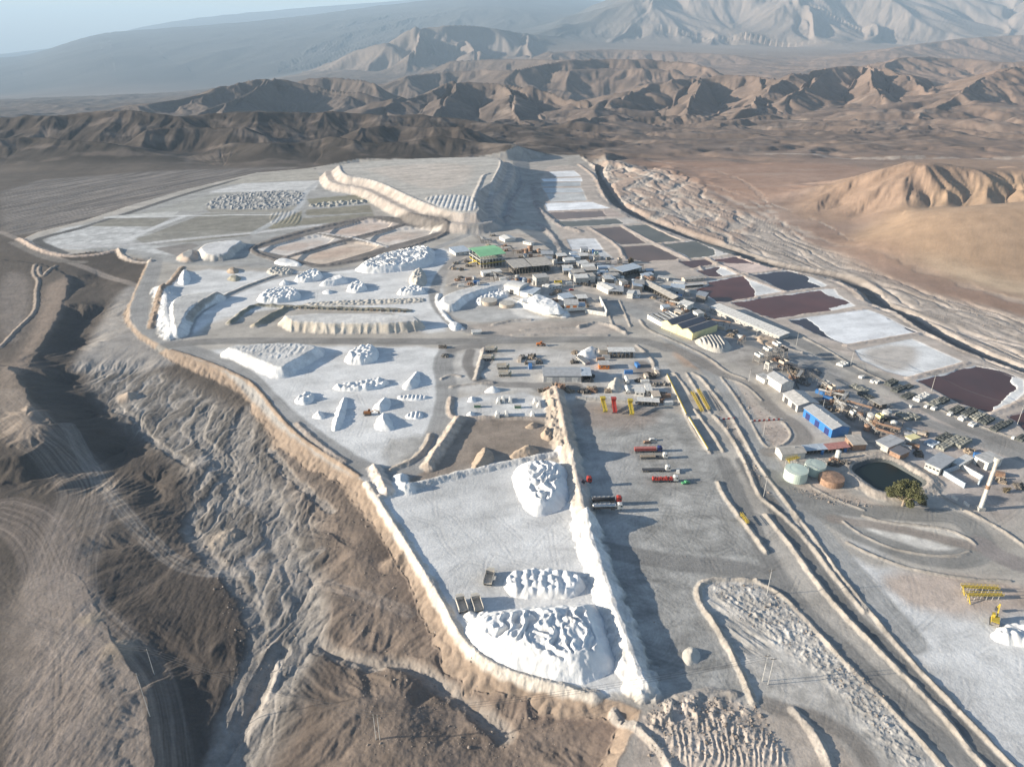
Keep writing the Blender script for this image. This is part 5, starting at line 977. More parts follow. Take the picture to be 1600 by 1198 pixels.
SH((951,560),(991,560), 8, 5.5, 'long white truck wash canopy', m_white, m_white, 'flat', open_=True, posts=6, name='canopy', cat='canopy')
SH((936,556),(949,556), 8, 5, 'brown square store beside the white canopy', m_tan, m_beige, 'flat', name='store_building', cat='building')
SH((936,577),(952,577), 7, 3.6, 'orange container office with a pale roof', m_orange, m_lgrey, 'flat', windows=2, name='container_office', cat='office')
SH((992,619),(1006,620), 7, 3.4, 'white square office, left of three beside the weighbridge', m_white, m_white, 'flat', windows=2, name='office', cat='office')
SH((1010,617),(1018,617), 9, 3.4, 'narrow white office, middle of three beside the weighbridge', m_white, m_white, 'mono', .5, windows=1, name='office', cat='office')
SH((1020,626),(1031,626), 8, 3.4, 'white office with a pink roof beside the weighbridge', m_white, m_tan, 'flat', windows=1, name='office', cat='office')
SH((996,633),(1029,635), 5, 3.2, 'long white canopy at the upper end of the truck yard', m_white, m_white, 'flat', open_=True, posts=6, name='canopy', cat='canopy')
SH((1181,592),(1194,600), 6, 3.4, 'small white hut left of the plain gabled hall', m_white, m_lgrey, 'flat', name='white_hut', cat='hut')
SH((738,523),(752,522), 5, 2.2, 'boat shaped white hut beside the main road', m_white, m_white, 'gable', 1, name='white_hut', cat='hut')
# the cream hall with three slate roofed bays
def cream_hall():
    a, b = G(1033,512), G(1081,531); L = math.hypot(b[0]-a[0], b[1]-a[1]); rz = math.atan2(b[1]-a[1], b[0]-a[0])
    t = thing('cream_hall', 'cream coloured hall with three dark gabled roofs', 'hall', a[0], a[1], None, rz); D, h, bw = 31, 5.5, L/3
    for i in range(3):
        x0 = i*bw
        MB().prism([(x0+.003, -.6), (x0+bw-.003, -.6), (x0+bw-.003, h), (x0+bw/2, h+2.6), (x0+.003, h)], 0, D).build('bay', m_cream, t)
        r = MB(); r.prism([(x0+.25, h+.25), (x0+bw/2, h+2.75), (x0+bw/2, h+2.95), (x0+.25, h+.45)], .8, D-.3); r.prism([(x0+bw-.25, h+.25), (x0+bw/2+.003, h+2.75), (x0+bw/2+.003, h+2.95), (x0+bw-.25, h+.45)], .8, D-.3)
        r.build('roof', m_slate, t)
    a, b = G(1011,498), G(1034,511); L = math.hypot(b[0]-a[0], b[1]-a[1]); rz = math.atan2(b[1]-a[1], b[0]-a[0])
    t = thing('white_annex', 'white open topped annex with strip roofs left of the cream hall', 'building', a[0], a[1], None, rz); D, h = 22, 4
    w_ = MB().box(0, L, 0, .3, -.6, h).box(0, .3, .3, D, -.6, h).box(L-.3, L, .3, D, -.6, h).box(.3, L-.3, D-.3, D, -.6, h); w_.build('wall', m_white, t)
    for k in range(4): MB().box(.4, L-.4, 1.5+k*5.2, 4.3+k*5.2, h-.5, h-.3).build('roof_strip', m_lgrey, t)
cream_hall()
# the green roofed plant: steel frame, floors, vessels
def green_plant():
    a, b = G(751,420), G(791,416); L = math.hypot(b[0]-a[0], b[1]-a[1]); rz = math.atan2(b[1]-a[1], b[0]-a[0])+.12
    t = thing('process_plant', 'tall open steel plant under a green roof', 'plant building', a[0], a[1], None, rz); D, h = 30, 13; nx = 9
    f_ = MB()
    for i in range(nx):
        for yy in (0, D/3, 2*D/3, D):
            x_ = L*i/(nx-1); f_.box(x_-.2, x_+.2, yy-.2, yy+.2, -.6, h+ (yy*.05))
    f_.build('column_frame', m_lgrey, t)
    for z_ in (4.2, 8.2):
        MB().box(.3, L-.3, .3, D-.3, z_, z_+.3).build('floor_deck', m_conc, t); r = MB()
        for s_ in (0, D): r.box(0, L, s_-.28, s_-.21, z_+.3, z_+1.2)
        r.box(-.1, 0, -.28, D-.21, z_+.3, z_+1.2)
        r.build('railing', m_yellow if z_ < 5 else m_lgrey, t)
    for i in range(6):
        for j in range(3):
            v = MB(); x_, y_ = L*(i+.5)/6, D*(j+.5)/3; r_ = rnd.uniform(1, 1.9); v.cyl(x_, y_, .0, rnd.uniform(3, 4.1), r_, 10); v.cyl(x_, y_, 4.5, rnd.uniform(6, 8), r_*.8, 10); v.build('vessel', rnd.choice([m_steel, m_lgrey, m_scrap]), t)
    MB().prismx([(-1, h), (D*.5, h+2.2), (D+1, h+1.2), (D+1, h+1.4), (D*.5, h+2.45), (-1, h+.25)], -1, L+1).build('roof', m_green, t)
    s_ = MB().bar((-3.5, D*.8, 0), (-3.5, 2, 8.5), .5); s_.bar((-3.5, 2, 8.5), (0, 2, 8.5), .4); s_.build('staircase', m_yellow, t)
green_plant()
# tanks, silos and the chimney
def tank(px, py, r, h, label, m_, roofm=None, railing=True, cone=.4, name='storage_tank', cat='tank'):
    x_, y_ = G(px, py); t = thing(name, label, cat, x_, y_)
    MB().cyl(0, 0, -.5, h, r, 36).build('shell', m_, t, False); MB().cyl(0, 0, h+.01, h+cone, r*.99, 36, r*.08).build('roof', roofm or m_, t)
    if railing:
        g = MB()
        for i in range(24):
            a = 2*math.pi*i/24; b = 2*math.pi*(i+1)/24; p = (r*math.cos(a)*.98, r*math.sin(a)*.98); q = (r*math.cos(b)*.98, r*math.sin(b)*.98)
            g.bar((*p, h), (*p, h+1), .05); g.bar((*p, h+1), (*q, h+1), .05)
        g.build('railing', m_lgrey, t)
        l = MB().bar((r+.15, -.3, 0), (r+.15, -.3, h+1), .06).bar((r+.15, .3, 0), (r+.15, .3, h+1), .06)
        for k in range(int(h/.5)): l.bar((r+.15, -.3, k*.5+.3), (r+.15, .3, k*.5+.3), .04)
        l.build('ladder', m_lgrey, t)
    return t
tank(1242, 747, 6.2, 6.0, 'pale mint green round tank nearest the road bend', m_mint, m_mint)
tank(1272, 737, 5.6, 5.2, 'second mint green round tank, partly behind the first', m_mint, MC('mint_roof', (.42,.48,.43), .6))
tank(1298, 753, 6.6, 3.6, 'squat rusty brown round tank', m_rust, m_rust, False, .8)
tank(1308, 717, 1.5, 5.5, 'slim upright white tank above the round ones', m_white, m_white, False, .5, 'upright_tank')
tank(1284, 709, .9, 2.4, 'small blue drum under the grey-blue awning', m_cyl, m_cyl, False, .1, 'blue_drum', 'drum'); tank(1320, 705, .9, 2.4, 'small blue drum beside the red awning', m_cyl, m_cyl, False, .1, 'blue_drum', 'drum')
tank(764, 474, 7.5, 3.4, 'round sandy thickener tank, left of two in the salt basin', m_tan, m_dirty, True, .3, 'thickener_tank'); tank(792, 478, 7.0, 3.0, 'round sandy thickener tank, right of two in the salt basin', m_tan, m_dirty, True, .3, 'thickener_tank')
def chimney():
    x_, y_ = G(1531, 796); t = thing('chimney', 'tall rusty white chimney stack with a wider top', 'chimney', x_, y_)
    MB().rbox(0, 0, -.4, 3.4, 3.4, 2.2).build('plinth', m_conc, t); MB().cyl(0, 0, 1.8, 13, 1.15, 20, 1.02).build('lower_stack', m_white, t); MB().cyl(0, 0, 13, 15.2, 1.06, 20).build('rust_band', m_rust, t)
    MB().cyl(0, 0, 15.2, 29, 1.0, 20, .95).build('upper_stack', mat('stained_white', (.62,.56,.50), .8, var=.3, scale=.5), t); MB().cyl(0, 0, 29, 31.5, 1.5, 20, 1.6).build('cap', m_conc, t)
    g = MB()
    for k in range(28): g.bar((-1.2, -.25, k+2), (-1.2, .25, k+2), .05)
    g.bar((-1.2, -.25, 1), (-1.2, -.25, 30), .05).bar((-1.2, .25, 1), (-1.2, .25, 30), .05); g.build('ladder', m_steel, t)
chimney()
# upright frames with bins, conveyors
def tower(px, py, w_, d_, h, rz, label, body=m_lgrey, name='hopper_tower', cat='hopper', binh=3.0, frame=m_steel):
    x_, y_ = G(px, py); t = thing(name, label, cat, x_, y_, None, rz); f_ = MB()
    for sx in (-1, 1):
        for sy in (-1, 1): f_.box(sx*w_/2-.15, sx*w_/2+.15, sy*d_/2-.15, sy*d_/2+.15, -.5, h)
    for z_ in (h*.33, h*.66, h-.1):
        for sy in (-1, 1): f_.box(-w_/2, w_/2, sy*d_/2-.1, sy*d_/2+.1, z_-.1, z_+.1)
        for sx in (-1, 1): f_.box(sx*w_/2-.1, sx*w_/2+.1, -d_/2, d_/2, z_-.1, z_+.1)
    for sy in (-1, 1): f_.bar((-w_/2, sy*d_/2, 0), (w_/2, sy*d_/2, h*.66), .08); f_.bar((w_/2, sy*d_/2, 0), (-w_/2, sy*d_/2, h*.66), .08)
    f_.build('frame', frame, t)
    b = MB(); b.rbox(0, 0, h-binh*.5, w_*.3, d_*.3, binh*.5, 0, 3.0); th = .15
    z0, z1 = h+.01, h+binh*.6
    b.box(-w_*.48, w_*.48, -d_*.48, -d_*.48+th, z0, z1).box(-w_*.48, w_*.48, d_*.48-th, d_*.48, z0, z1).box(-w_*.48, -w_*.48+th, -d_*.48+th, d_*.48-th, z0, z1).box(w_*.48-th, w_*.48, -d_*.48+th, d_*.48-th, z0, z1)
    b.build('bin', body, t); MB().box(-w_*.4, w_*.4, -d_*.4, d_*.4, h*.33, h*.33+.2).build('deck', m_conc, t); return t
def conveyor(P, Q, h0, h1, label, m_=m_steel, w_=1.1, legs=4, belt=m_dark, name='conveyor'):
    a, b = G(*P), G(*Q); L = math.hypot(b[0]-a[0], b[1]-a[1]); t = thing(name, label, 'conveyor', a[0], a[1], None, math.atan2(b[1]-a[1], b[0]-a[0])); f_ = MB()
    for sy in (-1, 1):
        y_ = sy*w_/2; f_.bar((0, y_, h0), (L, y_, h1), .1); f_.bar((0, y_, h0+.9), (L, y_, h1+.9), .08); n = max(3, int(L/2))
        for k in range(n): u0, u1 = k/n, (k+1)/n; f_.bar((L*u0, y_, h0+(h1-h0)*u0), (L*u1, y_, h0+.9+(h1-h0)*u1), .05)
    f_.build('truss', m_, t)
    MB().add([(0,-w_/2+.1,h0+.15),(L,-w_/2+.1,h1+.15),(L,w_/2-.1,h1+.15),(0,w_/2-.1,h0+.15),(0,-w_/2+.1,h0+.3),(L,-w_/2+.1,h1+.3),(L,w_/2-.1,h1+.3),(0,w_/2-.1,h0+.3)], [(0,3,2,1),(4,5,6,7),(0,1,5,4),(1,2,6,5),(2,3,7,6),(3,0,4,7)]).build('belt', belt, t)
    for k in range(legs):
        u = (k+.6)/legs; g = MB()
        for sy in (-1, 1): g.bar((L*u, sy*w_*.8, -.5), (L*u, sy*w_/2, h0+(h1-h0)*u), .12)
        g.bar((L*u, -w_/2, h0+(h1-h0)*u-.1), (L*u, w_/2, h0+(h1-h0)*u-.1), .1)
        g.build('leg', m_, t)
    return t
r_plant = ang((1180,560),(1240,590))
tower(1184,567,6,4,6,r_plant,'white rimmed ore bin, lowest left of three above the gabled hall',m_white); tower(1197,559,6,4,7,r_plant,'white rimmed ore bin, middle of three above the gabled hall',m_white); tower(1211,553,6,4,8,r_plant,'white rimmed ore bin, farthest of three above the gabled hall',m_white)
tower(1222,560,5,4,7,r_plant,'dark screening tower at the head of the ore bins',m_dark); tower(1222,578,5,5,6,r_plant,'tan decked screening tower behind the plain gabled hall',m_tan); tower(1200,578,4,4,5,r_plant,'beige bin on tall white legs behind the plain gabled hall',m_beige, frame=m_white)
tower(1296,620,4,4,7,r_plant,'cream hopper on rusty legs above the blue shed',m_tan,frame=m_rust); tower(1289,607,4,3,4,r_plant,'white tank topped frame near the dark rubble',m_white); tower(1371,664,3.6,3.6,6,r_plant,'yellow and white hopper at the end of the shaded conveyor',m_cream)
tower(1330,655,3,3,4.5,r_plant,'small steel tower at the head of the shaded conveyor',m_white); tower(872,448,7,5,5,.1,'bright yellow machinery platform beside the concrete building',m_yellow,frame=m_yellow,cat='platform',name='yellow_platform',binh=1.2)
tower(921,412,3,3,13,.2,'slender pale process tower at the edge of the shade',m_lgrey); tower(931,411,4,4,10,.2,'greenish process tower beside the slender one',m_mint); tower(950,414,5,4,6,.2,'low cluttered process tower near the brown ponds',m_steel); tower(968,413,4,4,5,.2,'brownish process tower next to the dusty bushes',m_tan)
conveyor((1266,594),(1298,622),5,7,'dusty conveyor above the grey shed'); conveyor((1330,652),(1372,680),5,2,'pale conveyor on legs in the shaded scrap yard', m_lgrey,legs=5); conveyor((1300,632),(1315,652),6,6,'thin pipe bridge behind the blue shed', m_white,.5,3)
conveyor((1215,566),(1248,610),7,1,'long dark conveyor running down behind the gabled hall'); conveyor((820,462),(858,487),4,1,'thin black conveyor crossing the white salt bank',m_dark,.6,4); conveyor((800,476),(842,484),6,2,'light conveyor leaving the right thickener tank',m_lgrey,.6,4); conveyor((768,432),(800,446),5,8,'steel conveyor between the white store and the grey block')
conveyor((745,370),(760,385),1,5,'sloping conveyor on the hillside above the green roof')
# clutter of the process area: real small units scattered by hand-picked boundaries
def unit(kind, px, py, rz, where):
    x_, y_ = G(px, py); s_ = rnd.uniform(1.0, 1.9)
    if kind == 'tank':
        c_ = rnd.choice([('white', m_white), ('grey', m_lgrey), ('brown', m_rust), ('pale blue', m_bluegrey)])
        t = thing('process_tank', '%s round process tank %s' % (c_[0], where), 'tank', x_, y_, None, rz, 'small process units'); MB().cyl(0, 0, -.4, 3*s_, 1.6*s_, 14).build('shell', c_[1], t); MB().cyl(0, 0, 3*s_, 3.5*s_, 1.6*s_, 14, .2).build('roof', c_[1], t)
    elif kind == 'container':
        c_ = rnd.choice([('white', m_white), ('blue', m_cyl), ('rusty', m_rust), ('grey', m_grey), ('tan', m_tan)])
        t = thing('shipping_container', '%s shipping container %s' % (c_[0], where), 'container', x_, y_, None, rz, 'small process units'); MB().box(-3, 3, -1.2, 1.2, -.2, 2.5).build('box', c_[1], t); MB().box(2.98, 3.06, -1.0, 1.0, .1, 2.3).build('door', m_grey, t)
    elif kind == 'roof':
        c_ = rnd.choice([('white', m_white), ('pale blue', m_bluegrey), ('grey', m_grey), ('dusty', m_beige)]); L, D, h = 7*s_, 5*s_, 3.4*s_
        t = thing('process_shed', '%s roofed process shed %s' % (c_[0], where), 'shed', x_, y_, None, rz, 'small process units'); MB().box(-L/2, L/2, -D/2, D/2, -.4, h).build('wall', rnd.choice([m_steel, m_conc, m_white]), t); MB().prismx([(-D/2-.4, h+.01), (D/2+.4, h+.9), (D/2+.4, h+1.05), (-D/2-.4, h+.2)], -L/2-.4, L/2+.4).build('roof', c_[1], t)
        MB().box(-1, 1, -D/2-.06, -D/2+.05, 0, 2.2).build('door', m_dark, t)
    elif kind == 'rack':
        c_ = rnd.choice([('dark', m_dark), ('rusty', m_rust), ('pale', m_lgrey)])
        t = thing('pipe_rack', '%s steel pipe rack %s' % (c_[0], where), 'pipe rack', x_, y_, None, rz, 'small process units'); f_ = MB(); L = 9*s_
        for i in range(4):
            for sy in (-1, 1): f_.box(-L/2+L*i/3-.12, -L/2+L*i/3+.12, sy*1.2-.12, sy*1.2+.12, -.4, 4)
            f_.box(-L/2+L*i/3-.1, -L/2+L*i/3+.1, -1.3, 1.3, 3.9, 4.1)
        for sy in (-1, 1): f_.box(-L/2, L/2, sy*1.2-.08, sy*1.2+.08, 3.7, 3.9)
        f_.build('frame', m_steel, t)
        for k in range(4): MB().bar((-L/2-.5, -.9+k*.6, 4.3), (L/2+.5, -.9+k*.6, 4.3), .2, 8).build('pipe', c_[1], t)
    elif kind == 'scrap':
        t0 = MB()
        t0.rbox(0, 0, -.3, 6, 4.6, .75)
        for k in range(24): t0.rbox(max(-2.9, min(2.9, rnd.gauss(0, 1.6))), max(-2.2, min(2.2, rnd.gauss(0, 1.3))), rnd.uniform(-.2, .4), rnd.uniform(.3, 2.2), rnd.uniform(.2, 1.4), rnd.uniform(.6, 1.9), rnd.uniform(0, 3))
        o = t0.build('scrap_heap', rnd.choice([m_scrap, m_rust, m_wood, m_steel])); o.location = (x_, y_, ztop(x_, y_)); o.rotation_euler = (0, 0, rz); tagit(o, 'jumbled scrap heap %s' % where, 'scrap heap', 'small process units', x_/(y_*cp+CAMH*sp))
scatter_kinds = []
def scatter(poly, n, where, kinds, rz0=0.0, sp_=1.3):
    xs, ys = [p[0] for p in poly], [p[1] for p in poly]; got = []; tries = 0
    while len(got) < n and tries < 4000:
        tries += 1; a, b = rnd.uniform(min(xs), max(xs)), rnd.uniform(min(ys), max(ys))
        if not inside([tuple(p) for p in poly], np.array([a]), np.array([b]))[0]: continue
        if any(abs(a-c)/1.7+abs(b-d) < 5.5*sp_ for c, d in got): continue
        got.append((a, b)); unit(rnd.choice(kinds), a, b, rz0+rnd.choice([0, 0, math.pi/2])+rnd.uniform(-.15, .15), where)
scatter([(880,415),(945,420),(975,440),(965,446),(925,440),(885,436)], 42, 'in the shaded middle of the plant', ['tank', 'roof', 'rack', 'roof', 'scrap'], .2, .52)
scatter([(795,385),(850,395),(900,412),(890,420),(830,405),(800,400)], 26, 'behind the green roofed plant', ['scrap', 'rack', 'roof', 'tank', 'scrap'], .1, .55)
scatter([(745,372),(775,368),(812,385),(800,394),(750,386)], 8, 'on the slope above the green roof', ['scrap', 'rack', 'scrap'], .3, .9)
scatter([(865,445),(935,446),(950,452),(945,450),(900,443)], 8, 'along the inner road', ['container', 'scrap'], .1)
scatter([(975,412),(1005,420),(1030,438),(1000,442),(975,425)], 14, 'near the dusty bushes', ['roof', 'scrap', 'tank', 'rack'], .2, .6)
scatter([(1020,460),(1080,480),(1100,500),(1085,505),(1050,478),(1020,468)], 11, 'between the long sheds', ['container', 'scrap', 'rack'], -.6, .9)
scatter([(1206,556),(1236,566),(1262,600),(1256,606),(1232,590)], 14, 'around the screening towers', ['scrap', 'rack', 'scrap'], -.7, .62)
scatter([(1262,602),(1310,610),(1350,645),(1330,660),(1290,640)], 22, 'in the shaded yard behind the blue shed', ['scrap', 'rack', 'container', 'scrap'], -.7, .62)
scatter([(1340,658),(1380,650),(1402,668),(1390,685),(1350,680)], 14, 'at the foot of the yellow and white hopper', ['scrap', 'rack', 'tank'], -.7, .62)
scatter([(880,466),(915,466),(925,482),(895,484)], 5, 'among the workshops by the walled pit', ['scrap', 'container'], 0, .8)
scatter([(822,551),(848,553),(850,577),(826,577)], 7, 'in the scrap square behind the workshop', ['scrap', 'scrap', 'container'], 0, .8)
scatter([(838,606),(960,607),(960,613),(838,613)], 12, 'in the long scrap row below the workshop', ['scrap'], 0, .75)
scatter([(690,541),(705,541),(705,557),(690,557)], 2, 'on the round island left of the vehicle yard', ['scrap'], 0, .8)
scatter([(935,538),(950,545),(945,575),(930,570)], 4, 'between the salt heap and the white canopy', ['scrap', 'container'], 0, .8)
scatter([(895,548),(915,560),(912,570),(895,566)], 3, 'beside the salt heap behind the workshop', ['scrap'], 0, .8)
scatter([(745,432),(752,452),(735,455),(712,446),(718,432)], 9, 'on the dusty apron left of the plant', ['container', 'scrap'], .2, 1.1)
scatter([(1500,700),(1540,712),(1560,725),(1540,722)], 3, 'behind the flat roofed building near the chimney', ['scrap', 'container'], -.4)
scatter([(1555,735),(1600,745),(1600,775),(1565,765)], 3, 'right of the chimney', ['scrap', 'container'], -.4)
scatter([(1290,722),(1325,715),(1320,726),(1300,730)], 4, 'between the brown tank and the upright white tank', ['scrap'], -.4, .8)
scatter([(855,470),(882,470),(875,490)], 3, 'at the foot of the cream salt bank', ['scrap', 'container'], 0, .9)
scatter([(985,592),(1040,600),(1045,625),(1032,612),(1000,600)], 5, 'behind the weighbridge offices', ['container', 'scrap'], 0)
scatter([(885,420),(960,425),(1000,445),(975,452),(930,446),(888,440)], 26, 'under the slender process towers', ['roof', 'tank', 'rack', 'scrap', 'container'], .2, .5)
scatter([(868,402),(905,398),(925,408),(915,420),(880,416)], 12, 'in the shade of the far valley', ['scrap', 'roof', 'rack', 'scrap'], .2, .6)
scatter([(950,446),(1000,448),(1000,462),(985,462),(960,458)], 7, 'behind the white flat building', ['roof', 'scrap', 'container'], -.2, .6)
scatter([(1080,478),(1106,490),(1106,500),(1085,498)], 4, 'above the cream hall', ['scrap', 'container'], -.6, .8)
scatter([(1125,505),(1180,535),(1170,545),(1125,525)], 7, 'below the very long white shed', ['scrap', 'container', 'rack'], -.6, .9)
scatter([(770,432),(800,436),(835,436),(835,446),(790,446),(765,440)], 12, 'in front of the open sheds', ['scrap', 'tank', 'rack', 'container'], .1, .55)
scatter([(1385,690),(1440,700),(1440,715),(1410,712),(1385,700)], 6, 'on the blue stained ground', ['scrap', 'container'], -.5, .9)
scatter([(700,405),(735,402),(740,425),(712,430)], 5, 'left of the green roofed plant', ['scrap', 'container'], .3, 1)
scatter([(1020,500),(1034,490),(1060,480),(1090,485)], 4, 'behind the white annex', ['container', 'scrap'], -.5, .8)
scatter([(893,585),(925,603),(940,590),(935,578)], 3, 'right of the workshop bay', ['scrap'], 0, .8)
scatter([(1030,600),(1042,612),(1046,640),(1034,640)], 3, 'between the offices and the yellow kerb wall', ['scrap', 'container'], 0, .9)
scatter([(960,566),(1030,575),(1046,600),(1000,600),(965,580)], 7, 'on the oil stained yard behind the offices', ['scrap', 'container'], .1, .8)
scatter([(805,551),(820,553),(820,575),(805,572)], 2, 'between the dump trucks and the scrap square', ['container', 'scrap'], 0, .9)
scatter([(885,392),(930,392),(945,410),(900,410)], 6, 'beside the blue-white drained pond', ['scrap', 'roof', 'container'], .2, .8)
scatter([(1010,440),(1060,455),(1100,470),(1080,474),(1030,452)], 9, 'between the dusty long shed and the ponds', ['roof', 'scrap', 'container', 'tank'], -.3, .6)
scatter([(1385,655),(1460,680),(1470,690),(1400,680)], 6, 'in the middle of the stack yard', ['scrap', 'container'], -.6, .9)
scatter([(820,440),(870,446),(880,462),(845,460)], 5, 'around the grey concrete block', ['scrap', 'tank', 'rack'], .1, .7)
# covered stacks of sacks along the service road
def stack(px, py, L, W, h, rz, label, m_=m_tarpd, name='covered_stack', grp='covered stacks of sacks beside the service road'):
    x_, y_ = G(px, py); t = MB(); n = max(2, int(L/1.5)); k = max(2, int(W/1.5))
    for i in range(n):
        for j in range(k):
            hh = h*rnd.uniform(.75, 1.05); cx_, cy_ = -L/2+L*(i+.5)/n, -W/2+W*(j+.5)/k
            t.rbox(cx_, cy_, -.3, L/n*.97, W/k*.97, hh+.3, rnd.uniform(-.06, .06), .86)
    o = t.build(name, m_); o.location = (x_, y_, ztop(x_, y_)); o.rotation_euler = (0, 0, rz); return tagit(o, label, 'stack', grp, x_/(y_*cp+CAMH*sp))
rs = ang((1425,628),(1458,612))
for i_, (a_, b_, L_, W_, h_, mm_, lb_) in enumerate((
 (1392,600,10,5,2,m_tarpd,'dark net covered stack nearest the dry white pond, first in the roadside row'), (1403,609,11,5,2,m_tarpd,'dark net covered stack directly left of the long white tarpaulin'), (1419,605,7,4,1.6,m_tarpd,'small dark stack just above the white tarpaulin'),
 (1418,619,11,5,1.2,m_tarpd,'low dark stack hugging the white tarpaulin'), (1440,622,15,4.5,2.2,m_white,'long bright white tarpaulin covered stack'), (1459,632,10,5,2,m_tarpl,'grey stack with white sacks at its lower end, right of the white tarpaulin'), (1473,627,9,5,2.2,m_tarpd,'dark stack behind the grey one, right of the white tarpaulin'),
 (1494,642,12,5,2,m_tarpd,'dark stack with one white bale, above the white cube of bales'), (1514,645,13,5,2,m_tarpd,'dark stack touching the white cube of bales'), (1527,652,12,5,2,m_tarpl,'grey striped stack between two dark ones'), (1541,658,12,5,2,m_tarpd,'dark stack second from the far end of the roadside row'),
 (1560,668,16,4.5,2,m_tarpd,'longest dark stack at the far end of the roadside row'), (1572,664,12,3,2,m_tarpd,'thin dark stack behind the longest one'), (1596,686,8,4,2,m_tarpd,'dark stack at the right edge beside an orange marker'),
 (1342,608,12,6,1.8,m_tarpl,'dusty stack farthest left across the service road'), (1354,620,12,5,1.8,m_tarpd,'dark stack just below the farthest left dusty one'), (1412,652,9,6,2,m_tarpl,'dusty stack, left half of the pair in the middle of the yard'), (1426,652,8,5,2.2,m_tarpl,'dusty stack, right half of the pair in the middle of the yard'),
 (1388,657,7,5,1.8,m_tarpd,'small dark stack left of the middle pair'), (1478,697,15,5,2,m_tarpl,'dusty stack beside the blue-white tarpaulin'), (1490,690,15,5,2.2,m_tarpl,'dusty striped stack, middle of the big group'), (1503,693,14,5,2.2,m_tarpl,'dusty striped stack at the right of the big group'),
 (1475,685,12,5,2,m_tarpd,'dark stack behind the blue-white tarpaulin'), (1455,694,8,6,1.8,m_bluegrey,'blue-white tarpaulin covered stack on stained ground'))):
    stack(a_, b_, L_, W_, h_, rs if a_ < 1600 and i_ not in (14, 15, 16, 17) else r_plant, lb_, mm_)
for a_, b_, L_, lb_ in ((1484,648,3.5,'white bale beside the dark stacks'), (1503,655,5,'white cube of bales'), (1519,664,5,'low white bales under the striped stack'), (1447,636,3,'white sacks at the foot of the grey stack'), (1459,639,4,'white sacks beside the grey stack foot'), (1364,597,4,'white bales beside the road under the pole'), (1346,590,4,'pair of white bales near the pond corner'), (1370,598,4,'low sheeted white bales near the road'), (1316,570,8,'row of bluish white bales near the pole'), (1388,644,4,'white bales in the shade of the yard'), (1423,636,2.5,'small white bale at the end of the long tarpaulin'), (1583,685,2.5,'single white bale beside the last stack')):
    stack(a_, b_, L_, L_*.7, 1.8, rs, lb_, m_white, 'white_bale', 'white bales in the stack yard')
# blocks in the little salt yard and the ramp row
for a_, b_ in ((779,628), (797,627), (836,629), (777,651), (791,650), (832,650), (786,626), (842,634)):
    x_, y_ = G(a_, b_); t = thing('salt_block_bay', 'white walled salt bay in the block yard', 'bay', x_, y_, None, 0, 'white bays of the block yard'); MB().prism([(-1.6, -.3), (1.6, -.3), (.9, 2.4), (-.5, 2.4)], -3, 3).build('block', m_white, t)
for a_, b_, l_ in ((746,636,'dark green skip, left of two in the block yard'), (809,637,'dark green skip, right of two in the block yard')):
    x_, y_ = G(a_, b_); t = thing('skip', l_, 'skip', x_, y_); g_ = MC('dark_green', (.07,.14,.10), .6); MB().rbox(0, 0, 0, 4, 2, 1.9, 0, 1.12).build('body', g_, t); MB().rbox(0, 0, 1.9, 4.3, 2.1, .12).build('load', m_dirty, t)
for i in range(22):  # dark blocks added in place of dark notches in the bank
    x_, y_ = G(452+i*8.6, 482+i*.28); o = MB().rbox(0, 0, -.2, 2.6+rnd.uniform(-.5, .5), 2, 2.1, 0, .85).build('notch_block', rnd.choice([m_scrap, m_olive, m_wood])); o.location = (x_, y_, ztop(x_, y_)); tagit(o, 'dark block added for a notch behind the bench of earth', 'bale', 'row of added dark blocks', x_/(y_*cp+CAMH*sp))
# walls
def wall(P, Q, h, th, label, m_=m_white, name='boundary_wall', cat='wall', piers=6):
    a, b = G(*P), G(*Q); L = math.hypot(b[0]-a[0], b[1]-a[1]); t = thing(name, label, cat, a[0], a[1], None, math.atan2(b[1]-a[1], b[0]-a[0]))
    MB().box(0, L, -th/2, th/2, -.6, h).build('panel', m_, t); c_ = MB()
    for i in range(piers+1): c_.box(L*i/piers-.25, L*i/piers+.25, -th/2-.1, th/2+.1, -.6, h+.15)
    c_.build('pier_row', m_, t); return t
wall((937,470),(948,492),4.5,.5,'high white wall on the right side of the walled pit'); wall((915,489),(947,494),3.5,.4,'white front wall of the walled pit'); wall((872,492),(914,489),2,.4,'low white wall under the workshops')
wall((900,624),(992,630),2.4,1.2,'long pale wall across the top of the truck yard', m_lgrey); wall((1473,742),(1506,762),3,.5,'left wall of the walled pen near the chimney', m_bluegrey); wall((1473,741),(1497,733),3,.5,'back wall of the walled pen near the chimney', m_bluegrey); wall((1501,732),(1533,750),3,.5,'right wall of the walled pen near the chimney', m_white)
wall((1533,751),(1528,758),3,.5,'short end wall of the walled pen near the chimney', m_bluegrey); wall((1487,778),(1495,782),1.6,.3,'short white wall panel beside the road, nearer the tree'); wall((1506,787),(1513,792),1.6,.3,'short white wall panel beside the road, farther from the tree')
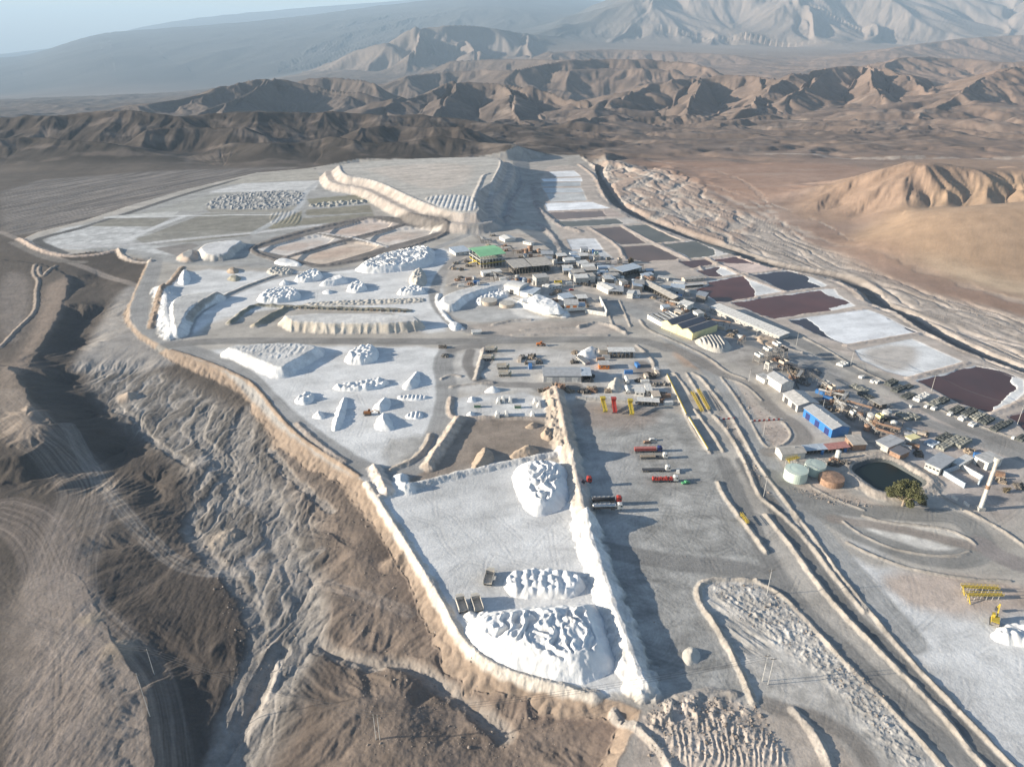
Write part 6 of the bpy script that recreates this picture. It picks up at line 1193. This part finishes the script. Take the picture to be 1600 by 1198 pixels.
# ------------------------------------------------------------------ vehicles
def wheel(t, x_, y_, r, w_, n=14):
    a = MB(); vs = []
    for s_ in (-w_/2, w_/2):
        for i in range(n): vs.append((x_+r*math.cos(2*math.pi*i/n), y_+s_, r+r*math.sin(2*math.pi*i/n)))
    a.add(vs, [tuple(range(n-1, -1, -1)), tuple(range(n, 2*n))]+[(i, (i+1) % n, n+(i+1) % n, n+i) for i in range(n)]); o = a.build('wheel', m_black, t)
    b = MB(); b.bar((x_, y_-w_/2-.02, r), (x_, y_+w_/2+.02, r), r*.45, 10); b.build('rim', m_grey, o)
def semi(px, py, rz, label, cabm, load, loadm, L=12.5, name='semi_truck'):
    x_, y_ = G(px, py); t = thing(name, label, 'truck', x_, y_, None, rz, 'lorries on the truck yard')
    c = MB().prism([(L+.4, .9), (L+2.9, .9), (L+3.0, 2.2), (L+2.7, 3.5), (L+1.2, 3.7), (L+.4, 3.4)], -1.2, 1.2); cab = c.build('cab', cabm, t)
    MB().box(L+2.75, L+3.04, -1.0, 1.0, 2.1, 3.1).build('windscreen', m_glass, cab)
    for sy in (-1, 1): MB().box(L+1.7, L+2.6, sy*1.21-.03, sy*1.21+.03, 2.1, 3.0).build('side_window', m_glass, cab)
    MB().box(L-3.4, L+2.8, -.5, .5, .6, 1.0).build('chassis', m_dark, t)
    for wx_ in (L+1.9, L-1.4, L-2.6): [wheel(t, wx_, sy*1.0, .52, .45) for sy in (-1, 1)]
    if load != 'none':
        for wx_ in (1.0, 2.3, 3.6): [wheel(t, wx_, sy*1.0, .52, .45) for sy in (-1, 1)]
        MB().box(0, L-.3, -1.22, 1.22, 1.1, 1.35).build('trailer_bed', m_dark, t)
    if load == 'tank':
        k = MB(); n = 14; vs = []
        for xx in (.1, .5, L-.9, L-.5):
            q = .75 if xx in (.1, L-.5) else 1.0
            for i in range(n): vs.append((xx, 1.2*q*math.cos(2*math.pi*i/n), 2.45+1.05*q*math.sin(2*math.pi*i/n)))
        fs = [tuple(range(n-1, -1, -1)), tuple(range(3*n, 4*n))]
        for s_ in range(3): fs += [(s_*n+i, s_*n+(i+1) % n, (s_+1)*n+(i+1) % n, (s_+1)*n+i) for i in range(n)]
        k.add(vs, fs); kk = k.build('tank', loadm, t, True); h_ = MB()
        for i in range(4): h_.cyl(1.8+i*(L-3)/4, 0, 3.45, 3.7, .35, 8)
        h_.box(.8, L-1.2, -.35, .35, 3.46, 3.52).build('walkway', m_grey, kk)
    elif load == 'box':
        MB().box(0, L-.5, -1.24, 1.24, 1.36, 2.9).build('side_panel', loadm, t); MB().box(.15, L-.65, -1.1, 1.1, 2.9, 3.05).build('cargo_sheet', loadm if loadm is not m_maroon else MC('pinkish_tarp', (.42,.16,.14), .8, var=.2), t)
    elif load == 'lumps':
        for i in range(8): MB().rbox(.9+i*1.4, rnd.uniform(-.1, .1), 1.36, 1.2, 2.2, rnd.uniform(1.1, 1.7), rnd.uniform(-.1, .1), .8).build('cargo_bag', loadm, t)
    elif load == 'flat': MB().box(.2, L-4, -1.1, 1.1, 1.36, 1.9).build('cargo', loadm, t)
    return t
semi(924,789,.02,'black tank lorry with a red cab, upper of two side by side',m_red,'tank',MC('black_tank', (.035,.035,.04), .3, spec=.5)); semi(925,800,.02,'silver tank lorry with a white cab, lower of two side by side',m_white,'tank',m_chrome)
semi(991,706,.04,'long maroon trailer lorry with a navy cab',m_navy,'box',m_maroon,13.2); semi(1000,716,.02,'white cabbed lorry with timber on a half empty trailer',m_white,'flat',m_wood,12.8); semi(1003,736,.02,'white cabbed lorry with an empty black flat trailer',m_white,'bare',m_dark,12.8); semi(1018,752,.02,'white cabbed lorry carrying bright orange-red sacks',m_white,'lumps',m_red,11.5)
t = semi(913,760,.1,'small red lorry cab parked alone in the shade of the earth wall',m_red,'none',m_red,.8,'lorry_tractor')
def haul(px, py, rz, label):
    x_, y_ = G(px, py); t = thing('dump_truck', label, 'dump truck', x_, y_, None, rz, 'dump trucks in the salt yard'); m1 = mat('dusty_cream', (.58,.53,.38), .7, var=.15, scale=.8)
    MB().box(-4, 4.3, -.7, .7, .9, 1.6).build('chassis', m_dark, t)
    b = MB(); b.prism([(-4.6, 1.8), (2.2, 1.8), (2.2, 1.95), (-4.6, 1.95)], -1.9, 1.9)
    for sy in (-1, 1): b.prism([(-4.7, 1.95), (2.2, 1.95), (2.4, 3.9), (-4.7, 3.7)], sy*1.9-.1, sy*1.9+.1)
    b.box(2.1, 2.3, -1.8, 1.8, 1.95, 4.0); b.box(2.3, 3.6, -1.9, 1.9, 3.8, 3.95); b.build('dump_body', mat('worn_bed', (.50,.46,.40), .6, var=.2, scale=.8), t)
    MB().prism([(2.5, 1.2), (4.6, 1.2), (4.7, 2.4), (4.3, 3.6), (2.5, 3.6)], -1.25, 1.25).build('cab', m1, t); MB().box(4.4, 4.62, -1.0, 1.0, 2.4, 3.3).build('windscreen', m_glass, t)
    for sy in (-1, 1): MB().box(2.9, 4.0, sy*1.26-.03, sy*1.26+.03, 2.3, 3.2).build('side_window', m_glass, t)
    MB().bar((2.6, -1.5, .4), (2.6, -1.6, 3.6), .1).bar((3.1, -1.5, .4), (3.1, -1.6, 3.6), .1).build('ladder', m_white, t)
    for wx_ in (3.5, -1.4, -3.2): [wheel(t, wx_, sy*1.45, .85, .7) for sy in (-1, 1)]
    return t
haul(765,906,ang((759,917),(768,888)),'lone dump truck with an open cream bed beside the small flat heap'); haul(721,948,ang((727,963),(717,933)),'dump truck nearest the embankment, left of the pair'); haul(745,947,ang((751,962),(741,932)),'dump truck on the right of the pair facing the largest heap')
for a_, b_, r_, l_ in ((768,549,.0,'dark dump truck parked highest in the vehicle yard'), (763,562,.0,'dark dump truck parked second in the vehicle yard'), (786,576,.0,'old dump truck behind the low divider in the vehicle yard'), (789,587,.0,'pale dump truck nearest the workshop road')):
    haul(a_, b_, r_, l_)
def loader(px, py, rz, label, m_):
    x_, y_ = G(px, py); t = thing('wheel_loader', label, 'loader', x_, y_, None, rz); MB().prism([(-3.6, 1), (-.2, 1), (-.2, 2.4), (-3.4, 2.2)], -1.2, 1.2).build('engine_body', m_, t); c = MB().box(-.6, 1.0, -.9, .9, 1.6, 3.5).build('cab', m_, t); MB().box(-.4, 1.06, -.96, .96, 2.4, 3.2).build('cab_glass', m_glass, c)
    MB().box(.6, 2.6, -.8, .8, .9, 1.7).build('front_body', m_, t)
    for sy in (-1, 1): MB().bar((1.5, sy*.7, 1.8), (4.2, sy*.7, .8), .2).build('lift_arm', m_, t); [wheel(t, wx_, sy*1.2, .85, .65) for wx_ in (-2.2, 1.9)]
    MB().prism([(4.0, .1), (5.3, .1), (5.4, .3), (4.3, .5), (4.2, 1.6), (4.0, 1.6)], -1.6, 1.6).build('bucket', m_white, t)
loader(845,540,0,'orange wheel loader carrying a white load on the main road',m_orange)
def digger(px, py, rz, label, m_, up=1.0, s_=1.0):
    x_, y_ = G(px, py); t = thing('excavator', label, 'excavator', x_, y_, None, rz); t.scale = (s_, s_, s_)
    for sy in (-1, 1): MB().prism([(-2.2, .2), (-1.9, 0), (1.9, 0), (2.2, .2), (2.2, .8), (1.9, 1), (-1.9, 1), (-2.2, .8)], sy*1.3-.3, sy*1.3+.3).build('track', m_dark, t)
    MB().box(-2.4, 1.6, -1.3, 1.3, 1.2, 2.4).build('house', m_, t); MB().box(-2.9, -2.4, -1.3, 1.3, 1.2, 2.2).build('counterweight', m_steel, t); c = MB().box(.2, 1.7, .3, 1.3, 2.4, 3.6).build('cab', m_, t); MB().box(.4, 1.76, .26, 1.36, 2.7, 3.4).build('cab_glass', m_glass, c)
    MB().bar((1.2, -.4, 2), (4.6, -.4, 5.0*up), .3).build('boom', m_, t); MB().bar((4.6, -.4, 5.0*up), (7.0, -.4, 2.4), .22).build('stick', m_, t); MB().prism([(6.5, 1.0), (7.6, .9), (7.5, 2.4), (6.8, 2.4)], -1, .2).build('bucket', m_dark, t)
digger(575,648,.1,'brown excavator digging between two tall white heaps',mat('dark_orange_paint', (.30,.13,.05), .6),.7); digger(1553,973,1.0,'yellow excavator reaching up beside the bright white heap',m_yellow,1.2,1.1)
def car(px, py, rz, label, m_, pick=False):
    x_, y_ = G(px, py); t = thing('pickup_truck' if pick else 'parked_car', label, 'car', x_, y_, None, rz); b = MB().prism([(-2.3, .35), (2.3, .35), (2.35, .8), (1.5, .95), (.9, 1.5), (-.3 if pick else -1.6, 1.5), (-.5 if pick else -2.1, .98), (-2.35, .95)], -.88, .88).build('body', m_, t)
    MB().prism([(1.35, .98), (.88, 1.46), (-.25 if pick else -1.5, 1.46), (-.4 if pick else -1.9, 1.0)], -.9, .9).build('window', m_glass, t)
    for wx_ in (-1.4, 1.4): [wheel(t, wx_, sy*.8, .34, .25, 10) for sy in (-1, 1)]
car(893,454,.1,'dark red car parked on the inner road',m_red); car(1011,692,.1,'dark brown car parked above the lorries',m_rust); car(926,781,1.5,'white van beside the black tank lorry',m_white,True); car(1071,755,.3,'small green and white pickup in front of the orange-red load',mat('leaf_green', (.10,.35,.16), .5),True); car(1059,737,1.4,'white pickup ahead of the empty flat trailer',m_white,True); car(1020,688,.1,'white car above the maroon trailer',m_white)
car(1480,655,.2,'white car parked among the sacks',m_white) if False else None
# tank trailers, pipes, mobile loading hoppers
for a_, b_, l_ in ((979,597,'white tank trailer, upper of two beside the cream bank'), (980,612,'white tank trailer, lower of two beside the cream bank')):
    x_, y_ = G(a_, b_); t = thing('tank_trailer', l_, 'trailer', x_, y_, None, 1.6); k = MB().bar((-4, 0, 2.2), (4, 0, 2.2), 1.25, 14).build('tank', m_white, t); [wheel(t, wx_, sy*1, .5, .4) for wx_ in (-2.5, 2.2) for sy in (-1, 1)]; MB().box(-3.8, 3.8, -.5, .5, .7, 1.05).build('chassis', m_dark, t)
for i in range(7):
    x_, y_ = G(905+i*2.0, 559+i*1.6); o = MB().bar((0, -2.6, .9), (0, 2.6, .9), .9, 10).build('culvert_pipe', m_conc); o.location = (x_, y_, ztop(x_, y_)); o.rotation_euler = (0, 0, -.9); tagit(o, 'pale culvert pipe lying in the row below the salt heap', 'pipe', 'row of culvert pipes', x_/(y_*cp+CAMH*sp))
def hopper(px, py, rz, label, m_):
    x_, y_ = G(px, py); t = thing('loading_hopper', label, 'loading machine', x_, y_, None, rz, 'mobile loading machines at the top of the truck yard'); t.scale = (1.15, 1.15, 1.15); b = MB()
    b.add([(-5,-1,1.2),(4.5,-1,4.4),(4.5,1,4.4),(-5,1,1.2),(-5,-1.1,2.0),(4.5,-1.1,5.2),(4.5,1.1,5.2),(-5,1.1,2.0)], [(0,3,2,1),(4,5,6,7),(0,1,5,4),(1,2,6,5),(2,3,7,6),(3,0,4,7)]); b.build('conveyor_body', m_, t)
    MB().rbox(3.2, 0, 4.6, 1.6, 1.8, 1.8, 0, 1.7).build('hopper', m_, t)
    for wx_, hh in ((-3.4, 1.6), (2.8, 3.8)):
        for sy in (-1, 1): MB().bar((wx_, sy*1.1, 0), (wx_, sy*.9, hh), .14).build('leg', m_, t)
    MB().bar((-5, -1.25, 2.3), (4.5, -1.25, 5.5), .07).bar((-5, 1.25, 2.3), (4.5, 1.25, 5.5), .07).build('railing', m_, t)
hopper(943,640,ang((948,645),(938,624)),'yellow loading machine at the left of the top of the truck yard',m_yellow); hopper(959,641,ang((962,645),(956,624)),'red loading machine between the two yellow ones',m_red); hopper(985,644,ang((989,648),(981,626)),'yellow loading machine right of the red one',m_yellow)
# yellow gantries, weighbridges, road barriers
def gantry(P, Q, label, m_=m_yellow, h=2.4, w_=1.7, posts=6, head=True, cat='gantry', name='yellow_gantry'):
    a, b = G(*P), G(*Q); L = math.hypot(b[0]-a[0], b[1]-a[1]); t = thing(name, label, cat, a[0], a[1], None, math.atan2(b[1]-a[1], b[0]-a[0])); f_ = MB()
    for sy in (-1, 1):
        y_ = sy*w_/2; f_.bar((0, y_, h), (L, y_, h), .14); f_.bar((0, y_, h+1), (L, y_, h+1), .1); n = int(L/1.6)
        for k in range(n+1): f_.bar((L*k/n, y_, h), (L*k/n, y_, h+1), .07)
    f_.build('railing', m_, t); MB().box(0, L, -w_/2+.1, w_/2-.1, h-.1, h+.08).build('grating_deck', mat('yellow_brown_grating', (.34,.25,.06), .7, var=.3, scale=2), t)
    for k in range(posts):
        u = (k+.3)/posts; g = MB(); [g.bar((L*u, sy*w_/2, -.5), (L*u, sy*w_/2, h), .12) for sy in (-1, 1)]; g.bar((L*u, -w_/2, h-.15), (L*u, w_/2, h-.15), .1); g.build('leg', m_lgrey if head else m_, t)
    if head:
        s_ = MB(); [s_.bar((.3, sy*.6-w_/2-1.2, 0), (.3, sy*.6-w_/2, h), .12) for sy in (-1, 1)]; s_.bar((.3, -w_/2-2.6, .1), (.3, -w_/2, h+.4), .2); s_.build('staircase', m_, t)
gantry((1500,922),(1558,925),'yellow sampling gantry on grey legs, farther of two'); gantry((1508,935),(1564,935),'yellow sampling gantry on grey legs, nearer of two')
gantry((1081,614),(1097,644),'yellow weighbridge frame, left of two beside the road',m_yellow,.6,1.6,4,False,'weighbridge','weighbridge_frame'); gantry((1090,611),(1107,642),'yellow weighbridge frame, right of two beside the road',m_yellow,.6,1.6,4,False,'weighbridge','weighbridge_frame')
gantry((1157,807),(1168,822),'short yellow rail frame on the divider bank',m_yellow,1.2,1.0,3,False,'rail','rail_frame')
gantry((1228,727),(1246,722),'row of yellow walkways behind the pale green tank',m_yellow,3.6,2.2,4,True,'walkway','yellow_walkway')
for P_, Q_, l_ in (((1042,588),(1072,650),'long yellow topped kerb wall left of the weighbridges'), ((1076,655),(1106,705),'yellow topped kerb wall below the weighbridge offices')):
    a, b = G(*P_), G(*Q_); L = math.hypot(b[0]-a[0], b[1]-a[1]); t = thing('kerb_wall', l_, 'kerb wall', a[0], a[1], None, math.atan2(b[1]-a[1], b[0]-a[0])); MB().box(0, L, -.35, .35, -.3, 1.1).build('base', m_conc, t); MB().box(0, L, -.3, .3, 1.1, 1.3).build('stripe', m_yellow, t)
def barrier(P, Q, label):
    a, b = G(*P), G(*Q); L = math.hypot(b[0]-a[0], b[1]-a[1]); t = thing('road_barrier', label, 'barrier', a[0], a[1], None, math.atan2(b[1]-a[1], b[0]-a[0])); n = max(4, int(L/1.6))
    for k in range(n): MB().prism([(L*k/n+.05, 0), (L*(k+1)/n-.05, 0), (L*(k+1)/n-.05, .9), (L*k/n+.05, .9)], -.25, .25).build('barrier_block', m_red if k % 2 else m_white, t)
barrier((1117,656),(1148,654),'red and white plastic barrier row between the lanes'); barrier((1173,659),(1222,656),'red and white barrier row along the top of the rubble island')
# rows of posts with cables
def pole(px, py, h, label, lvl=0.0, arm=True, m_=m_lgrey, name='utility_pole', r=.16):
    x_, y_ = G(px, py, lvl); t = thing(name, label, 'pole', x_, y_, None, 0.1, 'utility poles'); MB().cyl(0, 0, -.5, h, r, 8, r*.6).build('post', m_, t)
    if arm:
        MB().box(-1.1, 1.1, -.09, .09, h-.9, h-.7).build('crossarm', m_wood, t)
        for s_ in (-.95, 0, .95): MB().cyl(s_, 0, h-.7, h-.45, .07, 6).build('insulator', m_dark, t)
    return t
for a_, b_, h_, lb_, lv_ in ((1244,540,11,'pole beside the end of the very long white shed',0), (1329,571,12,'pole by the corner of the dry white pond',0), (1455,611,13,'pole between the white tarpaulin and the dark brown pond',0), (1589,664,14,'pole at the right edge beside the last stacks',0), (1193,776,13,'pole on the rubble strip between the roads',0),
  (1198,929,14,'pole on top of the rubble island',0), (1191,1064,14,'left of the twin poles on the lower rubble island',0), (1200,1069,14,'right of the twin poles on the lower rubble island',0), (1192,682,12,'pole on the oval rubble island',0), (239,1046,14,'pole at the head of the dark western valley',-10), (233,1114,22,'leaning tall pole on the scarp edge',-7),
  (588,1156,13,'left of the twin poles on the brown hills',-12), (594,1157,13,'right of the twin poles on the brown hills',-12), (1048,522,9,'pole in front of the cream hall',0), (1170,596,10,'pole beside the small white hut',0), (1182,525,10,'pole behind the very long white shed',0), (1284,645,10,'pole behind the blue shed roof',0), (1306,640,10,'rusty pole behind the blue shed',0)):
    pole(a_, b_, h_, lb_, lv_)
for a_, b_, h_, l_ in ((890,444,17,'floodlight mast, left of two at the plant entrance'), (896,450,19,'floodlight mast, right of two at the plant entrance'), (945,440,12,'lamp mast, left of two above the white building'), (952,441,11,'lamp mast, right of two above the white building')):
    t = pole(a_, b_, h_, l_, 0, False, m_lgrey, 'floodlight_mast'); MB().box(-1.2, 1.2, -.2, .2, h_-.6, h_+.5).build('lamp_head', m_lgrey, t)
def cables(P, Q, hp, hq, lp, lq, label, n=3):
    a, b = G(*P, lp), G(*Q, lq); za, zb = ztop(*a)+hp-.4, ztop(*b)+hq-.4; m = MB()
    for s_ in np.linspace(-1, 1, n):
        pr = None
        for k in range(13):
            u = k/12; p = (a[0]+(b[0]-a[0])*u-a[0], a[1]+(b[1]-a[1])*u+s_-a[1], za+(zb-za)*u-4*3.0*u*(1-u))
            if pr: m.bar(pr, p, .045, 3)
            pr = p
    o = m.build('power_cable', m_dark); o.location = (a[0], a[1], 0); tagit(o, label, 'cable', 'overhead cables', 0)
cables((239,1046),(591,1157),14,13,-10,-12,'overhead cables sagging across the dry river bed'); cables((591,1157),(1196,1066),13,14,-12,0,'overhead cables from the brown hills to the lower rubble island'); cables((-250,960),(239,1046),14,14,-7,-10,'overhead cables crossing the tracked western plain')
cables((1329,571),(1455,611),12,13,0,0,'overhead cables along the stack yard'); cables((1455,611),(1589,664),13,14,0,0,'overhead cables beside the dark brown pond'); cables((1244,540),(1329,571),11,12,0,0,'overhead cables behind the ore bins')
# reservoir water
MB_ = sheet('reservoir_water', [(1329,736),(1333,727),(1365,717),(1388,719),(1405,727),(1445,750),(1449,757),(1441,764),(1382,775),(1340,746)], -.5, mat('dark_water', (.010,.016,.013), .3, spec=.2, bump=.01, bscale=1.5))
# ------------------------------------------------------------------ trees
def leafmat(n, c): return mat(n, c, .8, var=.45, scale=1.6, spec=.2)
def tree(px, py, R, Hh, label, lm, n, name='tree', seed=1, leaf=.42):
    x_, y_ = G(px, py); t = thing(name, label, 'tree' if Hh > 4 else 'shrub', x_, y_); r_ = random.Random(seed); tr = MB()
    tr.cyl(0, 0, -.4, Hh*.35, R*.06+.12, 8, R*.04+.08); blobs = []
    for i in range(int(9+R*2)):
        a = r_.uniform(0, 6.28); q = r_.uniform(.15, .8)*R; hz = Hh*(r_.uniform(.25, .95)-.35*(q/R)**2); p = (q*math.cos(a), q*math.sin(a), max(hz, Hh*.18)); blobs.append((p, r_.uniform(.2, .38)*R))
        tr.bar((0, 0, Hh*.2), p, .07+R*.008, 5)
    tr.build('trunk', m_wood, t); vs = []; fs = []
    for i in range(n):
        c_, br = r_.choice(blobs); u, v, w_ = r_.gauss(0, 1), r_.gauss(0, 1), r_.gauss(0, 1); L = math.sqrt(u*u+v*v+w_*w_)+1e-6; q = br*(r_.random()**.45)
        c = Vector((c_[0]+u/L*q, c_[1]+v/L*q, max(c_[2]+w_/L*q*.8, .1))); d1 = Vector((r_.gauss(0, 1), r_.gauss(0, 1), r_.gauss(0, 1))).normalized()*leaf*r_.uniform(.6, 1.3); d2 = d1.cross(Vector((r_.gauss(0, 1), r_.gauss(0, 1), r_.gauss(0, 1)))).normalized()*leaf*.5
        o = len(vs); vs += [c-d1, c+d2, c+d1, c-d2]; fs.append((o, o+1, o+2, o+3))
    me = bpy.data.meshes.new('crown'); me.from_pydata(vs, [], fs); me.materials.append(lm); o = bpy.data.objects.new('crown', me); COL.objects.link(o); o.parent = t
lm1, lm2 = leafmat('olive_leaves', (.12,.12,.055)), leafmat('dusty_leaves', (.17,.135,.085))
tree(1410,790,8.8,14.5,'large bushy olive green tree beside the dark reservoir',lm1,15000,'pepper_tree',4); tree(1442,789,2.4,2.6,'low dry shrub at the right foot of the large tree',lm2,700,'dry_shrub',8,.3)
tree(985,412,4.5,6,'dusty brown bushes between the ponds and the process towers',lm2,1800,'dusty_tree',5,.5); tree(1000,432,3.5,5,'dusty brown tree at the end of the dusty long shed',lm2,1200,'dusty_tree',6,.5); tree(1573,768,3,2.6,'dark dry shrub right of the chimney',lm2,700,'dry_shrub',9,.3)
# boulders strewn along the windrows: too many to count, one scatter of stones
def stones():
    vs = []; fs = []; r_ = random.Random(5); ico = [(0,0,1),(.9,0,.35),(.28,.85,.35),(-.72,.53,.35),(-.72,-.53,.35),(.28,-.85,.35),(.6,.5,-.4),(-.3,.8,-.4),(-.9,0,-.4),(-.3,-.8,-.4),(.6,-.5,-.4)]
    ff = [(0,1,2),(0,2,3),(0,3,4),(0,4,5),(0,5,1),(1,6,2),(2,7,3),(3,8,4),(4,9,5),(5,10,1),(2,6,7),(3,7,8),(4,8,9),(5,9,10),(1,10,6),(6,10,9,8,7)]
    zones = [([(1105,912),(1180,908),(1250,955),(1330,1040),(1420,1120),(1380,1150),(1250,1020),(1140,960)], 900, .32), ([(1130,592),(1188,628),(1235,672),(1203,699),(1168,652)], 350, .4), ([(1100,592),(1150,665),(1200,765),(1240,815),(1172,740),(1112,630)], 300, .4), ([(1225,760),(1300,770),(1390,792),(1300,790)], 260, .4),
             ([(1010,1105),(1080,1085),(1180,1100),(1235,1180),(1010,1190)], 500, .5), ([(430,650),(560,750),(660,900),(740,1040),(900,1110),(850,1180),(560,1180),(530,900)], 900, .38), ([(190,600),(420,700),(500,850),(480,1000),(400,1180),(300,800)], 600, .4), ([(1000,262),(1200,345),(1420,450),(1600,500),(1600,590),(1300,430),(1130,392),(985,340)], 1500, .45), ([(940,620),(1100,720),(1180,880),(1010,1080),(910,740)], 160, .2)]
    for poly, n, sz in zones:
        P = [tuple(p) for p in poly]; xs, ys = [p[0] for p in P], [p[1] for p in P]; k = 0
        while k < n:
            a, b = r_.uniform(min(xs), max(xs)), r_.uniform(min(ys), max(ys))
            if not inside(P, np.array([a]), np.array([b]))[0]: continue
            k += 1; x_, y_ = G(a, b, -11 if a < 800 else (-6 if b < 560 and a > 980 else 0)); s_ = sz*min(r_.paretovariate(3.2)*.45, 2.2); z_ = ztop(x_, y_); o = len(vs); q = r_.uniform(0, 6.28); c, n_ = math.cos(q), math.sin(q); e = r_.uniform(.6, 1)
            for u, v, w_ in ico: jx = r_.uniform(.8, 1.2); vs.append((x_+s_*jx*(u*c-v*n_*e), y_+s_*jx*(u*n_+v*c*e), z_+s_*.7*w_+.1*s_))
            fs += [tuple(i+o for i in f) for f in ff]
    me = bpy.data.meshes.new('loose_stones'); me.from_pydata(vs, [], fs); me.materials.append(mat('stone', (.27,.225,.19), .95, var=.4, scale=.3)); o = bpy.data.objects.new('loose_stones', me); COL.objects.link(o); o['kind'] = 'stuff'; o['label'] = 'loose stones and boulders strewn over rubble and banks'
stones()
# give look-alike neighbours a telling label
ORD = ['leftmost', 'second from left', 'third from left', 'fourth from left', 'fifth from left', 'sixth from left', 'seventh from left', 'eighth from left', 'ninth from left', 'tenth from left']+['%dth from left' % i for i in range(11, 40)]
by = {}
for o, l, p in LAB: by.setdefault(l, []).append((p, o))
for l, v in by.items():
    if len(v) > 1:
        v.sort(key=lambda q: q[0])
        for i, (p, o) in enumerate(v): o['label'] = '%s, %s' % (l, ORD[i] if i < len(v)-1 or i == 0 else 'rightmost')

# ------------------------------------------------------------------ the air between here and the mountains
def build_haze():
    x0, x1, y0, y1, z0, z1 = -43000, 43000, -400, 46000, float(Z.min())-40, float(Z.max())+60
    v = [(a, b, c_) for c_ in (z0, z1) for b in (y0, y1) for a in (x0, x1)]
    me = bpy.data.meshes.new('haze'); me.from_pydata(v, [], [(0,2,3,1),(4,5,7,6),(0,1,5,4),(1,3,7,5),(3,2,6,7),(2,0,4,6)])
    M_ = bpy.data.materials.new('haze'); M_.use_nodes = True; t = M_.node_tree; t.nodes.clear()
    pv = t.nodes.new('ShaderNodeVolumePrincipled'); o_ = t.nodes.new('ShaderNodeOutputMaterial')
    pv.inputs['Color'].default_value = (.56, .76, .98, 1); pv.inputs['Density'].default_value = 5.2e-5; pv.inputs['Anisotropy'].default_value = 0.0
    t.links.new(pv.outputs[0], o_.inputs['Volume']); me.materials.append(M_)
    o = bpy.data.objects.new('haze', me); COL.objects.link(o); o['kind'] = 'stuff'; o['label'] = 'thin blue haze over the far mountains'
build_haze()
